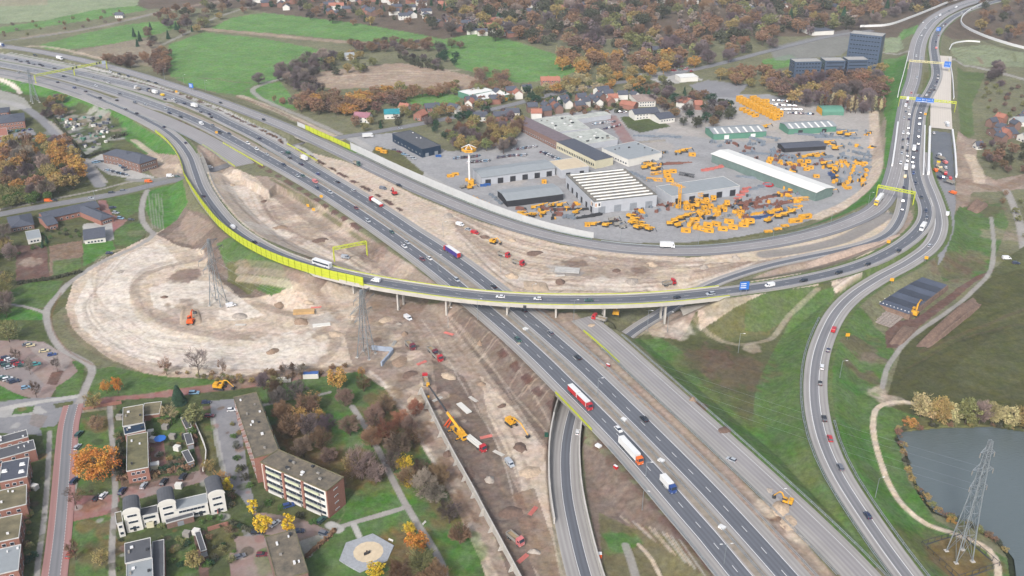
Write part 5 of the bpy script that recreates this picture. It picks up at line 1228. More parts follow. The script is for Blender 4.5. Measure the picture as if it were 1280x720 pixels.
if REST:   # beyond the nearest three hundred of a kind the wood is one mass
 vs, fs, mi, mats, o_ = [],[],[],[],0
 for y, k, c, h, lb, gr, wd, p in REST:
  me = lone_mesh(k, TR.randrange(NV[k])); n = len(me.vertices); co = np.empty(n*3); me.vertices.foreach_get('co', co); co = co.reshape(-1,3)*np.array([h/10*wd, h/10*wd, h/10])
  a = TR.uniform(0,6.28); co = np.stack([co[:, 0]*math.cos(a)-co[:, 1]*math.sin(a)+p.x, co[:, 0]*math.sin(a)+co[:, 1]*math.cos(a)+p.y, co[:, 2]+p.z],1)
  vs.append(co); mm = M('mass_'+c, T_[c],.95,.35,.4, spec=.05)
  if mm not in mats: mats.append(mm)
  for q in me.polygons: fs.append([i+o_ for i in q.vertices])
  mi += [mats.index(mm)]*len(me.polygons); o_ += n
 me = bpy.data.meshes.new('wood'); me.from_pydata(np.concatenate(vs).tolist(),[], fs)
 for mm in mats: me.materials.append(mm)
 me.polygons.foreach_set('material_index', mi); me.update(); tag(link('distant_trees', me), kind='stuff')
# undergrowth and the furthest part of the wood read as one mass
def mass(name, pl, n, hs, cols, seed):
 """one mesh of many coarse crowns; one material per colour"""
 rnd = random.Random(seed); b = MB(); W = [P(x, y, BZ) for x, y in pl]; wp = [(q.x, q.y) for q in W]
 x0, x1 = min(q[0] for q in wp), max(q[0] for q in wp); y0_, y1_ = min(q[1] for q in wp), max(q[1] for q in wp)
 ms = [M('mass_'+c, T_[c],.95,.35,.4, spec=.05) for c in cols]
 k = 0
 while k < n:
  x, y = rnd.uniform(x0, x1), rnd.uniform(y0_, y1_)
  if not inside(x, y, wp): continue
  k += 1; h = rnd.uniform(*hs); r = h*rnd.uniform(.32,.45); m = rnd.choice(ms)
  for _ in range(90):
   while True:
    p = Vector((rnd.uniform(-1,1), rnd.uniform(-1,1), rnd.uniform(-1,1)))
    if .4 < p.length < 1: break
   q = Vector((x+p.x*r, y+p.y*r, BZ+h*.55+p.z*h*.42)); u = Vector((rnd.gauss(0,1), rnd.gauss(0,1), rnd.gauss(0,.6))).normalized()
   v = u.orthogonal().normalized()*rnd.uniform(.5,1.2); u = u*rnd.uniform(.6,1.5)
   b.add([q-u-v, q+u-v*.7, q+u*.8+v, q-u*.8+v*.8],[(0,1,2,3)], m)
 return tag(b.build(name), kind='stuff')
mass('distant_woodland', [(540,-60),(1300,-60),(1240,-8),(1160,10),(1075,32),(970,58),(880,82),(800,88),(700,62),(640,52),(560,38)],1500,(9,15),['purple', 'dark', 'dark', 'brown', 'olive', 'grey', 'rustd'],5)
mass('distant_village_greenery', [(200,-50),(560,-60),(640,42),(500,26),(420,28),(320,8),(220,0)],240,(5,10),['purple', 'olive', 'dark', 'brown', 'rust', 'pine'],6)
# ---------------------------------------------------------------- buildings
def rectpx(px4, z):
 A, B, Cc, D = [P(x, y, z) for x, y in px4]; c = (A+B+Cc+D)/4
 u = (B-A)+(Cc-D); L = u.length/2; u.normalize(); v = Vector((-u.y, u.x, 0)); W = abs(((D-A)+(Cc-B)).dot(v))/2
 return c, math.atan2(u.y, u.x), L, W
WINM = {}; m_fas = M('grey_white_fascia', C(204,204,202),.7,.12,.4)
def window_mesh(w, h, frame, ax):
 k = (round(w, 1), round(h, 1), frame.name, ax)
 if k not in WINM:
  b = MB(); s = lambda a, c_: (a, c_) if ax == 'x' else (c_, a)
  b.box((0,0,0),(*s(w, .16), h), frame)
  b.box((0,0,.12),(*s(w-.24,.24), h-.24), m_glass)
  WINM[k] = b.mesh('window')
 return WINM[k]
def windows(t, side, L, W, z0_, fh, floors, bays, w=1.4, h=1.3, frame=None, name='window', margin=1.2, sill=.9):
 frame = frame or m_white
 n = 0
 for f in range(floors):
  for k in range(bays):
   n += 1
   if n > 96: return
   z = z0_+f*fh+sill
   if side in 'SN':
    x = -L/2+margin+(L-2*margin)*(k+.5)/bays; y = -W/2-.02 if side == 'S' else W/2+.02; me = window_mesh(w, h, frame, 'x'); p = (x, y, z)
   else:
    y = -W/2+margin+(W-2*margin)*(k+.5)/bays; x = -L/2-.02 if side == 'W' else L/2+.02; me = window_mesh(w, h, frame, 'y'); p = (x, y, z)
   link(name, me, t, p)
def building(name, label, px4, h, wall=None, roof=None, kind='flat', cat='building', wins=None, rise=2.5, over=.3, group=None, base=None, doors=None, trim=None, extra=None, parapet=.35, wf=None):
 zb = BZ if base is None else base
 c, rz, L, W = rectpx(px4, zb+h); wall = wall or m_wwall; roof = roof or m_felt
 t = thing(name, label, cat, (c.x, c.y, zb), rz, group)
 b = MB(); b.box((0,0,-1),(L, W, h+1-.02), wall); b.build('wall', t)
 r = MB()
 if kind == 'flat':
  trim = trim or m_fas; r.box((0,0, h),(L+over, W+over, .16), trim, 0,1, roof)
  if parapet:
   for sx, sy, lx, ly in ((0,-1, L+over, .2),(0,1, L+over, .2),(-1,0,.2, W+over-.44),(1,0,.2, W+over-.44)):
    r.box((sx*(L+over-.2)/2, sy*(W+over-.2)/2, h+.17),(min(lx, L+over), ly, parapet*.6), trim or m_white)
 elif kind == 'gable':
  o = over+.2; r.extr([(-W/2-o, h-.1),(0, h+rise),(W/2+o, h-.1),(W/2+o, h+.12),(0, h+rise+.25),(-W/2-o, h+.12)],-L/2-o, L/2+o, roof)
  g = MB(); g.extr([(-W/2, h-.03),(W/2, h-.03),(0, h+rise-.15)],-L/2, L/2, wall); g.build('gable', t)
 elif kind == 'hip':
  o = over+.2; q = min(L, W)/2; vs = [(-L/2-o, -W/2-o, h),(L/2+o, -W/2-o, h),(L/2+o, W/2+o, h),(-L/2-o, W/2+o, h)]
  if L >= W: vs += [(-L/2+q, 0, h+rise),(L/2-q+.01,0, h+rise)]; fs = [(0,1,5,4),(2,3,4,5),(1,2,5),(3,0,4)]
  else: vs += [(0,-W/2+q, h+rise),(0, W/2-q+.01, h+rise)]; fs = [(0,1,4),(1,2,5,4),(2,3,5),(3,0,4,5)]
  r.add(vs, fs+[(3,2,1,0)], roof)
 elif kind == 'barrel':
  n = 9; pr = [((-W/2-.15)*math.cos(math.pi*i/n), h-.05+rise*math.sin(math.pi*i/n)) for i in range(n+1)]; r.extr(pr, -L/2-.1, L/2+.1, roof)
 elif kind == 'barrely':
  n = 9; pr = [((-L/2-.1)*math.cos(math.pi*i/n), h-.05+rise*math.sin(math.pi*i/n)**.7) for i in range(n+1)]; r.extr(pr, -W/2+.1, W/2+.1, roof, 'y')
  g = MB(); pr = [((-L/2-.3)*math.cos(math.pi*i/n), h-.05+(rise+.3)*math.sin(math.pi*i/n)**.7) for i in range(n+1)]; g.extr(pr, -W/2-.25,-W/2+.08, wall, 'y'); g.build('gable', t)
 r.build('roof', t)
 for w_ in wins or []: windows(t, w_[0], L, W, 0, h/max(1, w_[1]), w_[1], w_[2], *(w_[3:] if len(w_) > 3 else ()), frame=wf, sill=.8 if h/max(1, w_[1]) < 4 else 1.6)
 for (sd_, n, dw, dh, dm) in doors or []:
  for k in range(n):
   d = MB(); 
   if sd_ in 'SN': d.box((0,0,0),(dw, .2, dh), dm); p = (-L/2+L*(k+.5)/n, (-W/2-.03) if sd_ == 'S' else W/2+.03,.02)
   else: d.box((0,0,0),(.2, dw, dh), dm); p = ((-L/2-.03) if sd_ == 'W' else L/2+.03,-W/2+W*(k+.5)/n, .02)
   d.build('roller_door' if dw > 2 else 'door', t, p)
 if extra: extra(t, L, W, h)
 return t
def vents(t, n, L, W, h, m=None, s=.9):
 rr = random.Random(n*7+int(L))
 for i in range(n):
  b = MB(); k = rr.random()
  b.box((0,0,0),(s*rr.uniform(.6,1.6), s*rr.uniform(.6,1.2), rr.uniform(.35,.9)), m or rr.choice([m_white, m_concd, m_dark]))
  b.build('roof_vent', t, (rr.uniform(-.42,.42)*L, rr.uniform(-.36,.36)*W, h+.14))
m_felt2 = M('stained_flat_roof', C(84,82,76),.95,.3,.35, col2=C(136,124,108))
m_lichen = M('lichened_flat_roof', C(96,92,74),.95,.3,.2, col2=C(142,132,106))
m_roofg = M('grey_sheet_roof', C(150,156,160),.6,.08,.3)
m_roofd = M('dark_flat_roof', C(88,90,96),.85,.15,.4)
m_terra = M('terracotta_tiles', C(164,110,94),.85,.15,.8)
m_cream = M('cream_panels', C(204,198,172),.8,.08,.4)
m_navy = M('navy_cladding', C(34,54,76),.5,.1,.3)
m_wroof = M('white_sheet_roof', C(232,232,228),.6,.04,.2)
m_beige = M('beige_flat_roof', C(206,190,164),.85,.08,.2)
m_ddoor = M('dark_opening', C(52,52,58),.7)
m_gdoor = M('grey_roller_door', C(140,146,154),.6)
# --- flats with four storeys
m_pgreen = M('pale_green_panel', C(200,206,178),.8,.08,.5)
def flats_extra(t, L, W, h):
 # balcony bands on the court side: solid strips of cream parapet between brick bays
 for f in range(4):
  z = f*3.1
  for k in range(3):
   x0 = -L/2+2+(L-4)*k/3+1.3; x1 = -L/2+2+(L-4)*(k+1)/3-1.3
   b = MB(); b.box(((x0+x1)/2,-W/2-.5, z+.02),(x1-x0,.9,.18), m_conc); b.box(((x0+x1)/2,-W/2-.93, z+.2),(x1-x0,.1,1.15), m_pgreen if f % 2 else m_wwall); b.build('balcony', t)
 b = MB(); b.box((0,-W/2-.04,0),(L-1,.1, h-.3), m_wwall); b.build('facade_panel', t)
 for k in (0,1,2):
  b = MB(); b.box((-L/2+2+(L-4)*k/3,-W/2-.3,0),(1.1,.7, h-.2), m_brick); b.build('stair_bay', t)
 vents(t, 9, L, W, h+.2)
building('apartment_block', 'far wing of the red brick flats with stained felt roof', [(318,575),(292.5,496),(320,491.7),(349,563)],12.2, m_brick, m_felt2, 'flat', 'apartment block', [('S', 4,13,2.2,1.4),('N', 4,10)], extra=lambda t, L, W, h: flats_extra(t, L, W, h), trim=m_moss)
building('apartment_block', 'near wing of the flats with cream balconies and red brick end wall', [(323,577),(407.5,614),(430,597),(350,563.5)],12.4, m_brick, m_felt2, 'flat', 'apartment block', [('S', 4,15,2.2,1.5),('N', 4,10),('E', 4,1,2.2,.5)], extra=flats_extra, trim=m_moss)
building('apartment_block', 'flat roofed block with pale stained felt at the bottom edge', [(344,722),(333,672),(367,662.5),(388,720)],9, m_brickd, m_felt2, 'flat', 'apartment block', [('S', 3,6,1.8,1.3)], trim=m_moss, extra=lambda t, L, W, h: vents(t, 6, L, W, h+.2))
# --- white terrace with rounded roofs
def townhouse(px4, label, h=8.5):
 return building('townhouse', label, px4, h, m_wwall, m_roofd, 'barrely', 'house', [('S', 3,3,1.3,1.1),('W', 2,2),('E', 2,2)], rise=1.9, doors=[('S', 1,1,2.1, m_dark)])
townhouse([(154,643),(175,638),(173,622),(153,626)], 'white house with rounded grey roof at the left end of the terrace')
townhouse([(198,633),(219,628),(216,611),(196,616)], 'white house with rounded dark roof in the middle of the terrace')
townhouse([(260,621),(281,616),(274,597),(256,602)], 'white house with rounded dark roof at the right end of the terrace')
building('townhouse', 'low white link with roof terrace left of the middle rounded roof', [(176,646),(198,641),(196,632),(174,637)],5, m_wwall, m_roofd, 'flat', 'house', [('S', 2,4,1.5,1.2)], doors=[('S', 1,1.2,2.1, m_dark)])
building('townhouse', 'low white link between the middle and right rounded roofs', [(219,638),(260,629),(257,617),(217,627)],5, m_wwall, m_roofg, 'flat', 'house', [('S', 2,7,1.5,1.2)], doors=[('S', 2,1.2,2.1, m_dark)])
building('townhouse', 'small white end house with green flat roof left of the terrace', [(147,655),(154,653),(151,640),(143,642)],6, m_wwall, m_lichen, 'flat', 'house', [('S', 2,1)])
building('garden_shed', 'white garden shed with flat roof beside the mossy roofed house', [(188,583),(199,581),(198,577),(188,579)],2.6, m_cream, m_wroof, 'flat', 'shed', base=BZ)
# --- brick houses left
LH = [([(0,603),(34,596),(36,572),(2,579)],7, m_slate, 'dark slate roofed brick house with white skylights by the red edged street'),
 ([(-14,642),(32,631),(34,606),(-12,617)],6.4, m_lichen, 'brick house with wide lichened flat roof, upper one of three at the left edge'),
 ([(-14,681),(25,672),(26,643),(-14,651)],6.4, m_lichen, 'brick house with lichened flat roof, middle one of three at the left edge'),
 ([(-14,722),(24,712),(25,682),(-14,690)],6.4, m_roofg, 'brick house with plain grey flat roof at the bottom left corner'),
 ([(-14,578),(44,562),(42,550),(-14,566)],5.5, m_roofd, 'low brick house with white trimmed stepped roof at the left edge'),
 ([(-14,560),(34,546),(34,538),(-14,550)],6.5, m_roofd, 'white trimmed house with dark roof below the street corner')]
def skyl(t, L, W, h):
 for x, y in ((-.36*L, 0),(.28*L, .18*W),(.28*L, -.2*W)):
  b = MB(); b.box((0,0,0),(2.2,1.6,.7), m_white, 0,.7); b.build('skylight', t, (x, y, h+.15))
for i, (q, h, rf, lb) in enumerate(LH):
 building('terraced_house', lb, q, h, m_brick, rf, 'flat', 'house', [('S', 2,3),('E', 2,2)], extra=skyl if i == 0 else (lambda t, L, W, h: vents(t, 3, L, W, h+.15, m_white, .6)))
MHS = [([(161,589),(188,584),(182,541),(156.7,546)],6, m_moss, 'long mossy flat roofed brick house above the brick parking court'),
 ([(156,543.5),(182,538),(180,529),(154.6,535)],6.6, m_navy, 'house with dark blue panelled roof and white eaves'),
 ([(154.6,534),(180,528),(178,507),(153,510)],6, m_lichen, 'lichened flat roof house north of the blue panelled roof'),
 ([(180,520),(201,517),(200,503),(178,505)],3.2, m_lichen, 'low annex with gravel roof beside the bare birch'),
 ([(157,705),(189,697),(188,673),(156,680)],6.5, m_roofd, 'dark flat roofed house in front of the white terrace'),
 ([(160,732),(192,724),(189.5,699),(157,706)],6, m_roofg, 'grey seamed roof house at the bottom edge'),
 ([(193,724),(208,720),(202,676),(189,678)],4, m_roofd, 'narrow dark roofed extension at the bottom edge'),
 ([(230,537),(237,535),(236,520),(229,522)],2.6, m_roofd, 'grey garage nearest the dark conifer'),
 ([(233,556.6),(241,554.6),(239,541),(231,543)],2.6, m_roofd, 'grey garage in the middle of the back lane'),
 ([(232,580),(239.5,577),(238,562),(230,564)],2.6, m_roofd, 'grey garage nearest the brick parking court'),
 ([(208,655),(242,645),(241,641),(207,650)],2.6, m_roofd, 'dark strip of garden sheds below the white terrace'),
 ([(250,690),(257,688),(251,664),(245,666)],2.6, m_roofd, 'long narrow dark shed roof by the lower gardens')]
for q, h, rf, lb in MHS:
 building('garage' if 'garage' in lb or 'shed' in lb else 'terraced_house', lb, q, h, m_brick if h > 3 else m_brickd, rf, 'flat', 'garage' if 'garage' in lb else 'shed' if 'shed' in lb else 'house', [('S', 2,3),('E', 2,3)] if h > 4 else [], doors=[('S', 1,2.2,2, m_gdoor)] if h < 3 else None, extra=(lambda t, L, W, h: vents(t, 3, L, W, h+.15)) if h > 4 else None)
# --- left side
building('office', 'brick office wing with grey hipped roof beside the allotments', [(146,203),(165,196),(156,182),(141,188)],7, m_brickd, m_slate, 'hip', 'office', [('S', 2,5),('W', 2,6),('E', 2,6)],3)
building('office', 'square brick office with pyramid roof and white cornice', [(167,206.5),(191,200.5),(176,188.5),(156,195.5)],7, m_brickd, m_slate, 'hip', 'office', [('S', 2,6),('E', 2,5),('W', 2,5)],3.6)
building('farm_house', 'long low wing of the courtyard house with dark tiled roof', [(54,275),(122,259),(117,251.5),(50,266)],3.6, m_brick, m_slate, 'gable', 'house', [('S', 1,9)],2.2)
building('farm_house', 'east wing of the courtyard house with dark tiled roof', [(116,279),(132,273),(117,254),(102,258)],3.6, m_brick, m_slate, 'hip', 'house', [('S', 1,4)],2.2)
building('farm_house', 'west wing of the courtyard house with dark tiled roof', [(56,283),(68,280),(64,268),(51,271)],3.6, m_brick, m_slate, 'gable', 'house', [('S', 1,2)],2)
building('detached_house', 'small house with slate roof in front of the courtyard house', [(106,300),(132,296),(130,284),(105,287)],3.4, m_wwall, m_slate, 'gable', 'house', [('S', 1,5)],2.8)
building('detached_house', 'dark roofed bungalow at the left edge near the road', [(12,286),(42,280),(38,267),(10,271)],3.2, m_brickd, m_slate, 'hip', 'house', [('S', 1,5)],2.4)
building('detached_house', 'small grey annex with pale roof below the bungalow', [(34,300),(52,297),(48,287),(32,290)],2.8, m_wwall, m_roofg, 'flat', 'house', [('S', 1,3)])
building('office', 'red brick office with grey roof at the left edge by the allotments road', [(-6,155),(33,151),(27,141),(-6,145)],6, m_brick, m_slate, 'hip', 'office', [('S', 2,8)],2)
building('office', 'second red brick office partly out of the left edge', [(-20,143),(14,140),(8,134),(-20,137)],6, m_brick, m_slate, 'hip', 'office', [('S', 2,8)],2)
building('shed', 'red flat shed at the left edge below the offices', [(-10,172),(10,169),(8,160),(-10,162)],3, m_brick, m_terra, 'flat', 'shed')
building('greenhouse', 'white greenhouse roofs at the left edge in the trees', [(4,196),(24,192),(22,186),(2,190)],3.5, m_wwall, m_wroof, 'gable', 'greenhouse')
# --- the machine yard
building('office', 'dark navy flat roofed building by the yard entrance', [(528,187),(549.5,182.5),(514,163),(490,167.5)],6.5, m_navy, m_roofd, 'flat', 'office', [('W', 1,8,1.6,.8)], doors=[('S', 2,3,3, m_gdoor)], trim=m_navy, extra=lambda t, L, W, h: vents(t, 3, L, W, h+.15, m_white))
building('warehouse', 'grey warehouse with a row of roller doors beside the tall sign', [(601,222),(693,210),(682,199.5),(592,211.5)],6, m_greyw, m_roofg, 'gable', 'warehouse', [],1.2, doors=[('S', 6,4.2,4, m_ddoor)])
building('warehouse', 'warehouse with beige flat roof behind the striped hall', [(702,213),(737,208),(719,197.5),(686,202)],6, m_greyw, m_beige, 'flat', 'warehouse', doors=[('S', 2,3.5,3.5, m_ddoor)])
building('open_shed', 'open fronted shed with pale blue roof below the grey warehouse', [(634,251),(701,242.5),(693,229.5),(622,238)],4.6, m_ddoor, m_roofg, 'gable', 'shed', [],1.3)
def stripes(t, L, W, h):
 for i in range(10):
  b = MB(); y = -W/2+2.2+i*(W-4.4)/9
  b.extr([(-.55,0),(.55,0),(.3,.6),(-.3,.6)],-L/2+2.5, L/2-2.5-(0 if i < 7 else 0), m_wroof); b.build('rooflight', t, (0, y, h+.17))
 b = MB(); b.box((0,0,0),(4.6,.1,3.4), m_white); b.box((-1.2,-.06,.6),(1.2,.06,2.2), M('poster_skin', C(206,160,130))); b.box((1.1,-.06,.8),(1.3,.06,1.9), m_dark); b.build('poster', t, (-L/2+2.6,-W/2-.1, h-4.2))
 b = MB(); b.box((0,0,0),(.1,5,3.4), m_white); b.box((-.06,-1,.5),(.06,1.4,2.2), m_dark); b.box((-.06,1.2,.5),(.06,1.2,2.2), MATS['poster_skin']); b.build('poster', t, (-L/2-.1,-W/2+3, h-4.2))
building('industrial_hall', 'large hall with white rooflight stripes in the middle of the yard', [(751,253),(827,241),(776,213),(700,218)],9, m_greyw, m_felt, 'flat', 'industrial hall', [], doors=[('S', 4,5,5, m_gdoor),('W', 6,3,4, m_ddoor)], trim=M('dark_roof_edge', C(98,104,104)), parapet=.2, extra=stripes)
building('industrial_hall', 'low grey hall with flat roof right of the striped hall', [(838,246),(925,232.5),(904,221),(822,233)],6.5, m_greyw, m_roofg, 'flat', 'industrial hall', doors=[('S', 5,4.5,4.5, m_ddoor)])
building('long_hall', 'long cream walled hall with grey tiled roof above the yard', [(703,180),(751,205),(760,192.5),(710,170.5)],6.5, m_cream, m_slate, 'flat', 'hall', [('S', 1,22,1.5,2.2)], trim=m_slate, parapet=0, wf=m_cream)
building('long_hall', 'long hall with brown tiled roof joining the cream walled hall', [(640,150),(701,179),(710,171),(655,144.5)],6.5, m_brickd, M('brown_tiles', C(118,106,112),.9), 'flat', 'hall', [('S', 1,20,1.5,1.2)], trim=m_brickd, parapet=0)
building('warehouse', 'white flat roofed hall behind the striped hall', [(786,201),(826,190),(795,177.5),(752,184.5)],5.5, m_wwall, m_roofg, 'flat', 'warehouse', [('W', 1,10,2,1.2)], extra=lambda t, L, W, h: vents(t, 6, L, W, h+.15, m_dark))
building('workshop', 'broad pale roofed workshop complex, left part', [(688,166),(738,160),(712,144.5),(664,149)],4.5, m_greyw, M('pale_gravel_roof', C(178,182,176),.9,.25,.2), 'flat', 'workshop', extra=lambda t, L, W, h: vents(t, 14, L, W, h+.15, None, 1.6))
building('workshop', 'broad pale roofed workshop complex, right part', [(724,181),(776,174),(744,161),(700,168)],4.5, m_greyw, MATS['pale_gravel_roof'], 'flat', 'workshop', extra=lambda t, L, W, h: vents(t, 12, L, W, h+.15, None, 1.6))
building('workshop', 'narrow pale roofed wing above the workshop complex', [(718,150),(762,143),(758,139.5),(712,145.5)],4, m_greyw, MATS['pale_gravel_roof'], 'flat', 'workshop')
building('long_hall', 'very long hall with bright white roof across the yard', [(892,193),(1022,241),(1040,233.5),(909,186.5)],6.5, M('grey_green_cladding', C(112,132,128),.6), m_wroof, 'gable', 'hall', [],1.2, over=.6)
def strips(t, L, W, h):
 for i in range(7):
  b = MB(); x = -L/2+L*(i+.6)/7.3; s = math.atan2(1.6, W/2)
  b.add([(-.8,-W/2-.4, h+.16+.03),(.8,-W/2-.4, h+.19),(.8,0, h+1.6+.32),(-.8,0, h+1.92)],[(0,1,2,3)], m_wroof); b.build('rooflight', t, (x, 0,0))
building('green_shed', 'green shed with striped roof, left of the two', [(891,167.5),(955,164),(950,155.5),(883,159)],5, m_green, m_roofg, 'gable', 'shed', [],1.6, doors=[('S', 2,4,3.4, m_white)], extra=strips)
building('green_shed', 'green shed with striped roof, right of the two', [(985,161),(1042,158),(1037,150),(976,153.5)],5, m_green, m_roofg, 'gable', 'shed', [],1.6, doors=[('S', 2,4,3.4, m_ddoor)], extra=strips)
building('barrel_shed', 'green barrel roofed shed with orange end before the poplars', [(1027,140.5),(1053,140),(1049,134),(1022,134.5)],3, m_green, m_green, 'barrel', 'shed', [],3.5, extra=lambda t, L, W, h: MB().box((-L/2-.2,0,.1),(.12, W*.9,5.4), m_yel, 0,.8).build('end_wall', t) and None)
building('open_shed', 'low dark roofed shelter in the middle of the yard storage', [(978,185.5),(1030,182.5),(1026,176),(975,179)],3.5, m_ddoor, m_slate, 'gable', 'shed', [],1.2)
building('shop', 'left white roofed retail shed with green edge', [(586,121),(614,113.5),(606,108),(575,113)],5, m_green, m_wroof, 'flat', 'shop', trim=m_green)
building('shop', 'right white roofed retail shed with green edge', [(600,126),(638,118),(624,112.5),(586,119)],5, m_green, m_wroof, 'flat', 'shop', trim=m_green, doors=[('S', 3,3,3, m_yel)])
building('villa', 'white villa with grey hipped roof above the yard', [(792,143.5),(822,140.5),(818,135.5),(788,138)],5, m_wwall, m_slate, 'gable', 'house', [('S', 2,7)],3)
building('villa', 'white villa extension with grey roof above the yard', [(820,150),(840,147),(834,140),(816,142)],4, m_wwall, m_slate, 'gable', 'house', [('S', 1,5)],2.4)
building('villa', 'house with brown hipped roof and white conservatory', [(794,127.5),(816,126.5),(814,118),(793,119)],5, m_wwall, M('brown_roof', C(150,134,128),.9), 'hip', 'house', [('S', 2,6)],3)
building('villa', 'long low house with terracotta roof beside the brown hipped one', [(776,130),(794,133),(796,129),(779,126.5)],4, m_brick, m_terra, 'gable', 'house', [],2.4)
building('petrol_station', 'white canopy of the petrol station by the local road', [(850,97.5),(873,96),(866,92),(845,93)],4.5, m_wwall, m_wroof, 'flat', 'petrol station')
building('villa', 'red roofed house in the dark copse', [(850,128),(862,130),(864,124),(854,121)],4.5, m_wwall, m_terra, 'gable', 'house', [],3)
building('villa', 'second red roofed house deeper in the dark copse', [(868,131),(878,131),(876,127),(868,127)],4.5, m_brick, m_terra, 'gable', 'house', [],2.6)
# --- dark office slabs
m_off = M('dark_office_cladding', C(74,88,110),.4,.15,.2)
m_offr = M('grey_office_roof', C(168,166,162),.9)
wo = M('office_window_frame', C(112,124,142),.5)
building('office_tower', 'tall dark office tower beside the far interchange', [(1064,42),(1104,46),(1106,42),(1066,38)],34, m_off, m_offr, 'flat', 'office tower', [('S', 8,10,2.6,1.5),('W', 8,4,2.6,1.5)], trim=m_off, wf=wo)
for i, (q, lb) in enumerate((([(992,78),(1026,77),(1022,73),(990,73.5)], 'left'),([(1030,76.5),(1056,76),(1052,72),(1028,72)], 'middle'),([(1058,75.5),(1085,75),(1080,71),(1056,71)], 'right'))):
 building('office_block', 'dark slab office block, %s one of three below the tower' % lb, q, 20, m_off, m_offr, 'flat', 'office block', [('S', 6,8,2.6,1.5),('W', 6,3,2.6,1.5)], trim=m_off, wf=wo)
b = MB(); b.box((0,0,0),(3,8,15), m_red); p = P(989,95, BZ); o = b.build('stair_tower', None, p); tag(o, 'red stair tower at the left end of the dark office blocks', 'stair tower')
building('round_house', 'low roundish building with grey roof near the far roundabout', [(1008,40),(1038,38),(1034,33),(1010,34)],5, m_wwall, m_slate, 'hip', 'building', [],2.5)
# --- houses: (px, py of the base, length, width, rotation deg, wall, roof, storey height, label)
HOUSE = {}
def house(px, py, L, W, rot, wall, roof, h, label, rise=3., group=None, chim=True, name='detached_house'):
 p = P(px, py, BZ); k = (L, W, wall.name, roof.name, h, rise)
 if k not in HOUSE:
  a = MB(); a.box((0,0,-.5),(L, W, h+.5-.02), wall); a.extr([(-W/2, h-.03),(W/2, h-.03),(0, h+rise-.15)],-L/2, L/2, wall)
  r = MB(); o = .4; r.extr([(-W/2-o, h-.15),(0, h+rise),(W/2+o, h-.15),(W/2+o, h+.08),(0, h+rise+.25),(-W/2-o, h+.08)],-L/2-o, L/2+o, roof)
  ch = MB(); ch.box((L*.25,.6, h+rise-1.2),(.8,.8,2.2), m_brick)
  HOUSE[k] = (a.mesh('wall'), r.mesh('roof'), ch.mesh('chimney'))
 a, r, ch = HOUSE[k]; t = thing(name, label, 'house', p, R(rot), group); link('wall', a, t); ro = link('roof', r, t); link('chimney', ch, ro)
 if h > 2.5:
  n = 3; windows(t, 'S', L, W, 0,2.7,2 if h > 4.5 else 1, n); windows(t, 'W', L, W, 0,2.7,1,2); windows(t, 'E', L, W, 0,2.7,1,2)
 return t
for a in [(454,152,14,9,-12, m_wwall, M('plum_roof', C(150,106,118)),5, 'white farmhouse with plum coloured roof by the local road'),
(490,147,13,9,8, m_wwall, M('teal_roof', C(40,128,140)),4.5, 'farmhouse with bright teal roof by the local road'),
(506,139,9,7,-25, m_wwall, m_terra, 4, 'small red roofed house right of the teal roof'),(526,149,10,8,60, m_brick, m_terra, 4.5, 'brick house with terracotta gable roof by the local road'),
(540,140,13,9,15, m_brick, m_slate, 5, 'slate roofed brick house right of the terracotta gable'),(568,141,11,8,-40, m_wwall, m_slate, 5, 'white house with grey roof near the retail sheds'),
(588,134,9,7,70, m_wwall, m_terra, 4.5, 'narrow terracotta roofed house below the retail sheds'),(600,150,12,9,10, m_wwall, m_slate, 4, 'white bungalow left of the tall sign wood'),
(625,150,12,8,10, m_brick, m_slate, 4.5, 'grey roofed house before the white fronted row'),(640,146,12,8,10, m_wwall, m_slate, 4.5, 'white fronted house behind the brown tiled hall'),
(682,106,10,8,5, m_brick, m_terra, 5, 'left red roofed house under the green field'),(693,106,10,8,5, m_brick, m_terra, 5, 'right red roofed house under the green field'),
(658,115,9,7,20, m_cream, m_slate, 4, 'cream house among the trees under the green field'),(752,120,13,10,30, m_wwall, m_slate, 6, 'white gabled church like house by the local road'),
(822,67,14,9,10, m_brick, m_slate, 5, 'grey roofed house at the edge of the wood behind the plantation'),(810,80,18,9,10, m_greyw, m_slate, 4, 'long grey building before the wood near the scrapyard'),
(437,74,10,8,20, m_wwall, m_roofg, 4, 'white farm building above the ploughed field'),(1252,170,18,16,10, m_brickd, m_slate, 4, 'grey domed roof house at the right edge'),
(1278,156,20,10,5, m_wwall, m_roofg, 4, 'flat grey roofed bungalow at the right edge'),(1222,186,6,5,10, m_wwall, m_slate, 3, 'small shed on the bank right of the asphalt basin'),
(1284,176,14,9,20, m_wwall, m_roofg, 4, 'white house partly out of the right edge'),(421,12,20,10,5, m_wwall, m_terra, 6, 'large white house with terracotta roof at the village edge'),
(626,44,12,9,10, m_wwall, m_terra, 5, 'red roofed house at the corner of the green field'),(505,24,14,9,15, m_wwall, m_slate, 5, 'white house at the near edge of the village'),
(463,17,13,9,0, m_brick, m_slate, 5, 'brick house behind the upper green field'),(150,22,10,7,0, m_wwall, m_slate, 3.5, 'small white house near the top left hedgerows')]:
 house(a[0], a[1], a[2], a[3], a[4], a[5], a[6], a[7], a[8],3.2)
HR = random.Random(21)
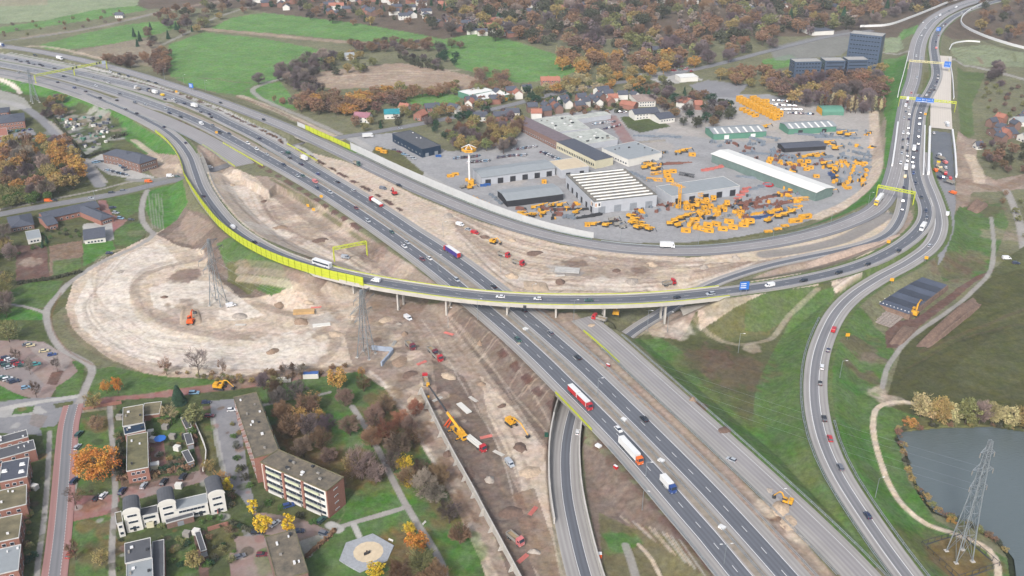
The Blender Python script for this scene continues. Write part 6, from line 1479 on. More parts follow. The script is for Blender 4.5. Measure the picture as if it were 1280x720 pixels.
HZ = [([(660,140),(700,128),(760,122),(800,124),(760,134),(700,140),(668,148)],26, 'small house in the close packed rows above the workshops', 'houses packed above the workshops', (9,7),1.),
 ([(560,28),(640,28),(640,46),(590,44),(540,34)],20, 'small house in the rows left of the wide wood', 'houses left of the wide wood', (12,8),1.),
 ([(300,-6),(560,-6),(560,26),(480,20),(420,22),(330,8)],46, 'village house among trees along the top edge', 'village houses along the top edge', (14,9),1.),
 ([(640,-8),(1060,-8),(1060,20),(900,20),(640,20)],26, 'house half hidden in the wood along the top edge', 'houses hidden in the wood along the top', (15,10),1.),
 ([(1230,150),(1290,148),(1290,178),(1235,180)],8, 'small house or shed by the right edge', 'sheds by the right edge', (8,6),1.),
 ([(560,130),(640,118),(650,124),(600,138)],6, 'roadside house below the retail sheds', 'roadside houses below the retail sheds', (10,8),1.)]
for pl, n, lb, gr, (L, W), _ in HZ:
 k = 0; wp = [(P(x, y).x, P(x, y).y) for x, y in pl]; xs = [q[0] for q in wp]; yy_ = [q[1] for q in wp]; pts = []
 tries = 0
 while k < n and tries < 4000:
  tries += 1; x, y = HR.uniform(min(xs), max(xs)), HR.uniform(min(yy_), max(yy_))
  if not inside(x, y, wp) or any((x-a)**2+(y-b)**2 < (L*1.25)**2 for a, b in pts): continue
  pts.append((x, y)); k += 1
  wall = HR.choice([m_wwall, m_wwall, m_brick, m_brickd]); rf = HR.choice([m_slate]*6+[m_terra])
  a, r = MB(), MB(); p = Vector((x, y, BZ)); kk = (L, W, wall.name, rf.name, 5,3.)
  cn = {'white_render': 'white walled', 'red_brick': 'red brick', 'brown_brick': 'brown brick'}[wall.name]+(' slate roofed ' if rf is m_slate else ' red roofed ')
  if kk not in HOUSE:
   a.box((0,0,-.5),(L, W, 5.48), wall); a.extr([(-W/2,4.97),(W/2,4.97),(0,7.85)],-L/2, L/2, wall)
   o = .4; r.extr([(-W/2-o, 4.85),(0,8),(W/2+o, 4.85),(W/2+o, 5.08),(0,8.25),(-W/2-o, 5.08)],-L/2-o, L/2+o, rf); c_ = MB(); c_.box((L*.25,.6,6.8),(.8,.8,2.2), m_brick)
   HOUSE[kk] = (a.mesh('wall'), r.mesh('roof'), c_.mesh('chimney'))
  a, r, c_ = HOUSE[kk]; t = thing('house', cn+lb, 'house', p, R(HR.choice([10,100,25,115])+HR.uniform(-6,6)), cn+gr); link('wall', a, t); q = link('roof', r, t); link('chimney', c_, q)
# ---------------------------------------------------------------- vehicles (forward is +x)
VM = {}
m_lamp = M('headlamp', C(235,235,225),.2); m_tail = M('tail_lamp', C(170,20,24),.3)
def wheel_mesh(r=.33, w_=.24):
 k = ('wheel', r, w_)
 if k not in VM:
  b = MB(); b.cyl((0,-w_/2, r), r, w_, m_tyre, 12, 'y'); b.cyl((0,-w_/2-.01, r), r*.55, w_+.02, m_steel, 8, 'y'); VM[k] = b.mesh('wheel')
 return VM[k]
def vparts(kind):
 """list of (part name, mesh, location, takes paint)"""
 if kind in VM: return VM[kind]
 out = []
 def part(nm, b, loc=(0,0,0), paint=True): out.append((nm, b.mesh(nm) if isinstance(b, MB) else b, loc, paint))
 if kind in ('hatch', 'sedan', 'suv', 'van'):
  L, W, H = dict(hatch=(4.1,1.75,1.48), sedan=(4.6,1.8,1.44), suv=(4.6,1.9,1.7), van=(5.2,2.0,2.1))[kind]
  h = L/2; wl = H*.6
  prof = {'hatch': [(-h, .35),(-h, .75),(-h+.12, wl),(h-1.15, wl),(h-.25, wl-.18),(h, .62),(h, .32)],
    'sedan': [(-h, .35),(-h, .82),(-h+.1, wl+.02),(h-1.2, wl),(h-.2, wl-.2),(h, .6),(h, .32)],
    'suv': [(-h, .4),(-h, .9),(-h+.1, wl),(h-1.2, wl),(h-.2, wl-.12),(h, .7),(h, .38)],
    'van': [(-h, .4),(-h, 1.9),(-h+.1, H),(h-1.7, H),(h-1.2, H-.25),(h-.75,1.2),(h-.1,.95),(h, .6),(h, .35)]}[kind]
  b = MB(); b.extr(prof, -W/2, W/2, m_paint, 'y')
  if kind != 'van':
   rr = {'hatch': (-h+.35, h-1.95), 'sedan': (-h+1.1, h-1.95), 'suv': (-h+.3, h-1.95)}[kind]
   x0, x1 = rr; tw = W*.39
   vs = [(x0,-tw, H-.04),(x1,-tw, H-.04),(x1, tw, H-.04),(x0, tw, H-.04),(x0+.1,-tw+.06, H),(x1-.1,-tw+.06, H),(x1-.1, tw-.06, H),(x0+.1, tw-.06, H)]
   b.add(vs, [(0,1,5,4),(1,2,6,5),(2,3,7,6),(3,0,4,7),(4,5,6,7),(3,2,1,0)], m_paint)
   g = MB(); bw = W*.47; xb, xf = (x0-.3, x1+.85) if kind != 'sedan' else (x0-.55, x1+.85)
   g.add([(xb, -bw, wl-.01),(xf, -bw, wl-.01),(xf, bw, wl-.01),(xb, bw, wl-.01),(x0,-tw, H-.045),(x1,-tw, H-.045),(x1, tw, H-.045),(x0, tw, H-.045)],[(0,1,5,4),(1,2,6,5),(2,3,7,6),(3,0,4,7)], m_glass)
   part('body', b); part('window', g, paint=False)
  else:
   part('body', b); g = MB(); g.add([(h-1.18,-W*.42, H-.27),(h-1.18, W*.42, H-.27),(h-.72, W*.44,1.24),(h-.72,-W*.44,1.24)],[(0,3,2,1)], m_glass)
   for s in (-1,1): g.box((h-1.6, s*(W/2+.005),1.2),(.8,.03,.55), m_glass)
   g.v = [(x+.02, y, z+.02) for x, y, z in g.v]; part('window', g, paint=False)
  r = .32 if kind in ('hatch', 'sedan') else .37
  for x in (-h+.85, h-.85):
   for y in (-W/2+.1, W/2-.1): part('wheel', wheel_mesh(r),(x, y, 0), False)
  for y in (-W/2+.3, W/2-.3):
   l = MB(); l.box((0,0,0),(.08,.36,.18), m_lamp); part('headlight', l, (h, y, .58), False)
   l = MB(); l.box((0,0,0),(.08,.3,.2), m_tail); part('tail_light', l, (-h, y, .7), False)
 elif kind in ('lorry', 'boxtruck', 'tanker', 'tipper', 'flatbed', 'roadtrain', 'tractor', 'cement'):
  def cab(x, m=m_paint):
   b = MB(); b.extr([(x-2.2,.6),(x-2.2,3.3),(x-1.9,3.5),(x-.5,3.3),(x-.05,1.9),(x, .5)],-1.22,1.22, m, 'y'); part('cab', b)
   g = MB(); g.add([(x-.46,-1.08,3.12),(x-.46,1.08,3.12),(x-.07,1.12,2.0),(x-.07,-1.12,2.0)],[(0,3,2,1)], m_glass); g.v = [(a+.06, c, d) for a, c, d in g.v]
   for s in (-1,1): g.box((x-.95, s*1.235,1.95),(.9,.03,.75), m_glass)
   part('windscreen', g, paint=False)
  def wheels(xs, r=.5):
   for x in xs:
    for y in (-1.05,1.05): part('wheel', wheel_mesh(r, .34),(x, y, 0), False)
  def chassis(x0, x1):
   b = MB(); b.box(((x0+x1)/2,0,.75),(x1-x0,1.0,.35), m_dark); part('chassis', b, paint=False)
  if kind == 'lorry':
   cab(8.2); chassis(-8.1,7.4); b = MB(); b.box((-1.2,0,1.15),(13.6,2.5,2.8), m_white); part('trailer', b, paint=False); wheels([-6.5,-5.2,-3.9,3.6,6.8])
  if kind == 'boxtruck':
   cab(4.3); chassis(-4.4,3.4); b = MB(); b.box((-1.25,0,1.1),(6.4,2.5,2.5), m_white); part('cargo_box', b, paint=False); wheels([-2.6,3.1])
  if kind == 'roadtrain':
   cab(9.2); chassis(-9.2,8.4); b = MB(); b.box((2.9,0,1.1),(7.6,2.5,2.5), m_white); part('cargo_box', b, paint=False)
   s = MB(); s.box((2.9,-1.27,1.15),(7.5,.03,2.2), m_red); s.box((2.9,1.27,1.15),(7.5,.03,2.2), m_red); part('side_panel', s, paint=False)
   b = MB(); b.box((-5.3,0,1.1),(7.6,2.5,2.5), m_white); part('trailer', b, paint=False)
   s = MB(); s.box((-5.3,-1.27,1.15),(7.5,.03,2.2), m_red); s.box((-5.3,1.27,1.15),(7.5,.03,2.2), m_red); part('side_panel', s, paint=False); wheels([-7.5,-6.2,-2.8,.3,1.5,7.7])
  if kind == 'tanker':
   cab(7.8); chassis(-7.6,7); b = MB(); b.cyl((-7.4,0,2.2),1.2,11.5, m_white, 14, 'x'); part('tank', b, paint=False); b = MB(); b.box((-7.5,0,.8),(.5,2.4,1.4), m_red); part('rear_panel', b, paint=False); wheels([-6,-4.7,-3.4,3.4,6.4])
  if kind == 'tipper':
   cab(3.9); chassis(-4,3); b = MB(); L, W = 5.4,2.4
   for (x, y, lx, ly) in ((-1.2,-W/2, L, .12),(-1.2, W/2, L, .12),(-1.2-L/2,0,.12, W),(-1.2+L/2,0,.12, W)): b.box((x, y, 1.1),(lx, ly, 1.3), m_concd)
   b.box((-1.2,0,1.12),(L-.1, W-.1,.5), M('sand_load', C(170,150,120),.95)); part('tipper_body', b, paint=False); wheels([-2.9,-1.6,2.7])
  if kind == 'flatbed':
   cab(6.2); chassis(-6,5.4); b = MB(); b.box((-1.2,0,1.12),(9.6,2.5,.2), m_dark)
   for y in (-.85,0,.85): b.box((-1.2, y, 1.33),(9.2,.6,1.1), m_wwall)
   part('load_of_wall_panels', b, paint=False); wheels([-4.6,-3.3,2.4,4.8])
  if kind == 'cement':
   cab(4.2); chassis(-4.2,3.4); b = MB(); b.tube((-4.0,0,2.7),(-.8,0,2.2),.7, m_concd, 10,1.25); b.tube((-.8,0,2.2),(1.6,0,2.0),1.25, m_concd, 10,.8); part('drum', b, paint=False); wheels([-2.8,-1.5,3])
  l = MB()
  mx = max(q[1].vertices[i].co.x for q in out if q[0] == 'cab' for i in range(len(q[1].vertices)))
  for y in (-.9,.9):
   l = MB(); l.box((0,0,0),(.1,.4,.22), m_lamp); part('headlight', l, (mx, y, .8), False)
 elif kind == 'coach':
  b = MB(); b.extr([(-6.4,.4),(-6.4,3.2),(-6.2,3.4),(6,3.4),(6.4,3),(6.5,.4)],-1.27,1.27, m_paint, 'y'); part('body', b)
  for s in (-1,1):
   g = MB(); g.box((0, s*1.28,1.7),(11.6,.04,1.0), m_glass); part('window', g, paint=False)
  g = MB(); g.box((6.46,0,1.4),(.1,2.2,1.4), m_glass); part('windscreen', g, paint=False)
  for x in (-3.6,4.2):
   for y in (-1.1,1.1): part('wheel', wheel_mesh(.5,.34),(x, y, 0), False)
 VM[kind] = out; return out
LOWV = {}
def low_mesh(kind):
 if kind not in LOWV:
  b = MB()
  for nm, me, loc, paint in vparts(kind):
   o = len(b.v); b.v += [(v.co.x+loc[0], v.co.y+loc[1], v.co.z+loc[2]) for v in me.vertices]
   for p in me.polygons: b.f.append(tuple(i+o for i in p.vertices)); b.m.append(b.mi(me.materials[p.material_index]))
  LOWV[kind] = b.mesh(kind)
 return LOWV[kind]
CARC = dict(silver=C(176,182,190), white=C(232,234,238), black=C(40,42,50), grey=C(112,116,126), blue=C(50,78,140), navy=C(40,52,84), red=C(184,44,52), maroon=C(112,44,58), green=C(54,92,86), teal=C(60,150,150), yellow=C(232,190,30), orange=C(232,110,40), cream=C(214,200,160), pink=C(206,120,120), lightblue=C(130,168,196), brown=C(120,100,90))
CARN = dict(lightblue='light blue', navy='dark blue', maroon='dark red')
VN = dict(hatch='hatchback_car', sedan='saloon_car', suv='estate_car', van='van', lorry='articulated_lorry', boxtruck='box_truck', tanker='tanker_lorry', tipper='tipper_truck', flatbed='flatbed_lorry', roadtrain='lorry_with_trailer', coach='coach', cement='cement_truck')
VC = dict(hatch='car', sedan='car', suv='car', van='van', lorry='lorry', boxtruck='truck', tanker='tanker lorry', tipper='tipper truck', flatbed='flatbed lorry', roadtrain='lorry', coach='coach', cement='truck')
def vehicle(kind, p, rz, col, label, group=None, name=None):
 c = CARC[col]
 if p[1] < 560:
  t = thing(name or VN[kind], label, VC[kind], p, rz, group)
  for nm, me, loc, paint in vparts(kind): link(nm, me, t, loc, 0, c if paint else None)
  return t
 o = link(name or VN[kind], low_mesh(kind), None, p, rz, c); return tag(o, label, VC[kind], group)
VR = random.Random(5); DZ = dict(RC=.09, LC=.11, OL=.13, R3=.34)
def on_road(nm, items, flip, words, landmark):
 """items (px,py,kind,colour[,label]) sorted from the landmark; flip turns them against the road's direction"""
 for i, it in enumerate(items):
  px, py, k, c = it[:4]; rd = ROADS[nm]; p, a, j = rd.pix(px, py+1.2)
  rz = a+(math.pi if flip else 0); p = (p.x, p.y, float(rd.c[j][2])+DZ.get(nm, .3)+.02)
  if k == 'car': k = VR.choice(['hatch', 'sedan', 'suv', 'hatch'])
  lb = it[4] if len(it) > 4 else '%s %s %s, %s from %s' % (CARN.get(c, c), VC[k], words, ordn(i), landmark)
  vehicle(k, p, rz, c, lb, 'vehicles '+words)
car = 'car'
on_road('RC', [(805,524, car, 'black'),(722,447, car, 'black'),(688,416, car, 'grey'),(655,388, car, 'black'),(617,358, car, 'black'),(565,317, 'lorry', 'blue', 'lorry with red rear and blue sides beyond the flyover'),(470,254, 'tanker', 'red', 'white tanker lorry with red cab on the northbound lanes'),(442,238, car, 'silver'),(422,227, car, 'black'),(397,217, car, 'blue'),(380,199, 'boxtruck', 'cream', 'cream box truck among cars near the lime parapet'),(376,205, car, 'navy'),(362,197, car, 'black'),(360,191, 'van', 'green'),(352,190.6, car, 'silver'),(324,172.5, car, 'navy'),(264,146, car, 'black'),(261,142, car, 'navy'),(250.6,139.5, car, 'grey'),(243,133, 'boxtruck', 'white', 'large white truck on the northbound lanes by the blue road sign'),(230.6,129, car, 'navy'),(220,127.5, car, 'silver'),(217,124, car, 'white'),(206,123.5, car, 'navy'),(203,118.5, 'van', 'yellow'),(193,116, 'boxtruck', 'black', 'dark truck ahead of the yellow van on the northbound lanes'),(188,114, 'tipper', 'navy', 'dark flat truck ahead of the dark truck'),(172,111, 'tipper', 'white', 'white cab truck ahead of the dark flat truck'),(136,103, car, 'white'),(129,99.5, car, 'silver'),(115,96, car, 'silver'),(68,85, car, 'black'),(53,82, car, 'black'),(50,80, car, 'black'),(42,80, car, 'grey'),(36,78.5, car, 'navy'),(34,76, car, 'black'),(25.6,76.6, car, 'grey'),(20,74, car, 'black'),(5,72.5, car, 'silver')], False, 'on the northbound lanes', 'the bottom edge')
_l = [o for o in COL.objects if o.name.startswith('articulated_lorry')][0]
for _y in (-1.27,1.27):
 b = MB(); b.box((-1.2, _y, 1.2),(13.5,.03,2.7), M('lorry_violet', C(72,60,140),.5)); b.build('side_panel', _l)
b = MB(); b.box((-8.02,0,1.2),(.04,2.4,2.6), m_red); b.build('rear_door', _l); [setattr(q, 'color', CARC['red']) for q in _l.children if q.name.startswith('cab')]
on_road('LC', [(835,609, 'boxtruck', 'blue', 'small box truck with blue cab on the southbound lanes near the bottom'),(788,567, 'lorry', 'orange', 'lorry with orange cab and cream trailer on the southbound lanes'),(773,537, car, 'white'),(725,500, 'roadtrain', 'red', 'red lorry with trailer and white roofs crossing the sunken road'),(647.5,425, car, 'green'),(571,350, car, 'silver'),(537,323, car, 'white'),(528,324, car, 'maroon'),(505.5,308, car, 'white'),(509,303, car, 'silver'),(490,290, car, 'green'),(460,276, car, 'silver'),(445.5,260, car, 'maroon'),(413,240.5, car, 'silver'),(397,235, car, 'navy'),(394,227, 'van', 'pink'),(379,219.5, car, 'green'),(372,219.5, car, 'silver'),(355,206, car, 'navy'),(334,193, car, 'silver'),(321,186, car, 'white'),(310,179, car, 'white'),(287,167, car, 'navy'),(275,165, car, 'black'),(266,156.5, car, 'grey'),(252,154.5, 'van', 'white'),(226,146, car, 'black'),(212,141, car, 'navy'),(207,136, car, 'silver'),(182,130.6, car, 'silver'),(169,128, car, 'grey'),(150,117, car, 'grey'),(120,107, car, 'white'),(96,100, car, 'grey'),(80,95, car, 'navy')], True, 'on the southbound lanes', 'the bottom edge')
on_road('OL', [(146,125, car, 'black'),(125,122, car, 'black'),(107,114, car, 'black'),(93,109.5, car, 'blue'),(72,102.5, car, 'navy'),(37,94.5, car, 'lightblue'),(23,90, car, 'silver')], True, 'on the parallel road before the flyover', 'the flyover')
on_road('R3', [(171,142, car, 'black'),(157,136.5, car, 'grey'),(205,158.5, car, 'navy'),(232,178.5, car, 'navy'),(254.5,245, car, 'black'),(291,284.5, 'van', 'white'),(318,303, car, 'black')], True, 'on the curved flyover approach', 'the motorway')
on_road('R3', [(403,332, 'coach', 'white', 'long white coach behind the lime noise screen'),(470,351.5, 'van', 'white'),(625.6,371.5, car, 'white'),(672,374, car, 'white'),(736,376, car, 'green'),(845.5,372.5, car, 'black'),(888,368, car, 'silver'),(962,357.5, 'van', 'white'),(1004,351.5, car, 'black'),(1048,341.5, car, 'black'),(1084,331, car, 'black'),(1123,314, car, 'black'),(1153,286, 'boxtruck', 'white', 'white box truck on the tight bend of the east slip'),(1158,272.5, car, 'grey'),(1157,264, car, 'navy'),(1151.6,247, car, 'black'),(1144,229, car, 'navy'),(1141.5,216.5, car, 'blue')], True, 'on the flyover road', 'the lime noise screen')
on_road('R3', [(1146,188, car, 'black'),(1147.5,180, car, 'black'),(1148,171, car, 'grey'),(1148.5,163, car, 'silver'),(1149,155, car, 'white'),(1149.5,148, car, 'black'),(1150.5,141, car, 'black'),(1158,119, car, 'white'),(1162,115, car, 'black'),(1164,111.5, car, 'black'),(1168,112, car, 'black'),(1169,107, car, 'grey'),(1171,102, car, 'navy'),(1172,98, car, 'black'),(1172.5,94, car, 'black'),(1170,60, 'van', 'pink'),(1170,52, car, 'navy'),(1173,44, car, 'maroon'),(1179,32, car, 'white'),(1182,29.5, car, 'maroon'),(1202,16, car, 'white'),(1208,14, car, 'navy'),(1214,11.5, car, 'grey'),(1221,9, car, 'white')], False, 'on the northern right lanes', 'the slip bend')
on_road('R2', [(1127.5,262, car, 'navy'),(1128.5,251, car, 'white'),(1129.5,234, car, 'navy'),(1131,221, 'van', 'cream'),(1131.8,211, 'boxtruck', 'white', 'white box truck above the short lime gantry'),(1141,209, 'van', 'white'),(1140.6,203, car, 'grey'),(1141.5,197, car, 'black'),(1142,187, 'boxtruck', 'white', 'white topped truck in the queue left of the thin white wall'),(1134,201, car, 'black'),(1134.2,195, car, 'grey'),(1134,188, car, 'black'),(1134.2,180.6, car, 'white'),(1134.6,173, car, 'navy'),(1135,167, car, 'silver'),(1135,160, car, 'black'),(1136,149, car, 'navy'),(1136.5,143, car, 'grey'),(708,635, car, 'white'),(722,541, 'hatch', 'white', 'white car leaving the sunken road under the motorway bridge')][:18]+[(722,541, 'hatch', 'white', 'white car leaving the sunken road under the motorway bridge')], True, 'in the middle northern queue', 'the lime gantry')
on_road('R1', [(1098,252, 'lorry', 'yellow', 'white lorry with yellow cab under the short lime gantry'),(1125.5,204, car, 'white'),(1127,191.6, car, 'silver'),(1128,184.5, car, 'black'),(1128.5,175, car, 'black'),(1129,166, car, 'white'),(1130,147, car, 'silver'),(1132,140, car, 'grey'),(1136,134.5, car, 'white'),(1132,132, 'van', 'white'),(1134,127.5, car, 'maroon'),(1139,116, car, 'pink'),(1146,97, car, 'silver'),(1145,69.5, car, 'white'),(1152,73, car, 'silver')], True, 'on the northern left lanes', 'the lime gantry')
on_road('R1', [(834,309, 'boxtruck', 'white', 'large white truck on the ring road below the machine yard'),(499,232, car, 'black'),(446,205.5, 'tipper', 'green', 'green tipper truck on the ring road beside the pale noise wall'),(330,149.6, car, 'black'),(276,128.5, car, 'black'),(195,103.7, car, 'black'),(186,101.3, car, 'black'),(160.6,95, car, 'navy'),(149,92.3, car, 'black'),(138,89.5, car, 'white'),(75,73.5, 'boxtruck', 'white', 'white truck alone on the ring road near the top left'),(44,68.7, car, 'black'),(2,57, 'boxtruck', 'blue', 'bright blue truck at the left end of the ring road')], False, 'on the ring road', 'the machine yard')
on_road('NL', [(1152,44, car, 'white'),(1157,34.5, car, 'white'),(1154,27.5, car, 'white'),(1175,19, 'van', 'white'),(1170,22, 'van', 'silver'),(1186,13.5, car, 'grey'),(1195,9, 'van', 'white')], True, 'on the far motorway bend', 'the far gantry')
on_road('R4', [(1162,307.5, car, 'silver'),(1042,413, 'van', 'red', 'small truck with red roof on the east slip road'),(1035,438, car, 'navy'),(1027,459.5, car, 'white'),(1025,479.5, car, 'black'),(1030,524, car, 'black'),(1037,549, car, 'red'),(1050,585, car, 'grey'),(1084,645, car, 'navy')], True, 'on the east slip road', 'its top')
# loose vehicles: (px, py, z, heading deg, kind, colour, label)
def gv(px, py, deg, k, c, label, group=None, z=None):
 p = G(px, py) if z is None else P(px, py, z); p.z += .05; return vehicle(k, p, R(deg), c, label, group)
for a in [(637,581,-62, 'van', 'silver', 'silver van parked on the dirt right of the red lorry'),(595,558,-52, 'flatbed', 'red', 'red lorry carrying pale wall panels beside the mobile crane'),
(513,435,-60, 'tipper', 'maroon', 'small dark red dump truck nearest the lattice pylon'),(547,449,-58, 'tipper', 'red', 'red dump truck with empty grey trailer on the haul road'),(541,442,-58, 'tipper', 'maroon', 'red topped tipper right behind the red dump truck'),(510,399,-50, 'van', 'white', 'white van on the haul road under the flyover'),(532,478,100, 'tipper', 'red', 'red truck at the tip of the crane boom'),
(644,677,-50, 'tipper', 'pink', 'faded red flat truck on the dirt at the bottom'),(749,401,150, 'tipper', 'red', 'red and white bus like truck on the pale lanes by the flyover'),(836,357,20, 'tipper', 'red', 'red truck on the sand above the flyover'),
(630,321,-38, 'tipper', 'red', 'left one of two red tipper trucks on the sand strip'),(648,331,-38, 'tipper', 'red', 'right one of two red tipper trucks on the sand strip'),(575,282,-30, 'van', 'white', 'white van on the sand strip beside the ring road'),(585.5,288,-30, 'sedan', 'silver', 'silver car between the white van and the red van on the sand strip'),(593.5,292.5,-30, 'van', 'red', 'red van on the sand strip beside the ring road'),
(432,323,-20, 'van', 'silver', 'silver van under the lime portal frame'),(479,237,-25, 'van', 'grey', 'grey pick up on the strip beside the motorway median'),(914,576,140, 'hatch', 'silver', 'silver car on the unopened pale lanes'),(914+0,577,0, 'x', '', '')][:-1]: gv(*a)
for a in [(289,383,30, 'van', 'white', 'white van beside the left pylon'),(243,493,5, 'suv', 'lightblue', 'pale blue car on the dirt track above the flats'),(258,504.5,5, 'hatch', 'navy', 'dark blue car at the top of the flats parking'),(262,521,5, 'hatch', 'maroon', 'dark red car beside the olive brown tree'),(290,514,10, 'hatch', 'white', 'white car against the far wing of the flats'),(344,656,55, 'sedan', 'white', 'white car between the two bright yellow trees'),(361,634,25, 'suv', 'blue', 'car under a bright blue cover before the flats'),(402,652,60, 'suv', 'green', 'dark green car at the corner of the flats'),(406,669.5,-25, 'suv', 'grey', 'dark grey car on the pale paving by the playground hedge'),(374,665.5,10, 'hatch', 'navy', 'dark car alone on the flats court'),(322,667,5, 'suv', 'black', 'dark car parked under the yellow trees'),(328,695,5, 'hatch', 'maroon', 'dark red car on the brick court at the bottom'),(99,544,82, 'suv', 'green', 'dark green car at the top of the red edged street'),(97,560,82, 'hatch', 'silver', 'silver car beside the huge orange tree'),(93.5,602.5,82, 'suv', 'navy', 'dark blue car parked halfway down the red edged street'),(88,694.5,84, 'hatch', 'red', 'bright red car parked on the red edged street'),(121.5,624,78, 'hatch', 'black', 'black car parked nose to the grass strip'),(129.5,621,78, 'hatch', 'white', 'white car next to the black one by the grass strip'),(153,615.5,85, 'suv', 'navy', 'dark blue car at the left end of the parking court'),(180,608.5,85, 'hatch', 'silver', 'silver car in the parking court above the white terrace'),(205,604,85, 'suv', 'black', 'black car in the parking court above the white terrace'),(229,598,85, 'suv', 'black', 'black car at the right end of the parking court'),(300,697,30, 'hatch', 'grey', 'grey car at the lower left of the brick court'),(137,318+0,10, 'hatch', 'navy', 'dark car beside the small slate roofed house', ),(141,261,30, 'suv', 'navy', 'dark blue car at the top of the house row parking'),(145,267,-20, 'suv', 'silver', 'silver car in the house row parking'),(151,274,-20, 'suv', 'lightblue', 'pale blue car at the bottom of the house row parking'),(164,276,10, 'hatch', 'black', 'black car on the grass edge near the path bend'),
(61,252,10, 'van', 'orange', 'orange van on the west local road'),(68,251.5,10, 'hatch', 'black', 'black car behind the orange van on the west local road'),(140,242,8, 'suv', 'black', 'black car on the west local road near the path'),(154.5,239.5,8, 'suv', 'grey', 'grey car on the west local road near the path'),(186,228,8, 'van', 'orange', 'small orange work van at the road junction'),(213,221,10, 'van', 'white', 'white van approaching the flyover arch on the local road'),(222,221.5,10, 'hatch', 'green', 'green car approaching the flyover arch on the local road'),(114,249,10, 'hatch', 'silver', 'silver car by the courtyard house'),(262,211,15, 'van', 'white', 'pale van under the motorway arch on the local road'),
(460,172,20, 'boxtruck', 'white', 'white truck with dark cab on the local road by the navy building'),(500,161.5,20, 'hatch', 'silver', 'silver car on the local road near the farmhouses'),(1154,372+0,0, 'x', '', '')][:-1]: gv(*a)
# rows of parked cars: start px, end px, count, heading, words
PARK = [((-4,452),(14,462),4,30, 'in the upper left cluster of the left car park', ['red', 'black', 'green', 'silver']),((6,448),(30,459),6,30, 'in the long row of the left car park', ['navy', 'white', 'silver', 'maroon', 'red', 'green']),
((1,472),(20,479),5,30, 'in the lower row of the left car park', ['silver', 'green', 'white', 'grey', 'navy']),((31,484.5),(33,485),1,30, 'alone at the exit end of the left car park', ['lightblue']),((44,456),(46,457),1,25, 'alone in the middle of the left car park', ['teal']),((64,443.5),(66,444),1,20, 'alone near the path in the left car park', ['blue']),((32,431),(41,434),2,25, 'at the far end of the left car park', ['grey', 'cream']),((54,439),(56,440),1,20, 'by the leafy edge of the left car park', ['cream']),
((132,213),(160,220),9,-30, 'in the front row by the brick office', None),((116,204),(140,200),6,20, 'in the upper row by the brick office', None),((140,200),(160,214),6,30, 'against the wall of the brick office', None),
((14,546),(28,543),3,80, 'on the forecourt above the red edged street', ['grey', 'black', 'grey']),
((567,199),(600,195),14,70, 'in the first row behind the tall sign', None),((584,204),(612,201),12,70, 'in the second row behind the tall sign', None),((622,197),(658,194),16,70, 'in the third row by the brown wood', None),((640,187),(672,184),10,70, 'in the row beside the cream walled hall', None),((676,190),(700,200),8,40, 'along the cream walled hall front', None),
((732,151),(756,148),10,75, 'in the top row of the workshop car park', None),((740,156),(770,152),10,75, 'in the second row of the workshop car park', None),((754,162),(776,157),7,75, 'in the third row of the workshop car park', None),
((966,126),(992,128),12,70, 'in the first row by the yellow container rows', None),((962,131),(996,133),14,70, 'in the second row by the yellow container rows', None),((964,137),(1003,138),14,70, 'in the third row by the yellow container rows', None),((984,142),(1018,143),11,70, 'in the fourth row by the yellow container rows', None),
((490,187),(520,200),5,-25, 'along the lane left of the navy building', None),((770,140),(785,140),5,75, 'beside the white villa', None),((1003,118+6),(1012,124),3,70, 'near the barrel roofed shed', None),((2,166),(42,162),5,75, 'in the left edge office yard', ['blue', 'silver', 'teal', 'blue', 'blue'])]
for (x0, y0_),(x1, y1_), n, dg, words, cols in PARK:
 for i in range(n):
  f = (i+.5)/n; c = cols[i % len(cols)] if cols else VR.choice(['silver', 'black', 'navy', 'white', 'grey', 'silver', 'black', 'maroon', 'grey', 'lightblue'])
  p = P(x0+(x1-x0)*f+VR.uniform(-.3,.3), y0_+(y1_-y0_)*f, BZ); p.z = gz(p.x, p.y)+.05
  vehicle(VR.choice(['hatch', 'sedan', 'suv']), p, R(dg+VR.uniform(-3,3)), c, '%s car %s, %s from the left' % (CARN.get(c, c), words, ordn(i)) if n > 1 else '%s car %s' % (CARN.get(c, c), words), 'cars '+words if n > 1 else None)
# work vehicles in the asphalt basin
for i, (x, y, k, c) in enumerate([(1167,167, car, 'white'),(1174,195, 'van', 'white'),(1175,199, 'tipper', 'grey'),(1181,204, 'van', 'pink'),(1172,208, 'tipper', 'yellow'),(1169,214, 'van', 'orange'),(1182,210, 'hatch', 'white'),(1177,215, 'tipper', 'cream'),(1182,218, 'van', 'red'),(1187,224, 'van', 'red'),(1179,222, 'hatch', 'lightblue'),(1174,223, 'van', 'navy'),(1186,229, 'tipper', 'grey'),(1183,155, 'van', 'white'),(1184,158, 'van', 'silver'),(1190.5,242, 'van', 'orange'),(1184,268.5, 'van', 'white')]):
 gv(x, y, VR.uniform(60,120), 'hatch' if k == car else k, c, '%s work %s around the sunken asphalt basin, %s from the top' % (c, 'vehicle', ordn(i)), 'work vehicles around the asphalt basin', z=.1)
gv(1258,324,0, 'van', 'white', 'white van beside the ditch at the right edge'); gv(1270,330,-5, 'suv', 'navy', 'dark car behind the white van at the right edge')
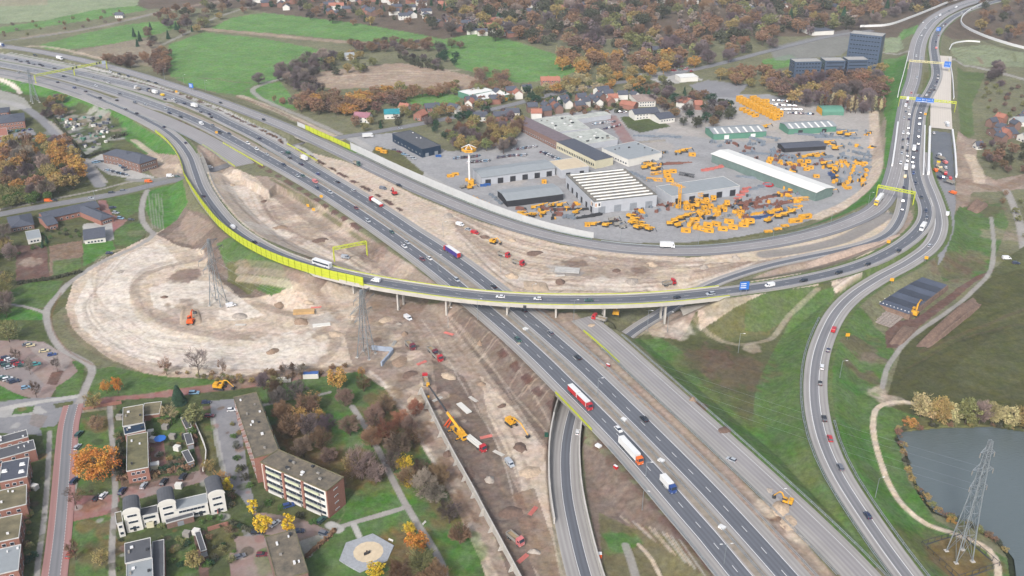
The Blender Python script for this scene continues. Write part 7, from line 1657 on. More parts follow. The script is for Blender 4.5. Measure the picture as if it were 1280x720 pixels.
# ---------------------------------------------------------------- site machines
def excavator(px, py, rz, m, label, reach=(4.2,3.2), s=1., swing=0, z=None, lift=1.):
 p = G(px, py) if z is None else P(px, py, z); t = thing('excavator', label, 'excavator', p, R(rz)); t.scale = (s, s, s)
 for y in (-1.15,1.15):
  b = MB(); b.extr([(-2.1,.25),(-1.8,0),(1.8,0),(2.1,.25),(2.0,.75),(-2.0,.75)], y-.3, y+.3, m_dark, 'y'); b.build('track', t)
 b = MB(); b.box((-.5,0,1.0),(3.6,2.6,.5), m); b.box((-1.4,0,1.5),(1.9,2.5,.9), m, 0,.92); b.cyl((0,0,.6),.8,.4, m_dark, 10); b.build('body', t)
 c = MB(); c.box((.55,.75,1.5),(1.5,1.0,1.5), m); cb = c.build('cab', t); g = MB(); g.box((.57,.75,2.0),(1.54,1.04,.8), m_glass); g.build('window', cb)
 a = MB(); e = (reach[0],-.1,1.5+2.6*lift); f = (reach[0]+reach[1],-.1,1.6*lift)
 a.tube((.8,-.1,1.5),(2.2,-.1,1.5+2.5*lift),.34, m, 4); a.tube((2.2,-.1,1.5+2.5*lift), e, .3, m, 4,.24); a.build('boom', t)
 a = MB(); a.tube(e, f, .24, m, 4,.18); a.build('arm', t)
 k = MB(); k.extr([(f[0]-.2, f[2]),(f[0]+.5, f[2]-.1),(f[0]+.2, f[2]-1.1),(f[0]-.9, f[2]-.9),(f[0]-.6, f[2]-.3)],-.75,.55, m_dark, 'y'); k.build('bucket', t)
 return t
excavator(239,404,95, m_org, 'orange excavator on the dark mound in the middle of the sand loop', s=1.25)
excavator(639,531,-55, m_yel, 'yellow excavator digging the bank right of the mobile crane', (6,4.5),1.2)
excavator(1143,394,55, m_yel, 'long armed yellow excavator beside the black lined pit', (6.5,4.6),1.35)
excavator(983,629,150, m_yel, 'small yellow excavator on the brown strip at the lower right', (3,2))
excavator(275,486,-10, m_yel, 'yellow excavator on the dirt track above the flats', (3.4,2.4),1.2)
excavator(770,393,80, m_yel, 'yellow excavator in the shade under the flyover', (2.6,2),1.3, z=-3)
excavator(493,243,120, m_red, 'red telehandler like digger on the sand strip by the ring road', (3,2),1., z=.1)
excavator(617,304,-30, m_yel, 'yellow grader like digger between the vans and red tippers', (3,2),1., z=.1)
# mobile crane with a long boom laid towards the panel wall
p = G(574,544); t = thing('mobile_crane', 'yellow mobile crane with long boom reaching over the dirt to the red truck', 'crane', p)
top = P(535,481, BZ+9); d = Vector((top.x-p.x, top.y-p.y, 0)); th = math.atan2(d.y, d.x); D = d.length
b = MB(); b.box((0,0,.7),(11,2.6,.9), m_yel, R(-58)); b.build('chassis', t)
b = MB(); b.extr([(3.4,1),(3.4,2.7),(4.6,2.7),(5.4,1.9),(5.5,.9)],-1.25,1.25, m_yel, 'y'); c = b.build('cab', t, rz=R(-58)); g = MB(); g.box((5.0,0,1.75),(.9,2.2,.6), m_glass); g.build('windscreen', c)
for x in (-4,-2.6,1.6,3.6):
 for y in (-1.1,1.1): link('wheel', wheel_mesh(.65,.5), t, (x*math.cos(R(-58))-y*math.sin(R(-58)), x*math.sin(R(-58))+y*math.cos(R(-58)),0))
b = MB(); b.box((-1,0,1.7),(4.6,2.6,1.6), m_yel, 0,.95); b.box((.6,1,1.9),(1.8,.9,1.5), m_glass); b.build('turret', t, rz=th)
u = Vector((math.cos(th), math.sin(th),0)); q0 = Vector((0,0,3)); q2 = Vector((d.x, d.y, 9)); q1 = q0.lerp(q2,.36); q15 = q0.lerp(q2,.42)
b = MB(); b.tube(q0-u*2, q1,.75, m_yel, 4,.7); b.build('boom', t); b = MB(); b.tube(q15-u*.5, q2,.5, m_dark, 4,.4); b.build('boom_extension', t)
b = MB(); b.tube(q2, q2+Vector((0,0,-6)),.08, m_dark, 3); b.box((q2.x, q2.y, 2.3),(.8,.8,.8), m_yel); b.box((q2.x, q2.y, 8.4),(1.4,1.4,1.4), m_yel); b.build('hook', t)
for sx in (-4.2,2.8):
 for sy in (-3,3):
  b = MB(); b.box((0, sy/2,.5),(.4, abs(sy),.3), m_yel); b.box((0, sy, 0),(.9,.9,.5), m_dark); x_ = Vector((sx*math.cos(R(-58)), sx*math.sin(R(-58)),0)); b.build('outrigger', t, x_, rz=R(-58))
for i, (x, y, a) in enumerate(((560,530,60),(563,531,66))):
 p = G(x, y); b = MB(); b.tube((-3,0,.5),(3,0,2.2),.35, m_org, 4); tag(b.build('crane_segment', None, p, rz=R(a)), 'orange steel segment lying left of the crane, %s' % ('outer one' if i == 0 else 'inner one'), 'steel segment')
# row of concrete retaining panels with buttresses
pts = [(527,489),(535,506),(549,535),(562,560),(575,584),(590,611),(605,640),(620,668),(637,700),(652,728),(668,760)]
path = cr([tuple(P(x, y+4, BZ)) for x, y in pts],3.2)
t = thing('panel_wall', 'long line of pale concrete wall panels with buttresses across the site', 'wall', path[len(path)//2])
o0 = path[len(path)//2]
for i in range(len(path)-1):
 a, c = path[i], path[i+1]; dx, dy = c[0]-a[0], c[1]-a[1]; L = math.hypot(dx, dy); an = math.atan2(dy, dx)
 b = MB(); b.box(((a[0]+c[0])/2-o0[0],(a[1]+c[1])/2-o0[1],-.5),(L-.05,.45,4.4), m_conc, an); b.build('wall_panel', t)
 if i % 3 == 0:
  b = MB(); b.extr([(0,-.5),(0,3.6),(-.4,3.6),(-2.2,-.5)],-.2,.2, m_conc, 'y'); b.build('buttress', t, (a[0]-o0[0], a[1]-o0[1],0), rz=an+math.pi/2+(0 if math.cos(an+math.pi/2) > 0 else math.pi))
def prism_thing(name, label, cat, px, py, dims, m, rz=0, group=None, z=None, ribs=0, top=None):
 p = G(px, py) if z is None else P(px, py, z); b = MB(); b.box((0,0,0), dims, m, 0,1, top)
 L, W, H = dims
 for k in range(ribs):
  for s in (-1,1): b.box((-L/2+L*(k+.5)/ribs, s*(W/2+.04),.1),(L/ribs*.5,.08, H-.2), m)
 o = b.build(name, None, p, rz=R(rz)); return tag(o, label, cat, group)
prism_thing('concrete_slab', 'white concrete panel lying flat on the haul road right of the crane', 'concrete panel', 580,511,(9,2.6,.5), m_wwall, -56)
prism_thing('container', 'blue topped container with pale wall beside the park track', 'container', 389,472,(7,2.6,2.6), m_wwall, 4, top=M('blue_tarp', C(66,104,170)), ribs=6)
prism_thing('container', 'low white container left of the blue topped one', 'container', 353,477,(8,2.4,1.6), m_wwall, 4, ribs=6)
prism_thing('white_pallets', 'pile of pale boards on the sand right of the loop', 'boards', 402,407,(9,3,.5), m_wwall, 12); prism_thing('timber_stack', 'stack of yellow timber beside the flyover columns', 'timber', 380,391,(11,4,1.3), M('timber', C(196,160,112)),8)
prism_thing('steel_plate', 'white steel plate stack on the sand near the ring road', 'steel plates', 709,338,(14,7,.4), M('pale_tarp', C(186,184,180)),-8, z=.0)
for i, (x, y) in enumerate([(769.5,586),(760,458)]): prism_thing('traffic_barrier', ('red and white barrier block on the bank by the southbound lanes', 'red barrier block between the northbound lanes')[i], 'barrier', x, y, (1.8,1,1.3), m_red, -50, top=m_white)
prism_thing('traffic_barrier', 'orange and white barrier on the slope by the sunken road', 'barrier', 749,696,(1.8,1.6,1.6), m_org, 0, top=m_white)
prism_thing('green_box', 'small dark green cabinet on the dirt beside the sunken road', 'cabinet', 683,545,(1.6,1.6,1.4), M('cabinet_green', C(30,80,66)),0)
# retaining corner at the middle pylon
wpx([(465,437),(482,439),(491,441),(477,458)], BZ, 2.4,.8, M('sheet_piles', C(160,172,190),.6), 'sheet_pile_wall', 'pale sheet pile corner right of the middle pylon')
# ---------------------------------------------------------------- pylons
def pylon(px, py, H, wb, label, rz=0, arms=((.62,9),(.78,12),(.92,8)), m=None):
 m = m or m_steel; p = G(px, py); p.z = gz(p.x, p.y); t = thing('pylon', label, 'pylon', p, R(rz))
 def wd(f): return wb*(1-f)**1.35*.5+.55 if f < .6 else .55+(wb*.4**1.35*.5)*(1-(f-.6)/.4)
 lv = [0]+[1-.78**k for k in range(1,12)]; lv = [l/lv[-1] for l in lv]
 cs = lambda f: [Vector((sx*wd(f), sy*wd(f), H*f)) for sx, sy in ((-1,-1),(1,-1),(1,1),(-1,1))]
 for j in range(4):
  b = MB()
  for i in range(len(lv)-1): b.tube(cs(lv[i])[j], cs(lv[i+1])[j],.25*(1-.5*lv[i]), m, 4)
  b.build('leg', t)
 b = MB()
 for i in range(len(lv)-1):
  A, B_ = cs(lv[i]), cs(lv[i+1])
  for j in range(4):
   k = (j+1) % 4; b.tube(A[j], B_[k],.1, m, 3); b.tube(A[k], B_[j],.1, m, 3); b.tube(B_[j], B_[k],.1, m, 3)
 b.build('bracing', t)
 for f, L in arms:
  a = MB(); w_ = wd(f)
  for s in (-1,1):
   tip = Vector((s*L, 0, H*f+.3))
   for y in (-w_, w_): a.tube((s*w_, y, H*f), tip, .11, m, 3); a.tube((s*w_, y, H*f+1.8), tip, .1, m, 3)
   for q in (.33,.66): a.tube(Vector((s*w_, -w_, H*f)).lerp(tip, q), Vector((s*w_, w_, H*f+1.8)).lerp(tip, q),.07, m, 3)
  ar = a.build('cross_arm', t)
  for s in (-1,1):
   c = MB(); c.cyl((s*L, 0, H*f-1.8),.14,1.9, m_concd, 6); c.build('insulator', ar)
 b = MB()
 for sx, sy in ((-1,-1),(1,-1),(1,1),(-1,1)): b.box((sx*wd(0), sy*wd(0),-.6),(1.4,1.4,1.0), m_conc)
 b.build('footing', t)
 return t
PY = [pylon(1199,696,50,5.2, 'tall lattice pylon on the lake bank at the lower right', 8, arms=((.62,3.2),(.76,3.8),(.9,2.6))), pylon(273,380,38,5.5, 'lattice pylon in the sand loop beside the flyover approach', 75), pylon(458,445,36,5.5, 'lattice pylon standing in front of the flyover columns', 70), pylon(44,128+0,30,5, 'faint lattice pylon beyond the allotments at the upper left', 40), ]
fb = MB(); p = PY[0].location
for a in range(4):
 s = [(-9,-9),(9,-9),(9,9),(-9,9)]; x0, y0_ = s[a]; x1, y1_ = s[(a+1) % 4]
 fb.tube((x0, y0_, .1),(x1, y1_, .1),.35, m_dark, 4)
 fb.tube((x0, y0_, 2.2),(x1, y1_, 2.2),.12, m_dark, 4)
 for k in range(6): fb.tube((x0+(x1-x0)*k/6, y0_+(y1_-y0_)*k/6,0),(x0+(x1-x0)*k/6, y0_+(y1_-y0_)*k/6,2.2),.12, m_dark, 4)
tag(fb.build('security_fence', None, p, rz=R(20)), 'dark fence square around the foot of the lake side pylon', 'fence')
for (a, c, sg) in ((1,2,1),(0, None, 1)):
 A = PY[a].matrix_basis.translation; B_ = PY[c].matrix_basis.translation if c else A+Vector((-260,210,0)); b = MB()
 for hz_, of in ((24,-3),(24,3),(30,-3),(30,3)):
  q = None
  for k in range(13):
   f = k/12; p = A.lerp(B_, f)+Vector((of, of*.3, hz_*(1.25 if a == 0 else 1)-8*4*f*(1-f)))
   if q is not None: b.tube(q, p, .03, m_steel, 3)
   q = p
 tag(b.build('power_lines'),['', 'power lines hanging between the two sand loop pylons'][a] or 'power lines leading away from the lake side pylon', 'power lines')
# ---------------------------------------------------------------- gantries and lamps
def gantry(p0, p1, H, label, m=None, z=0, signs=(), legs=(0,1), parts=1):
 m = m or m_lime; A, B_ = P(p0[0], p0[1], z), P(p1[0], p1[1], z); d = B_-A; L = d.length; an = math.atan2(d.y, d.x)
 t = thing('gantry', label, 'gantry', A, an)
 b = MB()
 for y in (-.6,.6):
  for zz in (H-1.5, H): b.tube((0, y, zz),(L, y, zz),.2, m, 4)
 n = int(L/2.2)
 for k in range(n):
  x0, x1 = L*k/n, L*(k+1)/n
  for y in (-.6,.6): b.tube((x0, y, H-1.5 if k % 2 else H),(x1, y, H if k % 2 else H-1.5),.14, m, 3)
  b.tube((x0,-.6, H),(x0,.6, H),.1, m, 3)
 b.build('truss', t)
 for f in legs:
  for y in (-.7,.7):
   c = MB(); c.tube((L*f, y, -.5),(L*f, y*.8, H),.26, m, 4); c.build('leg', t)
  c = MB()
  for k in range(4): c.tube((L*f, -.7, H*k/4),(L*f, .7, H*(k+1)/4),.12, m, 3)
  c.build('leg_bracing', t)
 for f, w_, h_, mm in signs:
  c = MB(); c.box((0,-.85,0),(w_, .18, h_), mm); 
  if mm is m_blue:
   c.box((0,-.96,.3),(w_-.6,.03,.28), m_white); c.box((-w_*.15,-.96, h_*.55),(w_*.5,.03,.26), m_white); c.box((w_*.3,-.96, h_*.4),(.25,.03, h_*.45), m_white)
  c.build('sign_panel', t, (L*f, 0, H-h_*.75))
 return t
gantry((45,104),(134,86),8, 'long lime gantry crossing the motorway at the upper left', signs=[(.52,1.6,1.6, m_dark),(.57,1.6,1.6, m_dark),(.86,1.6,1.6, m_dark),(.9,1.6,1.6, m_dark),(.96,4,3, M('pale_panel', C(200,214,232)))], legs=(0,.53,1))
gantry((418,326),(459,318),8.5, 'lime portal frame standing on the earth beside the motorway')
gantry((1095,247),(1141,256),9, 'short lime gantry over the ring road above the yellow lorry')
gantry((1123,133),(1193,140),9, 'wide lime gantry with blue signs over the northern lanes', signs=[(.36,7,4, m_blue),(.44,5,3.6, m_blue),(.53,7,4, m_blue),(.14,2,3, m_white)])
gantry((1135,86),(1186,90),9, 'far beige gantry with a blue sign by the interchange', m=M('faded_gantry', C(206,198,150)), signs=[(.93,6,6, m_blue)])
def sign(px, py, w_, h_, zc, label, rz=0, z=0, m=None):
 p = P(px, py, z); t = thing('road_sign', label, 'road sign', p, R(rz))
 for s in (-.3,.3):
  b = MB(); b.tube((s*w_, 0,-.3),(s*w_, 0, zc),.14, m_steel, 6); b.build('post', t)
 b = MB(); b.box((0,-.2, zc),(w_, .12, h_), m or m_blue)
 for k in range(3): b.box((-w_*.1,-.27, zc+h_*(.2+.25*k)),(w_*.6,.02, h_*.09), m_white)
 b.build('panel', t)
sign(240,114,5,4,3.4, 'blue road sign beside the ring road at the upper left', -25); sign(929,369,5,4.6,3.4, 'blue road sign at the east end of the flyover', 5,6.4)
sign(1172,42,5,4.4,3, 'blue road sign by the far motorway bend', 0)
def lamp(px, py, H, label, z=0, arms=(1,), rz=0, group=None, head=1.):
 p = P(px, py, z); p.z = max(z if z > 2 else -9, gz(p.x, p.y)); t = thing('street_lamp', label, 'street lamp', p, R(rz), group)
 b = MB(); b.tube((0,0,-.2),(0,0, H),.13, m_steel, 6,.08); b.build('pole', t)
 for s in arms:
  b = MB(); b.tube((0,0, H-.1),(s*1.6,0, H+.25),.06, m_steel, 4); b.build('arm', t); b = MB(); b.box((s*1.9,0, H+.15),(.95*head, .34,.14), m_white); b.build('lamp_head', t)
LN = 'street lamps along the motorway and its slip roads'
for i, (x, y, H, a) in enumerate([(807,598,8,(1,)),(905,705,9,(1,-1)),(803,634,9,(1,)),(747,494,9,(1,)),(1094,622,9,(1,)),(985,632,8,(-1,)),(560,400,12,(1,)),(597,400,12,(1,)),(717,403,13,(1,)),(810,400,12,(1,)),(835,405,12,(1,)),(924,430,11,(1,)),(776,297,10,(1,)),(873,304,10,(1,)),(966,300,10,(1,)),(1038,282,10,(1,)),(1085,258,10,(1,)),(206,100,11,(1,)),(257,112,10,(1,)),(230,104,9,(1,)),(554,296,10,(1,)),(626,340,10,(1,)),(548,338,10,(1,)),(461,252,8,(1,)),(119,249+0,11,(1,)),(184,232,12,(1,)),(665,375,10,(1,)),(1050,470,9,(1,))]):
 lamp(x, y, H, ['slim lamp post beside the orange lorry', 'double armed lamp post in the southbound lanes at the bottom', 'slim lamp post on the southbound shoulder below the blue truck', 'lamp post in the median by the sunken road', 'lamp post on the grass right of the near slip road', 'lamp post by the small yellow excavator', 'left one of two lamp posts below the flyover at the haul road', 'right one of two lamp posts below the flyover at the haul road', 'lamp post between the northbound lanes and the flyover', 'lamp post left of the bridge column at the underpass', 'lamp post right of the bridge column at the underpass', 'lamp post standing in the green dip', 'lamp post on the green bank left of the white ring road truck', 'lamp post on the green bank right of the white ring road truck', 'lamp post on the green bank below the yellow trailers', 'lamp post on the green bank right of the yellow trailers', 'lamp post by the short lime gantry', 'lamp post in the verge left of the upper blue sign', 'lamp post right of the upper blue sign', 'lamp post just left of the upper blue sign', 'lamp post beside the blue and red lorry', 'lamp post in the strip by the red tippers', 'lamp post on the southbound side beyond the flyover', 'lamp post near the white tanker', 'lamp post by the courtyard house', 'lamp post at the west road junction', 'lamp post rising beside the northbound lanes at the flyover', 'lamp post on the outer side of the near slip road'][i],0, a, RND.uniform(-20,20))
for i, (x, y) in enumerate([(748,496+62),(826.5,576.5),(902.5,660),(780,525),(657,412)]):
 prism_thing('crash_cushion', ['pale junction block of the median rail near the white car', 'pale junction block of the median rail beside the orange lorry', 'pale junction block of the median rail at the bottom edge', 'pale junction block of the median rail over the sunken road', 'pale junction block of the median rail near the flyover'][i], 'rail block', x, y, (2.4,1.8,.8), m_white, -45, z=0)
# orange-yellow traffic signs
for i, (x, y, z_) in enumerate([(1109,311,0),(1157,327,0),(1114,355,0),(1059,423,0),(402,250,0),(221,118,0),(385,258,-1),(392,263,-1),(271,169,0),(1156,146,0)]):
 p = P(x, y, z_); p.z = max(gz(p.x, p.y), z_-2); b = MB(); b.tube((0,0,0),(0,0,2),.08, m_steel, 4); b.box((0,0,1.8),(2.0,.2,1.8), m_yel)
 tag(b.build('warning_sign', None, p, rz=R(RND.uniform(-25,25))),['yellow warning board inside the east bend', 'yellow warning board at the outer edge of the east bend', 'yellow warning board left of the black pit', 'yellow arrow board on the near slip road rail', 'yellow warning board beside the southbound shoulder marks', 'yellow arrow board on the ring road verge', 'yellow panel heap on the sand, upper one', 'yellow panel heap on the sand, lower one', 'orange board beside the lime parapet at the split', 'orange board between the northern lanes'][i], 'warning sign')
# ---------------------------------------------------------------- tall sign of the yard
p = P(587,231, BZ); t = thing('sign_tower', 'tall white mast with orange sign crown in the machine yard', 'sign tower', p)
b = MB(); b.tube((0,0,0),(0,0,25.5),.75, m_white, 12); b.build('mast', t)
b = MB(); b.box((0,0,0),(4.2,4,4), m_yel); b.build('base', t, (1,-.5,0))
c = MB()
for a in range(6):
 an = a*math.pi/3; a2 = an+math.pi/3; q1 = Vector((5.2*math.cos(an),5.2*math.sin(an),25.3)); q2 = Vector((5.2*math.cos(a2),5.2*math.sin(a2),25.3)); q3 = q1+Vector((0,0,2.2)); q4 = q2+Vector((0,0,2.2))
 n_ = ((q1+q2)/2); n_.z = 0; n_.normalize(); n_ *= .25
 c.add([q1, q2, q4, q3, q1-n_, q2-n_, q4-n_, q3-n_],[(0,1,2,3),(7,6,5,4),(0,4,5,1),(3,2,6,7)], m_yel)
 c.tube(q3,(0,0,30),.22, m_white, 4); c.tube(q1,(0,0,25.2),.2, m_white, 4)
cr_ = c.build('sign_crown', t)
b = MB()   # the unreadably small brown lettering: two words of strokes
for k, x in enumerate((-1.9,-1.5,-1.1,-.7,0,.4,.8,1.2,1.6,2.0)): b.box((x, 0,0),(.22,.05,.5+.12*(k % 3)), M('sign_letter_brown', C(130,70,34)))
b.build('lettering', cr_, (0,-4.56,26.0))
# ---------------------------------------------------------------- yard contents
YR = random.Random(9)
BOX = {}
def container_mesh(L, W, H, m):
 k = (L, W, H, m.name)
 if k not in BOX:
  b = MB(); b.box((0,0,0),(L, W, H), m); 
  for i in range(int(L/.9)):
   for s in (-1,1): b.box((-L/2+.5+i*.9, s*(W/2+.03),.15),(.45,.06, H-.3), m)
  b.box((L/2+.04,0,.1),(.08, W*.94, H-.2), m); b.box((L*.1,-W/2-.07, H*.35),(L*.3,.06, H*.3), m_dark)
  BOX[k] = b.mesh('site_cabin')
 return BOX[k]
def box_at(name, cat, px, py, dims, m, rz, label, group, dz=0, col=None):
 p = P(px, py, BZ); p.z += dz+.03; o = link(name, container_mesh(*dims, m), None, p, R(rz)); return tag(o, label, cat, group)
m_can = M('yellow_orange_container', C(228,166,50),.6,.28,.5)
def grid(p0, p1, rows, cols, dims, rz, words, layers=1, m=None, name='container', cat='container', step=None, cname='yellow'):
 A, B_ = P(*p0, BZ), P(*p1, BZ); d = (B_-A)/max(1, cols-1); v = Vector((-d.y, d.x, 0)).normalized()*(step or dims[1]+.5)
 n = 0
 for r in range(rows):
  for c in range(cols):
   for l in range(layers):
    q = A+d*c+v*r; q.z = BZ+.03+l*(dims[2]+.03); n += 1
    o = link(name, container_mesh(*dims, m or m_can), None, q, rz if rz is not None else 0)
    tag(o, '%s %s %s, %s %s' % (cname, name.replace('_', ' '), words, ordn(c), 'from the upper left'+(' in the back line' if r else ' in the front line' if rows > 1 else '')+(', on top' if l else ', at the bottom' if layers > 1 else '')), cat, '%ss %s' % (name.replace('_', ' '), words))
an = math.atan2(*(lambda q: (q.y, q.x))(P(975,150)-P(930,128)))
grid((924,127),(970,150),1,12,(6,2.6,2.7), an+math.pi/2, 'in the long double stack', 2)
grid((941,127),(974,146),1,9,(6,2.6,2.7), an+math.pi/2, 'in the right hand stack', 2)
grid((928,138),(944,146),1,4,(6,2.6,2.7), an+math.pi/2+.1, 'in the short row left of the double stack', 1)
grid((950,127.5),(957,127.5),1,2,(6,2.6,2.7),0, 'behind the stacks', 1)
grid((903,131),(909,132),1,2,(6,2.6,2.7),0, 'beside the dark copse', 1)
def cluster(items, name, cat, m, dims, words, cname):
 for i, (x, y, rz, dz) in enumerate(items):
  box_at(name, cat, x, y, dims, m, rz+YR.uniform(-4,4), '%s %s %s, %s from the left' % (cname, name.replace('_', ' '), words, ordn(i)), '%ss %s' % (name.replace('_', ' '), words), dz)
cluster([(857,290,-5,0),(863,282,60,0),(868,277,10,0),(870,285,60,0),(878,288,-25,0),(885,283,-20,0),(886,290,-20,0),(895,282,-25,0),(903,288,-10,0),(911,279,-20,0),(916,286,-10,0),(929,283,-5,0),(932,280,-20,0),(936,283,0,2.6)], 'container', 'container', m_can, (6,2.6,2.6), 'along the lower yard edge', 'yellow')
cluster([(858,262,10,0),(866,260,15,0),(874,268,50,0),(880,262,20,0),(882,257,10,2.6),(888,260,0,0),(891,254,0,2.6),(893,265,80,0),(900,262,20,0),(905,264,0,0),(908,260,0,2.6),(872,262,60,2.6),(884,268,10,0),(878,270,50,0),(898,268,80,0)], 'machine_box', 'machine box', m_can, (3.4,2.6,2.8), 'in the crowded crane part heap', 'yellow')
cluster([(1067,209+0,80,0),(1066,214,80,0),(1064,219,80,0),(1062,224,78,0),(1059,229,78,0),(1056,234,78,0),(1079,208,88,0),(1083,214,84,0),(1082,220,84,0),(1080,226,82,0),(1078,232,80,0),(1072,206,0,0),(1080,205,0,0),(1060,236,20,0),(1054,232,80,0),(1051,203,85,0),(1046,205,80,0),(1056,203,80,0),(1046,222,70,0),(1042,228,70,0)], 'skip', 'skip', m_can, (4.6,2.2,1.6), 'in the rows at the right end of the yard', 'yellow')
cluster([(986,206,10,0),(992,208,10,0),(1000,203,20,0),(1004,208,10,0),(1009,207,0,2.4),(1013,211,-10,0),(1008,213,0,0),(963,200,-25,0),(961,204,-25,0),(1020,222,0,0)], 'compressor', 'machine', m_can, (4.2,2.3,2.3), 'above the long white roof', 'yellow')
cluster([(917,205,0,0),(919,210.5,-30,0),(927,213,-30,0),(984,237,-30,0),(990,240,-30,0)], 'container', 'container', m_can, (5.6,2.4,2.4), 'against the long white roofed hall', 'yellow')
cluster([(994,278,18,0),(1006,273,18,0)], 'trailer', 'trailer', m_can, (9,2.5,2.8), 'on the yard road beside the green bank', 'yellow')
cluster([(972,287,12,0),(960,290,12,0),(981,283,12,0)], 'low_loader', 'trailer', m_can, (5,2.2,1.1), 'parked behind the yellow trailers', 'yellow')
cluster([(563,221,8,0),(569,219,8,0),(586,226,0,0),(606,233-4,0,0)], 'pump_unit', 'pump', m_can, (5,2.4,1.8), 'around the tall sign', 'yellow')
cluster([(480,191,-25,0),(474,188,-25,0)], 'container', 'container', m_can, (5.5,2.4,2.2), 'on the grass beside the entrance lane', 'yellow')
cluster([(734,283,0,0),(733,200,5,0),(723,199,5,0),(680,229,0,0)], 'container', 'container', m_can, (3.4,2.4,2.6), 'standing single among the halls', 'yellow')
cluster([(865,195,0,0),(833,217,0,0),(841,216,0,0),(837,227,0,0),(834,222,5,0)], 'site_cabin', 'cabin', m_can, (5.2,2.4,2.6), 'beside the crane parts behind the grey hall', 'yellow')
cluster([(609,232,5,0),(604,233,5,0),(548,196,5,0)], 'skip', 'skip', M('skip_blue', C(44,92,160)),(4.4,2.2,1.4), 'by the halls at the left of the yard', 'blue')
# crane sections, beams and machines as lattice or machine-like meshes
def lattice(px, py, L, s_, rz, m, label, dz=0, tilt=0, cat='crane part', name='lattice_section', group=None):
 p = P(px, py, BZ); p.z += dz; b = MB(); h = s_/2; c = [(-1,-1),(1,-1),(1,1),(-1,1)]
 for y, z in c: b.tube((-L/2, y*h, h+z*h+.1),(L/2, y*h, h+z*h+.1),.16, m, 4)
 n = max(2, int(L/s_))
 for k in range(n):
  x0, x1 = -L/2+L*k/n, -L/2+L*(k+1)/n
  for i in range(4):
   (y0_, z0_),(y1_, z1_) = c[i], c[(i+1) % 4]; b.tube((x0, y0_*h, h+z0_*h+.1),(x1, y1_*h, h+z1_*h+.1),.11, m, 3)
 b.box((0,0,.1),(L*.25, s_*.6, s_*.6), m)
 o = b.build(name, None, p, rz=R(rz)); o.rotation_euler[1] = R(tilt); return tag(o, label, cat, group)
def machine(px, py, rz, m, label, s=1., group=None, cat='machine', name='construction_machine'):
 """tracked rig lying low: tracks, body, cab, folded mast"""
 p = P(px, py, BZ); t = thing(name, label, cat, p, R(rz), group); t.scale = (s*1.15,)*3
 if ('mach', m.name) not in BOX:
  a = MB()
  for y in (-1.3,1.3): a.extr([(-2.4,.3),(-2,0),(2,0),(2.4,.3),(2.2,.9),(-2.2,.9)], y-.35, y+.35, m_dark, 'y')
  b = MB(); b.box((-.8,0,1),(3.6,2.6,1.3), m, 0,.9); c = MB(); c.box((1.5,.7,1),(1.3,1.1,1.7), m); c.box((1.54,.7,1.7),(1.32,1.12,.7), m_glass)
  d = MB(); d.tube((0,-.8,2.3),(4.6,-.8,3.4),.32, m, 4); d.tube((4.6,-.8,3.4),(6.2,-.8,1.2),.25, m_dark, 4)
  BOX['mach', m.name] = [('track', a.mesh('track')),('body', b.mesh('body')),('cab', c.mesh('cab')),('boom', d.mesh('boom'))]
 for nm, me in BOX['mach', m.name]: link(nm, me, t)
 return t
MC = [(668,261,10),(677,259,30),(684,262,80),(690,258,10),(679,268,20),(666,270,-20),(700,258,15),(651,268,-30),(656,271,10),(720,267,30),(757,283,0),(772,282,20),(765,276,10),(779,285,30),(588,236,5),(579,235,10),(742,282,0)]
for i, (x, y, a) in enumerate(sorted(MC)): machine(x, y, a+YR.uniform(-20,20), YR.choice([m_yel, m_yel, m_concd]), 'yellow and grey rig parked left of the striped hall, %s from the left' % ordn(i),.8, 'rigs parked around the striped hall')
YM = [(838,281,0),(844,277,20),(852,274,10),(848,283,30),(860,271,0),(788,272,-40),(793,276,-40),(799,281,-40),(805,285,-40),(811,288,-40),(790,280,-40),(797,286,-42)]
for i, (x, y, a) in enumerate(sorted(YM)): machine(x, y, a, m_yel, 'yellow rig in the lines below the striped hall, %s from the left' % ordn(i),.9, 'yellow rigs in lines below the striped hall')
MR = [(806,211,0),(813,209,-10),(818,213,0),(848,192,0),(856,190,10),(960,277,20),(973,272,15),(981,270,15),(990,266,10),(965,268,10),(1036,242,0),(1006,198,10),(1014,196,0),(1022,197,10),(1060,170,0),(1050,168,0),(1044,187,10),(1034,180,0),(956,160,0),(1030,206,0),(1038,210,20),(1045,214,60)]
for i, (x, y, a) in enumerate(sorted(MR)): machine(x, y, a+YR.uniform(-15,15), m_yel, 'yellow machine among the stores on the right of the yard, %s from the left' % ordn(i),.95, 'yellow machines on the right of the yard')
def stackrow(x0, y0_, x1, y1_, n, L, rz, m, words, cname, name='steel_beams', dz=0):
 for i in range(n):
  f = (i+.5)/n; x, y = x0+(x1-x0)*f, y0_+(y1_-y0_)*f; p = P(x, y, BZ); b = MB()
  k = YR.randint(3,5)
  for j in range(k): b.box((YR.uniform(-.5,.5),(j-k/2)*.62,0),(L*YR.uniform(.8,1.05),.42, YR.uniform(.5,1.3)), m)
  for s in (-.3,.3): b.box((L*s, 0,1.0),(.3, k*.6,.25), m)
  tag(b.build(name, None, p, rz=R(rz+YR.uniform(-7,7))), '%s steel stack %s, %s from the left' % (cname, words, ordn(i)), 'steel stack', cname+' steel stacks '+words)
m_rust = M('rusty_steel', C(128,88,78),.9,.25,.6); m_pk = M('faded_red_steel', C(204,118,110),.8,.15,.5); m_slt = M('grey_steel_stock', C(126,136,148),.7,.2,.5); m_bl = M('blue_steel', C(60,84,130),.7,.15,.5)
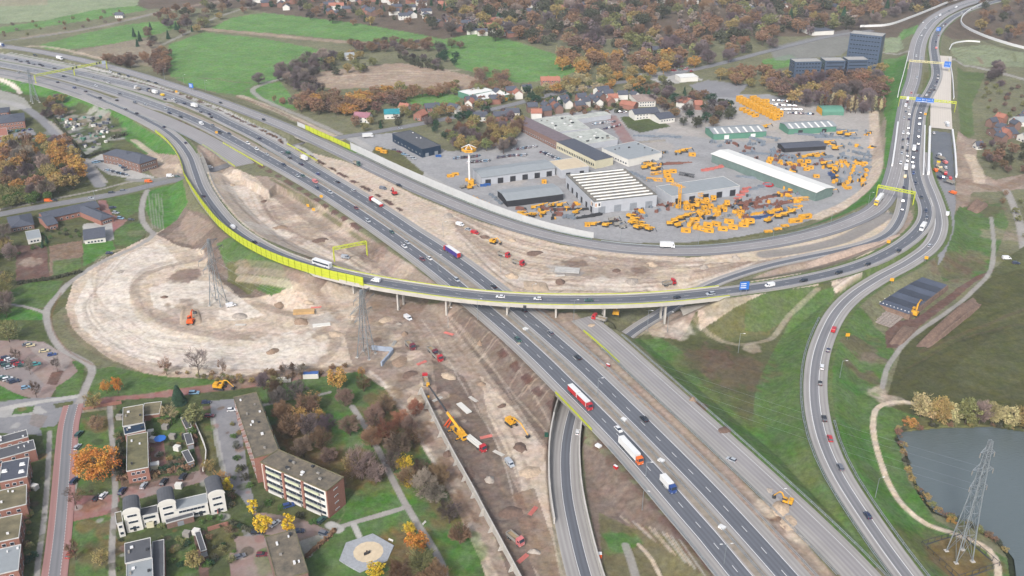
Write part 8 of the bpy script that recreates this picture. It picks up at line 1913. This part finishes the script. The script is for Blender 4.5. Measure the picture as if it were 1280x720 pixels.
stackrow(915,258,990,240,11,9,15, m_rust, 'in the upper line below the long white roof', 'rusty'); stackrow(920,264,1000,250,11,9,15, m_rust, 'in the middle line below the long roof', 'rusty brown')
stackrow(930,270,1000,258,9,8,15, m_can, 'in the yellow line below the rusty ones', 'yellow'); stackrow(940,274,985,265,5,7,12, m_bl, 'in the blue line of the yard', 'blue')
stackrow(905,273,925,268,3,10,8, m_concd, 'right of the crane part heap', 'concrete grey'); stackrow(878,214,912,206,6,6,20, m_pk, 'in the red group behind the grey hall', 'faded red'); stackrow(920,250,935,234,4,7,20, m_pk, 'beside the grey hall end', 'faded red')
stackrow(895,199,914,207,5,5,70, m_slt, 'against the long white hall', 'grey'); stackrow(925,221,955,224,6,9,-15, m_slt, 'before the long white hall', 'slate grey'); stackrow(938,238,975,226,6,8,15, m_slt, 'in the grey line above the rusty ones', 'grey')
stackrow(925,168,955,178,7,5,-35, m_slt, 'between the green sheds', 'grey'); stackrow(955,171,975,174,4,5,0, m_slt, 'right of the green sheds middle', 'grey'); stackrow(990,167,1025,170,8,6,0, m_slt, 'below the right green shed', 'grey'); stackrow(1025,162,1070,164,9,6,0, m_slt, 'right of the right green shed', 'grey'); stackrow(1020,172,1075,173,9,6,0, m_slt, 'in the lower right grey field', 'grey')
stackrow(930,192,985,194,10,5,10, m_slt, 'above the long white roof', 'blue grey'); stackrow(990,200,1040,196,9,5,20, m_slt, 'in the stores near the right end', 'slate'); stackrow(1065,190,1090,196,7,5,70, m_slt, 'at the right end by the dirt road', 'grey'); stackrow(1066,198,1090,202,6,5,70, m_slt, 'in the second line by the dirt road', 'grey'); stackrow(1036,215,1044,225,4,5,40, m_bl, 'in the mixed column before the skips', 'blue')
stackrow(790,195,800,189,0,5,0, m_slt, '', ''); stackrow(785,215,815,227,7,5,-25, m_slt, 'on the upper side of the striped hall', 'blue grey'); stackrow(792,170,850,172,9,6,10, m_slt, 'below the white villa', 'grey'); stackrow(800,178,830,176,5,6,10, m_concd, 'right of the white flat hall', 'pale grey')
stackrow(722,273,750,268,3,9,15, m_dark, 'in front of the striped hall corner', 'dark'); stackrow(746,281,775,278,5,6,0, m_dark, 'in the dark rig line below the striped hall', 'dark'); stackrow(690,262,735,262,4,8,10, m_dark, 'left of the striped hall corner', 'dark')
stackrow(790,262,830,256,5,4,20, m_rust, 'before the striped hall doors', 'rusty'); stackrow(826,206,860,203,3,12,5, m_rust, 'along the crane parts behind the halls', 'brown'); stackrow(575,242,600,256,4,6,-45, m_can, 'in the yellow diagonal pile by the tall sign', 'yellow'); stackrow(590,246,618,260,4,6,-45, m_can, 'in the second yellow diagonal pile', 'bright yellow'); stackrow(612,242,628,256,4,3.5,-45, m_slt, 'beside the open fronted shed', 'grey')
for i, (x, y, L, a, tl, dz) in enumerate([(866,250,14,-32,0,4),(878,257,12,-30,0,2),(846,244,11,-38,12,6),(812,207,10,0,0,0),(820,218,9,20,0,0),(858,226-6,12,-30,0,0),(842,256,9,88,0,0),(1000,252,12,10,0,1),(818,226,12,-10,0,0)]):
 lattice(x, y, L, 1.9, a, m_can if i != 5 else m_dark, 'lattice crane section %s' % ['high on the yellow heap', 'on the right of the yellow heap', 'tilted at the left of the yellow heap', 'behind the striped hall, upper one', 'behind the striped hall, middle one', 'dark and lying behind the grey hall', 'standing left of the yellow heap', 'beside the rusty steel', 'behind the striped hall, lower one'][i], dz, tl)
b = MB()
for k in range(16):
 a0, a1 = k*math.pi/8,(k+1)*math.pi/8; b.tube((3.4*math.cos(a0),3.4*math.sin(a0),.8),(3.4*math.cos(a1),3.4*math.sin(a1),.8),.55, m_red, 5)
tag(b.build('steel_ring', None, P(960,232, BZ)), 'red steel ring lying below the long white hall', 'steel ring')
lattice(848,262,16,1.6,92, m_can, 'upright yellow lattice mast left of the crane part heap', 9.5,-80, name='crane_mast')
def clutter(pl, n, opts, words):
 wp = [tuple(P(x, y, BZ))[:2] for x, y in pl]; xs = [q[0] for q in wp]; yy = [q[1] for q in wp]; k = 0
 while k < n:
  x, y = YR.uniform(min(xs), max(xs)), YR.uniform(min(yy), max(yy))
  if not inside(x, y, wp): continue
  k += 1; kind = YR.choice(opts); m, cn = kind; v = YR.randrange(4); kk = ('cl', m.name, v)
  if kk not in BOX:
   b = MB(); L = 2.2+v*1.1
   for j in range(3+v): b.box((YR.uniform(-L/3, L/3), YR.uniform(-1,1),0),(YR.uniform(.8, L), YR.uniform(.5,1.4), YR.uniform(.6,2.3)), m if j % 3 else m_dark if v % 2 else m, YR.uniform(-.3,.3),.85)
   b.tube((-L/2,0,.6),(L/2,.4, YR.uniform(.8,2.6)),.16, m, 4); BOX[kk] = b.mesh('stock')
  tag(link('yard_stock', BOX[kk], None, (x, y, BZ+.02), YR.uniform(0,3.1)), '%s heap of machine parts %s' % (cn, words), 'machine parts', '%s machine parts %s' % (cn, words))
yl, gr_, rs_ = (m_can, 'yellow'),(m_slt, 'blue grey'),(m_rust, 'rusty')
clutter([(840,252),(905,250),(925,262),(925,275),(850,275)],34,[yl, yl, yl, gr_], 'in the crowded crane part heap')
clutter([(905,250),(1000,236),(1010,256),(930,276)],44,[rs_, rs_, yl, gr_], 'among the rusty rows')
clutter([(950,198),(1040,190),(1060,205),(1010,220),(960,208)],44,[gr_, gr_, yl, rs_], 'above the long white roof')
clutter([(1020,165),(1090,165),(1092,200),(1050,200),(1030,178)],30,[gr_, gr_, gr_, yl], 'in the stores by the dirt road')
clutter([(880,176),(970,176),(980,200),(930,200),(905,186)],30,[gr_, gr_, rs_], 'between the sheds and the long hall')
clutter([(640,262),(720,256),(740,272),(690,276)],22,[yl, gr_, rs_], 'left of the striped hall corner')
clutter([(790,196),(860,188),(868,215),(826,222)],24,[yl, gr_, gr_], 'behind the halls')
clutter([(1035,205),(1090,200),(1086,232),(1050,240)],24,[yl, yl, gr_], 'around the skip rows')
clutter([(775,262),(840,254),(845,266),(800,290),(760,286)],18,[yl, gr_, rs_], 'below the striped hall')
# ---------------------------------------------------------------- black lined pit, heaps, small things
def mound(name, label, px4, h, m, seed=1, cat='heap', z=None, zz=None):
 W = [P(x, y, BZ if zz is None else zz) for x, y in px4]; A, B_, Cc, D = W; rr = random.Random(seed); n, k = 26,12; b = MB(); vs = []
 for j in range(k+1):
  for i in range(n+1):
   u, v = i/n, j/k; q = (A*(1-u)+B_*u)*(1-v)+(D*(1-u)+Cc*u)*v
   e = min(1, min(u, 1-u)*7)*min(1, min(v, 1-v)*3.2); e = e*e*(3-2*e); q.z = gz(q.x, q.y)-.25+h*e*(.8+.35*rr.random())*(1-.25*math.sin(u*9+seed))+.2*e; vs.append(tuple(q))
 b.add(vs, [(j*(n+1)+i, j*(n+1)+i+1,(j+1)*(n+1)+i+1,(j+1)*(n+1)+i) for j in range(k) for i in range(n)], m); o = b.build(name, None, None, True)
 if o.data.polygons[0].normal.z < 0: o.data.flip_normals()
 return tag(o, label, cat)
m_soil = M('dark_soil', C(108,88,80),.95,.3,.5, col2=C(140,118,104), bump=.5)
mound('soil_heap', 'long brown soil heap right of the ditch', [(1138,436),(1160,438),(1232,380),(1216,368)],2.6, m_soil, 2)
mound('soil_heap', 'brown soil bank between the excavator and the ditch', [(1108,432),(1126,434),(1150,408),(1128,404)],1.4, m_soil, 3)
mound('soil_heap', 'dark soil heap at the north east dirt road', [(1206,262),(1222,268),(1238,256),(1222,248)],2.2, m_soil, 4)
mound('soil_heap', 'dark mound under the orange excavator', [(222,408),(256,408),(250,384),(226,384)],.9, M('sandy_mound', C(176,156,136),.95,.2,.5),5)
mound('soil_heap', 'long rubble ridge between the lanes by the flyover', [(655,364),(690,366),(684,352),(652,348)],1.2, M('rubble', C(178,160,140),.95,.25,.8),6, zz=0)
mound('soil_heap', 'earth ridge inside the east bend', [(1000,338),(1120,302),(1132,292),(1010,326)],1.8, M('ridge_earth', C(180,160,146),.95,.25,.5),7, zz=0)
q = [(1104,373),(1127,399),(1177,362),(1152,338)]
c, rz, L, W = rectpx([(1127,399),(1177,362),(1152,338),(1104,373)],-2)
m_liner = M('black_pond_liner', C(58,62,74),.45,.25,.2)
t = thing('lined_basin', 'black foil lined rectangular basin beside the excavator', 'lined basin', (c.x, c.y, -2.6), rz)
b = MB()
for k in range(7): b.box((-L/2+L*(k+.5)/7,0,.5+.05*(k % 2)),(L/7-.15, W, .12), m_liner if k % 2 else M('slate_pond_liner', C(78,84,100),.45,.25,.2))
b.build('foil_strip', t); b = MB(); b.box((0,0,-4),(L+2, W+2,4.45), m_soil, 0,.96); b.build('earth_bed', t)
b = MB()
for k in range(9): b.box((-L/2+2.2,-W/2+W*(k+.5)/9,.62),(.5,.5,.3), m_white); b.box((-L/2+L*(k+.5)/9, W/2-1,.62),(.4,.4,.3), m_white)
b.build('sandbags', t)
c, rz, L, W = rectpx([(1106,415),(1127,400),(1104,374),(1081,392)], BZ+.3); b = MB(); m_mat = M('grey_brick_mat', C(158,146,138),.95,.3,1.2)
for i in range(8):
 for j in range(10): b.box((-L/2+L*(i+.5)/8,-W/2+W*(j+.5)/10,.0),(L/8-.3, W/10-.25,.35+.1*((i*j) % 3)), m_mat)
tag(b.build('paving_mat', None, (c.x, c.y, gz(c.x, c.y)), rz=rz), 'field of grey blocks left of the black foil basin', 'block field')
HM = [M('heap_earth_%d' % i, C(*c),.95,.3,.8, bump=.6) for i, c in enumerate([(150,128,110),(188,168,146),(116,96,86),(170,160,150)])]
HN = ['brown', 'pale sandy', 'dark soil', 'grey rubble']
hr = random.Random(31)
def heap(px, py, r, h, k, words, z=None):
 p = G(px, py) if z is None else P(px, py, z); b = MB(); n, m_ = 14,5; vs = []
 for j in range(m_+1):
  for i in range(n):
   a = 6.283*i/n; q = r*(1-j/m_)*hr.uniform(.82,1.15); vs.append((q*math.cos(a)*1.4, q*math.sin(a),-.3+(h+.3)*(j/m_)**.9*hr.uniform(.85,1.1)))
 b.add(vs, [(j*n+i, j*n+(i+1) % n, (j+1)*n+(i+1) % n, (j+1)*n+i) for j in range(m_) for i in range(n)]+[tuple(m_*n+i for i in range(n))], HM[k])
 tag(b.build('spoil_heap', None, p, True, hr.uniform(0,3)), '%s spoil heap %s' % (HN[k], words), 'spoil heap')
for ws, z_, L_ in (('beside the haul road', None, [(498,405),(506,418),(500,452),(512,468),(520,500),(560,470),(602,480),(628,508),(560,568),(585,592),(612,600),(650,560),(662,590),(640,640),(668,690),(648,430),(600,430),(482,400)]),('on the sand strip by the ring road', .0,[(560,270),(606,296),(640,300),(668,316),(640,345),(700,352),(740,322),(790,352),(815,330),(880,334),(920,322),(770,338)]),('in the sand loop', None, [(150,340),(206,372),(340,440),(376,402),(300,395),(420,418),(440,396),(385,378),(350,380)]),('in the flyover curve', None, [(290,232),(330,252),(350,285),(400,300),(425,310),(470,338)]),('in the brown strip by the unopened lanes', 0.05,[(739,407),(866,500),(905,538),(962,613),(976,636),(988,652)])):
 for x, y in L_: heap(x, y, hr.uniform(1.6,4.2), hr.uniform(.7,1.9), hr.randrange(4), ws, z_)
for i, (x, y, a) in enumerate([(528,455,40),(590,500,-50),(608,548,20),(622,568,-40),(668,640,60),(700,346,10),(560,418,-30),(494,430,80),(395,386,10),(300,408,0),(655,700,50),(548,500,45)]):
 p = G(x, y); b = MB()
 for j in range(4): b.tube((-2.6, j*.45,.2),(2.6+.3*(j % 2), j*.45,.2),.2, m_conc if i % 2 else m_pk, 6)
 tag(b.build('pipe_stack', None, p, rz=R(a)), '%s pipes lying on the bare site ground' % ('concrete' if i % 2 else 'reddish'), 'pipes')
# hexagonal playground
hx = [(424,701),(432.5,679),(466,667.5),(492.5,682.5),(484,702),(450,716)]; hi_ = [(437,692),(450,679),(470,677),(480,688),(474,702),(452,706)]
W = [P(x, y, BZ) for x, y in hx]; cc = sum(W, Vector())/6; z_ = gz(cc.x, cc.y); t = thing('playground', 'hexagonal grey paved playground with round sand pit', 'playground', (cc.x, cc.y, z_))
b = MB(); b.prism([(q.x-cc.x, q.y-cc.y) for q in W],-.5,.3, M('grey_pavers', C(162,166,172),.9,.15,1.)); b.build('paving', t)
b = MB(); W = [P(x, y, BZ) for x, y in hi_]; ci = sum(W, Vector())/6; b.prism([(ci.x-cc.x+5.4*math.cos(a*.4488), ci.y-cc.y+5.4*math.sin(a*.4488)) for a in range(14)],.2,.34, M('pit_sand', C(214,196,168),.95,.12,.6)); b.build('sand_pit', t)
b = MB(); b.box((0,0,.3),(2.2,.5,1.0), m_dark, .6); b.cyl((0,0,.3),.3,1.6, m_bark, 6); b.build('climbing_frame', t, (ci.x-cc.x-.3, ci.y-cc.y-1.2,0))
for i, (x, y, a) in enumerate([(488.5,677,-30),(530.5,655,60)]):
 p = G(x, y); t = thing('park_bench', ['pale bench at the upper right of the playground', 'pale bench on the park path below the junction'][i], 'bench', p, R(a)); b = MB(); b.box((0,0,.42),(2,.5,.08), m_wwall); b.build('seat', t); b = MB(); b.box((0,.24,.5),(2,.06,.4), m_wwall); b.build('backrest', t)
 for s in (-.8,.8): b = MB(); b.box((s, 0,-.1),(.1,.45,.52), m_steel); b.build('leg', t)
# hedges and garden walls
def hedge(pts, w_, h, col, label):
 path = cr([tuple(P(x, y, BZ)) for x, y in pts],1.2); b = MB(); mt = M('hedge_'+col, T_[col],.95,.35,.8, spec=.05); rr = random.Random(len(label))
 for q in path:
  z = gz(q[0], q[1])
  for _ in range(26):
   o = Vector((q[0]+rr.uniform(-w_, w_)*.6, q[1]+rr.uniform(-w_, w_)*.6, z+rr.uniform(0, h))); u = Vector((rr.gauss(0,1), rr.gauss(0,1), rr.gauss(0,1))).normalized()*.4; v = u.orthogonal().normalized()*.35
   b.add([o-u-v, o+u-v, o+u+v, o-u+v],[(0,1,2,3)], mt)
 tag(b.build('hedge'), label, 'hedge')
for pts, w_, h, c, lb in [([(384,696),(400,682),(418,664)],1,1.2, 'brown', 'brown clipped hedge between the flats parking and the playground'),([(148,600),(200,592),(240,584)],1.4,1.6, 'brown', 'russet hedge above the parking court'),([(24,356),(60,350),(100,340)],1.6,1.6, 'dark', 'dark hedge along the brown plots beside the path'),([(104,198),(128,192),(142,190)],1.6,2, 'dark', 'dark hedge between the allotments and the office parking'),([(142,173),(150,171),(157,169)],3.5,3, 'dark', 'round dark hedge clump by the allotments'),([(60,134),(68,150),(90,176),(106,196)],1.2,1.5, 'dark', 'dark hedge along the allotments road'),([(22,176),(48,171)],1.2,1.8, 'dark', 'dark clipped hedge below the office yard'),([(148,560),(152,590)],1.4,2.2, 'dark', 'dark hedge along the mossy roofed house'),([(192,528),(232,520)],1,1.5, 'green', 'green hedge across the back gardens'),([(200,590),(236,582)],1.2,2, 'pine', 'dark hedge near the last garage'),([(290,654),(318,668)],1.2,1.2, 'dark', 'dark hedge left of the yellow trees')]: hedge(pts, w_, h, c, lb)
def gwall(pts, h, m, label): wpx([(x, y) for x, y in pts], BZ, h, .35, m, 'garden_wall', label, 'garden wall', base=-.3)
gwall([(260,664),(284,657),(284,657.5)],1.8, m_brick, 'brick garden wall right of the long garage'); gwall([(254,590),(258,566),(244,530)],1.6, m_wwall, 'white edged wall along the garage lane'); gwall([(104,513),(130,508),(152,504)],1.4, m_brick, 'low brick wall along the dirt lane')
b = wpx([(297,500),(300,528),(312,560)], BZ, 2,.8, m_brick, 'entrance_boxes', 'row of brick entrance porches along the far flats', 'porch', base=-.2)
p = G(201,554); b = MB(); b.cyl((0,0,2.1),2.6,.12, m_blue, 8, r2=.2); b.tube((0,0,0),(0,0,2.3),.05, m_steel, 4); o = b.build('parasol', None, p); o.location.z += .2; tag(o, 'bright blue parasol in the back garden', 'parasol')
SHD = [(222,563, m_wwall),(216,548, m_concd),(192,552, m_wwall),(189,543, m_wwall),(232,548, m_dark),(234,670, m_concd),(246,668, m_wwall),(270,640, m_pk),(196,517, m_dark),(207,536, m_concd),(150,524, m_concd),(34,588, m_wwall),(44,612, m_wwall),(224,610, m_wwall),(189,658, m_cream),(208,644, m_wwall)]
for i, (x, y, m) in enumerate(sorted(SHD, key=lambda q: q[1])):
 prism_thing('garden_shed', 'small garden shed or canopy in the terraced gardens, %s from the top' % ordn(i), 'shed', x, y, (2.6,2,2.1), m, RND.uniform(-20,20), 'garden sheds in the terraced gardens')
AL = random.Random(4)
for i in range(110):
 x, y = AL.uniform(70,148), AL.uniform(146,186)
 if not inside(x, y, [(62,142),(100,136),(150,156),(150,168),(122,190),(108,192),(72,156)]): continue
 m = AL.choice([m_wwall, m_concd, m_slate, m_concd, m_slate, m_green]) if i else m_org; prism_thing('allotment_shed', '%s little shed or frame among the allotment plots' % {m_wwall.name: 'white', m_concd.name: 'grey', m_slate.name: 'dark', m_org.name: 'orange', m_green.name: 'green'}[m.name], 'shed', x, y, (AL.uniform(1.6,3.4), AL.uniform(1.4,2.6), AL.uniform(1., 2.2)), m, AL.uniform(0,90), 'sheds in the allotments '+m.name.replace('_', ' '))
# scrapyard by the petrol station, far car rows
for i in range(26):
 x, y = AL.uniform(834,866), AL.uniform(80,90); p = P(x, y, BZ); vehicle(AL.choice(['hatch', 'sedan']), p, AL.uniform(0,3), AL.choice(['pink', 'maroon', 'silver', 'red', 'grey']), 'wrecked car in the crowded scrapyard at the wood edge', 'wrecked cars in the scrapyard')
# bushes on the dirt strips
for i in range(40):
 t_ = AL.random(); rd = ROADS['RC']; k = int(len(rd.c)*(.36+.16*t_)); q = rd.c[k]+0; nn = rd.n[k]; x, y = q[0]+nn[0]*(11.5+AL.uniform(-.8,.8)), q[1]+nn[1]*(11.5+AL.uniform(-.8,.8))
 tree(0,0, AL.uniform(1,2), 'shrub', T_['brown'], 'low brown weed clump beside the northbound shoulder', 'weed clumps beside the northbound shoulder', 1.3, False, .2, Vector((x, y, gz(x, y))))
# ---------------------------------------------------------------- look-alikes: where in their row each stands
_by = {}
for o in COL.objects:
 if o.parent is None and 'label' in o: _by.setdefault(o['label'],[]).append(o)
for lb, os_ in _by.items():
 if len(os_) < 2 or len(os_) > 98: continue
 os_.sort(key=lambda o: o.location.x/max(1, o.location.y*math.cos(PITCH)-(o.location.z-CAM_H)*math.sin(PITCH)))
 for i, o in enumerate(os_):
  for tail in (', %s from the left', ', %s leftmost'):
   s_ = lb+tail % ordn(i)
   if len(s_.split()) <= 16: o['label'] = s_; break
  if 'group' not in o.keys(): o['group'] = lb
for o in COL.objects:
 if 'label' in o and len(o['label'].split()) > 16: print('LONG', o['label'])
def haze_box():
 b = MB(); b.box((0,2000,-12),(6800,4700,248), M('x', (1,1,1)))
 m = bpy.data.materials.new('haze'); m.use_nodes = True; t = m.node_tree
 t.nodes.remove(t.nodes['Principled BSDF']); v = t.nodes.new('ShaderNodeVolumePrincipled')
 v.inputs['Color'].default_value = (.8,.9,1,1); v.inputs['Density'].default_value = HAZE; v.inputs['Anisotropy'].default_value = 0
 t.links.new(v.outputs[0], t.nodes['Material Output'].inputs['Volume'])
 o = b.build('haze'); o.data.materials.clear(); o.data.materials.append(m); tag(o, kind='stuff')
haze_box()
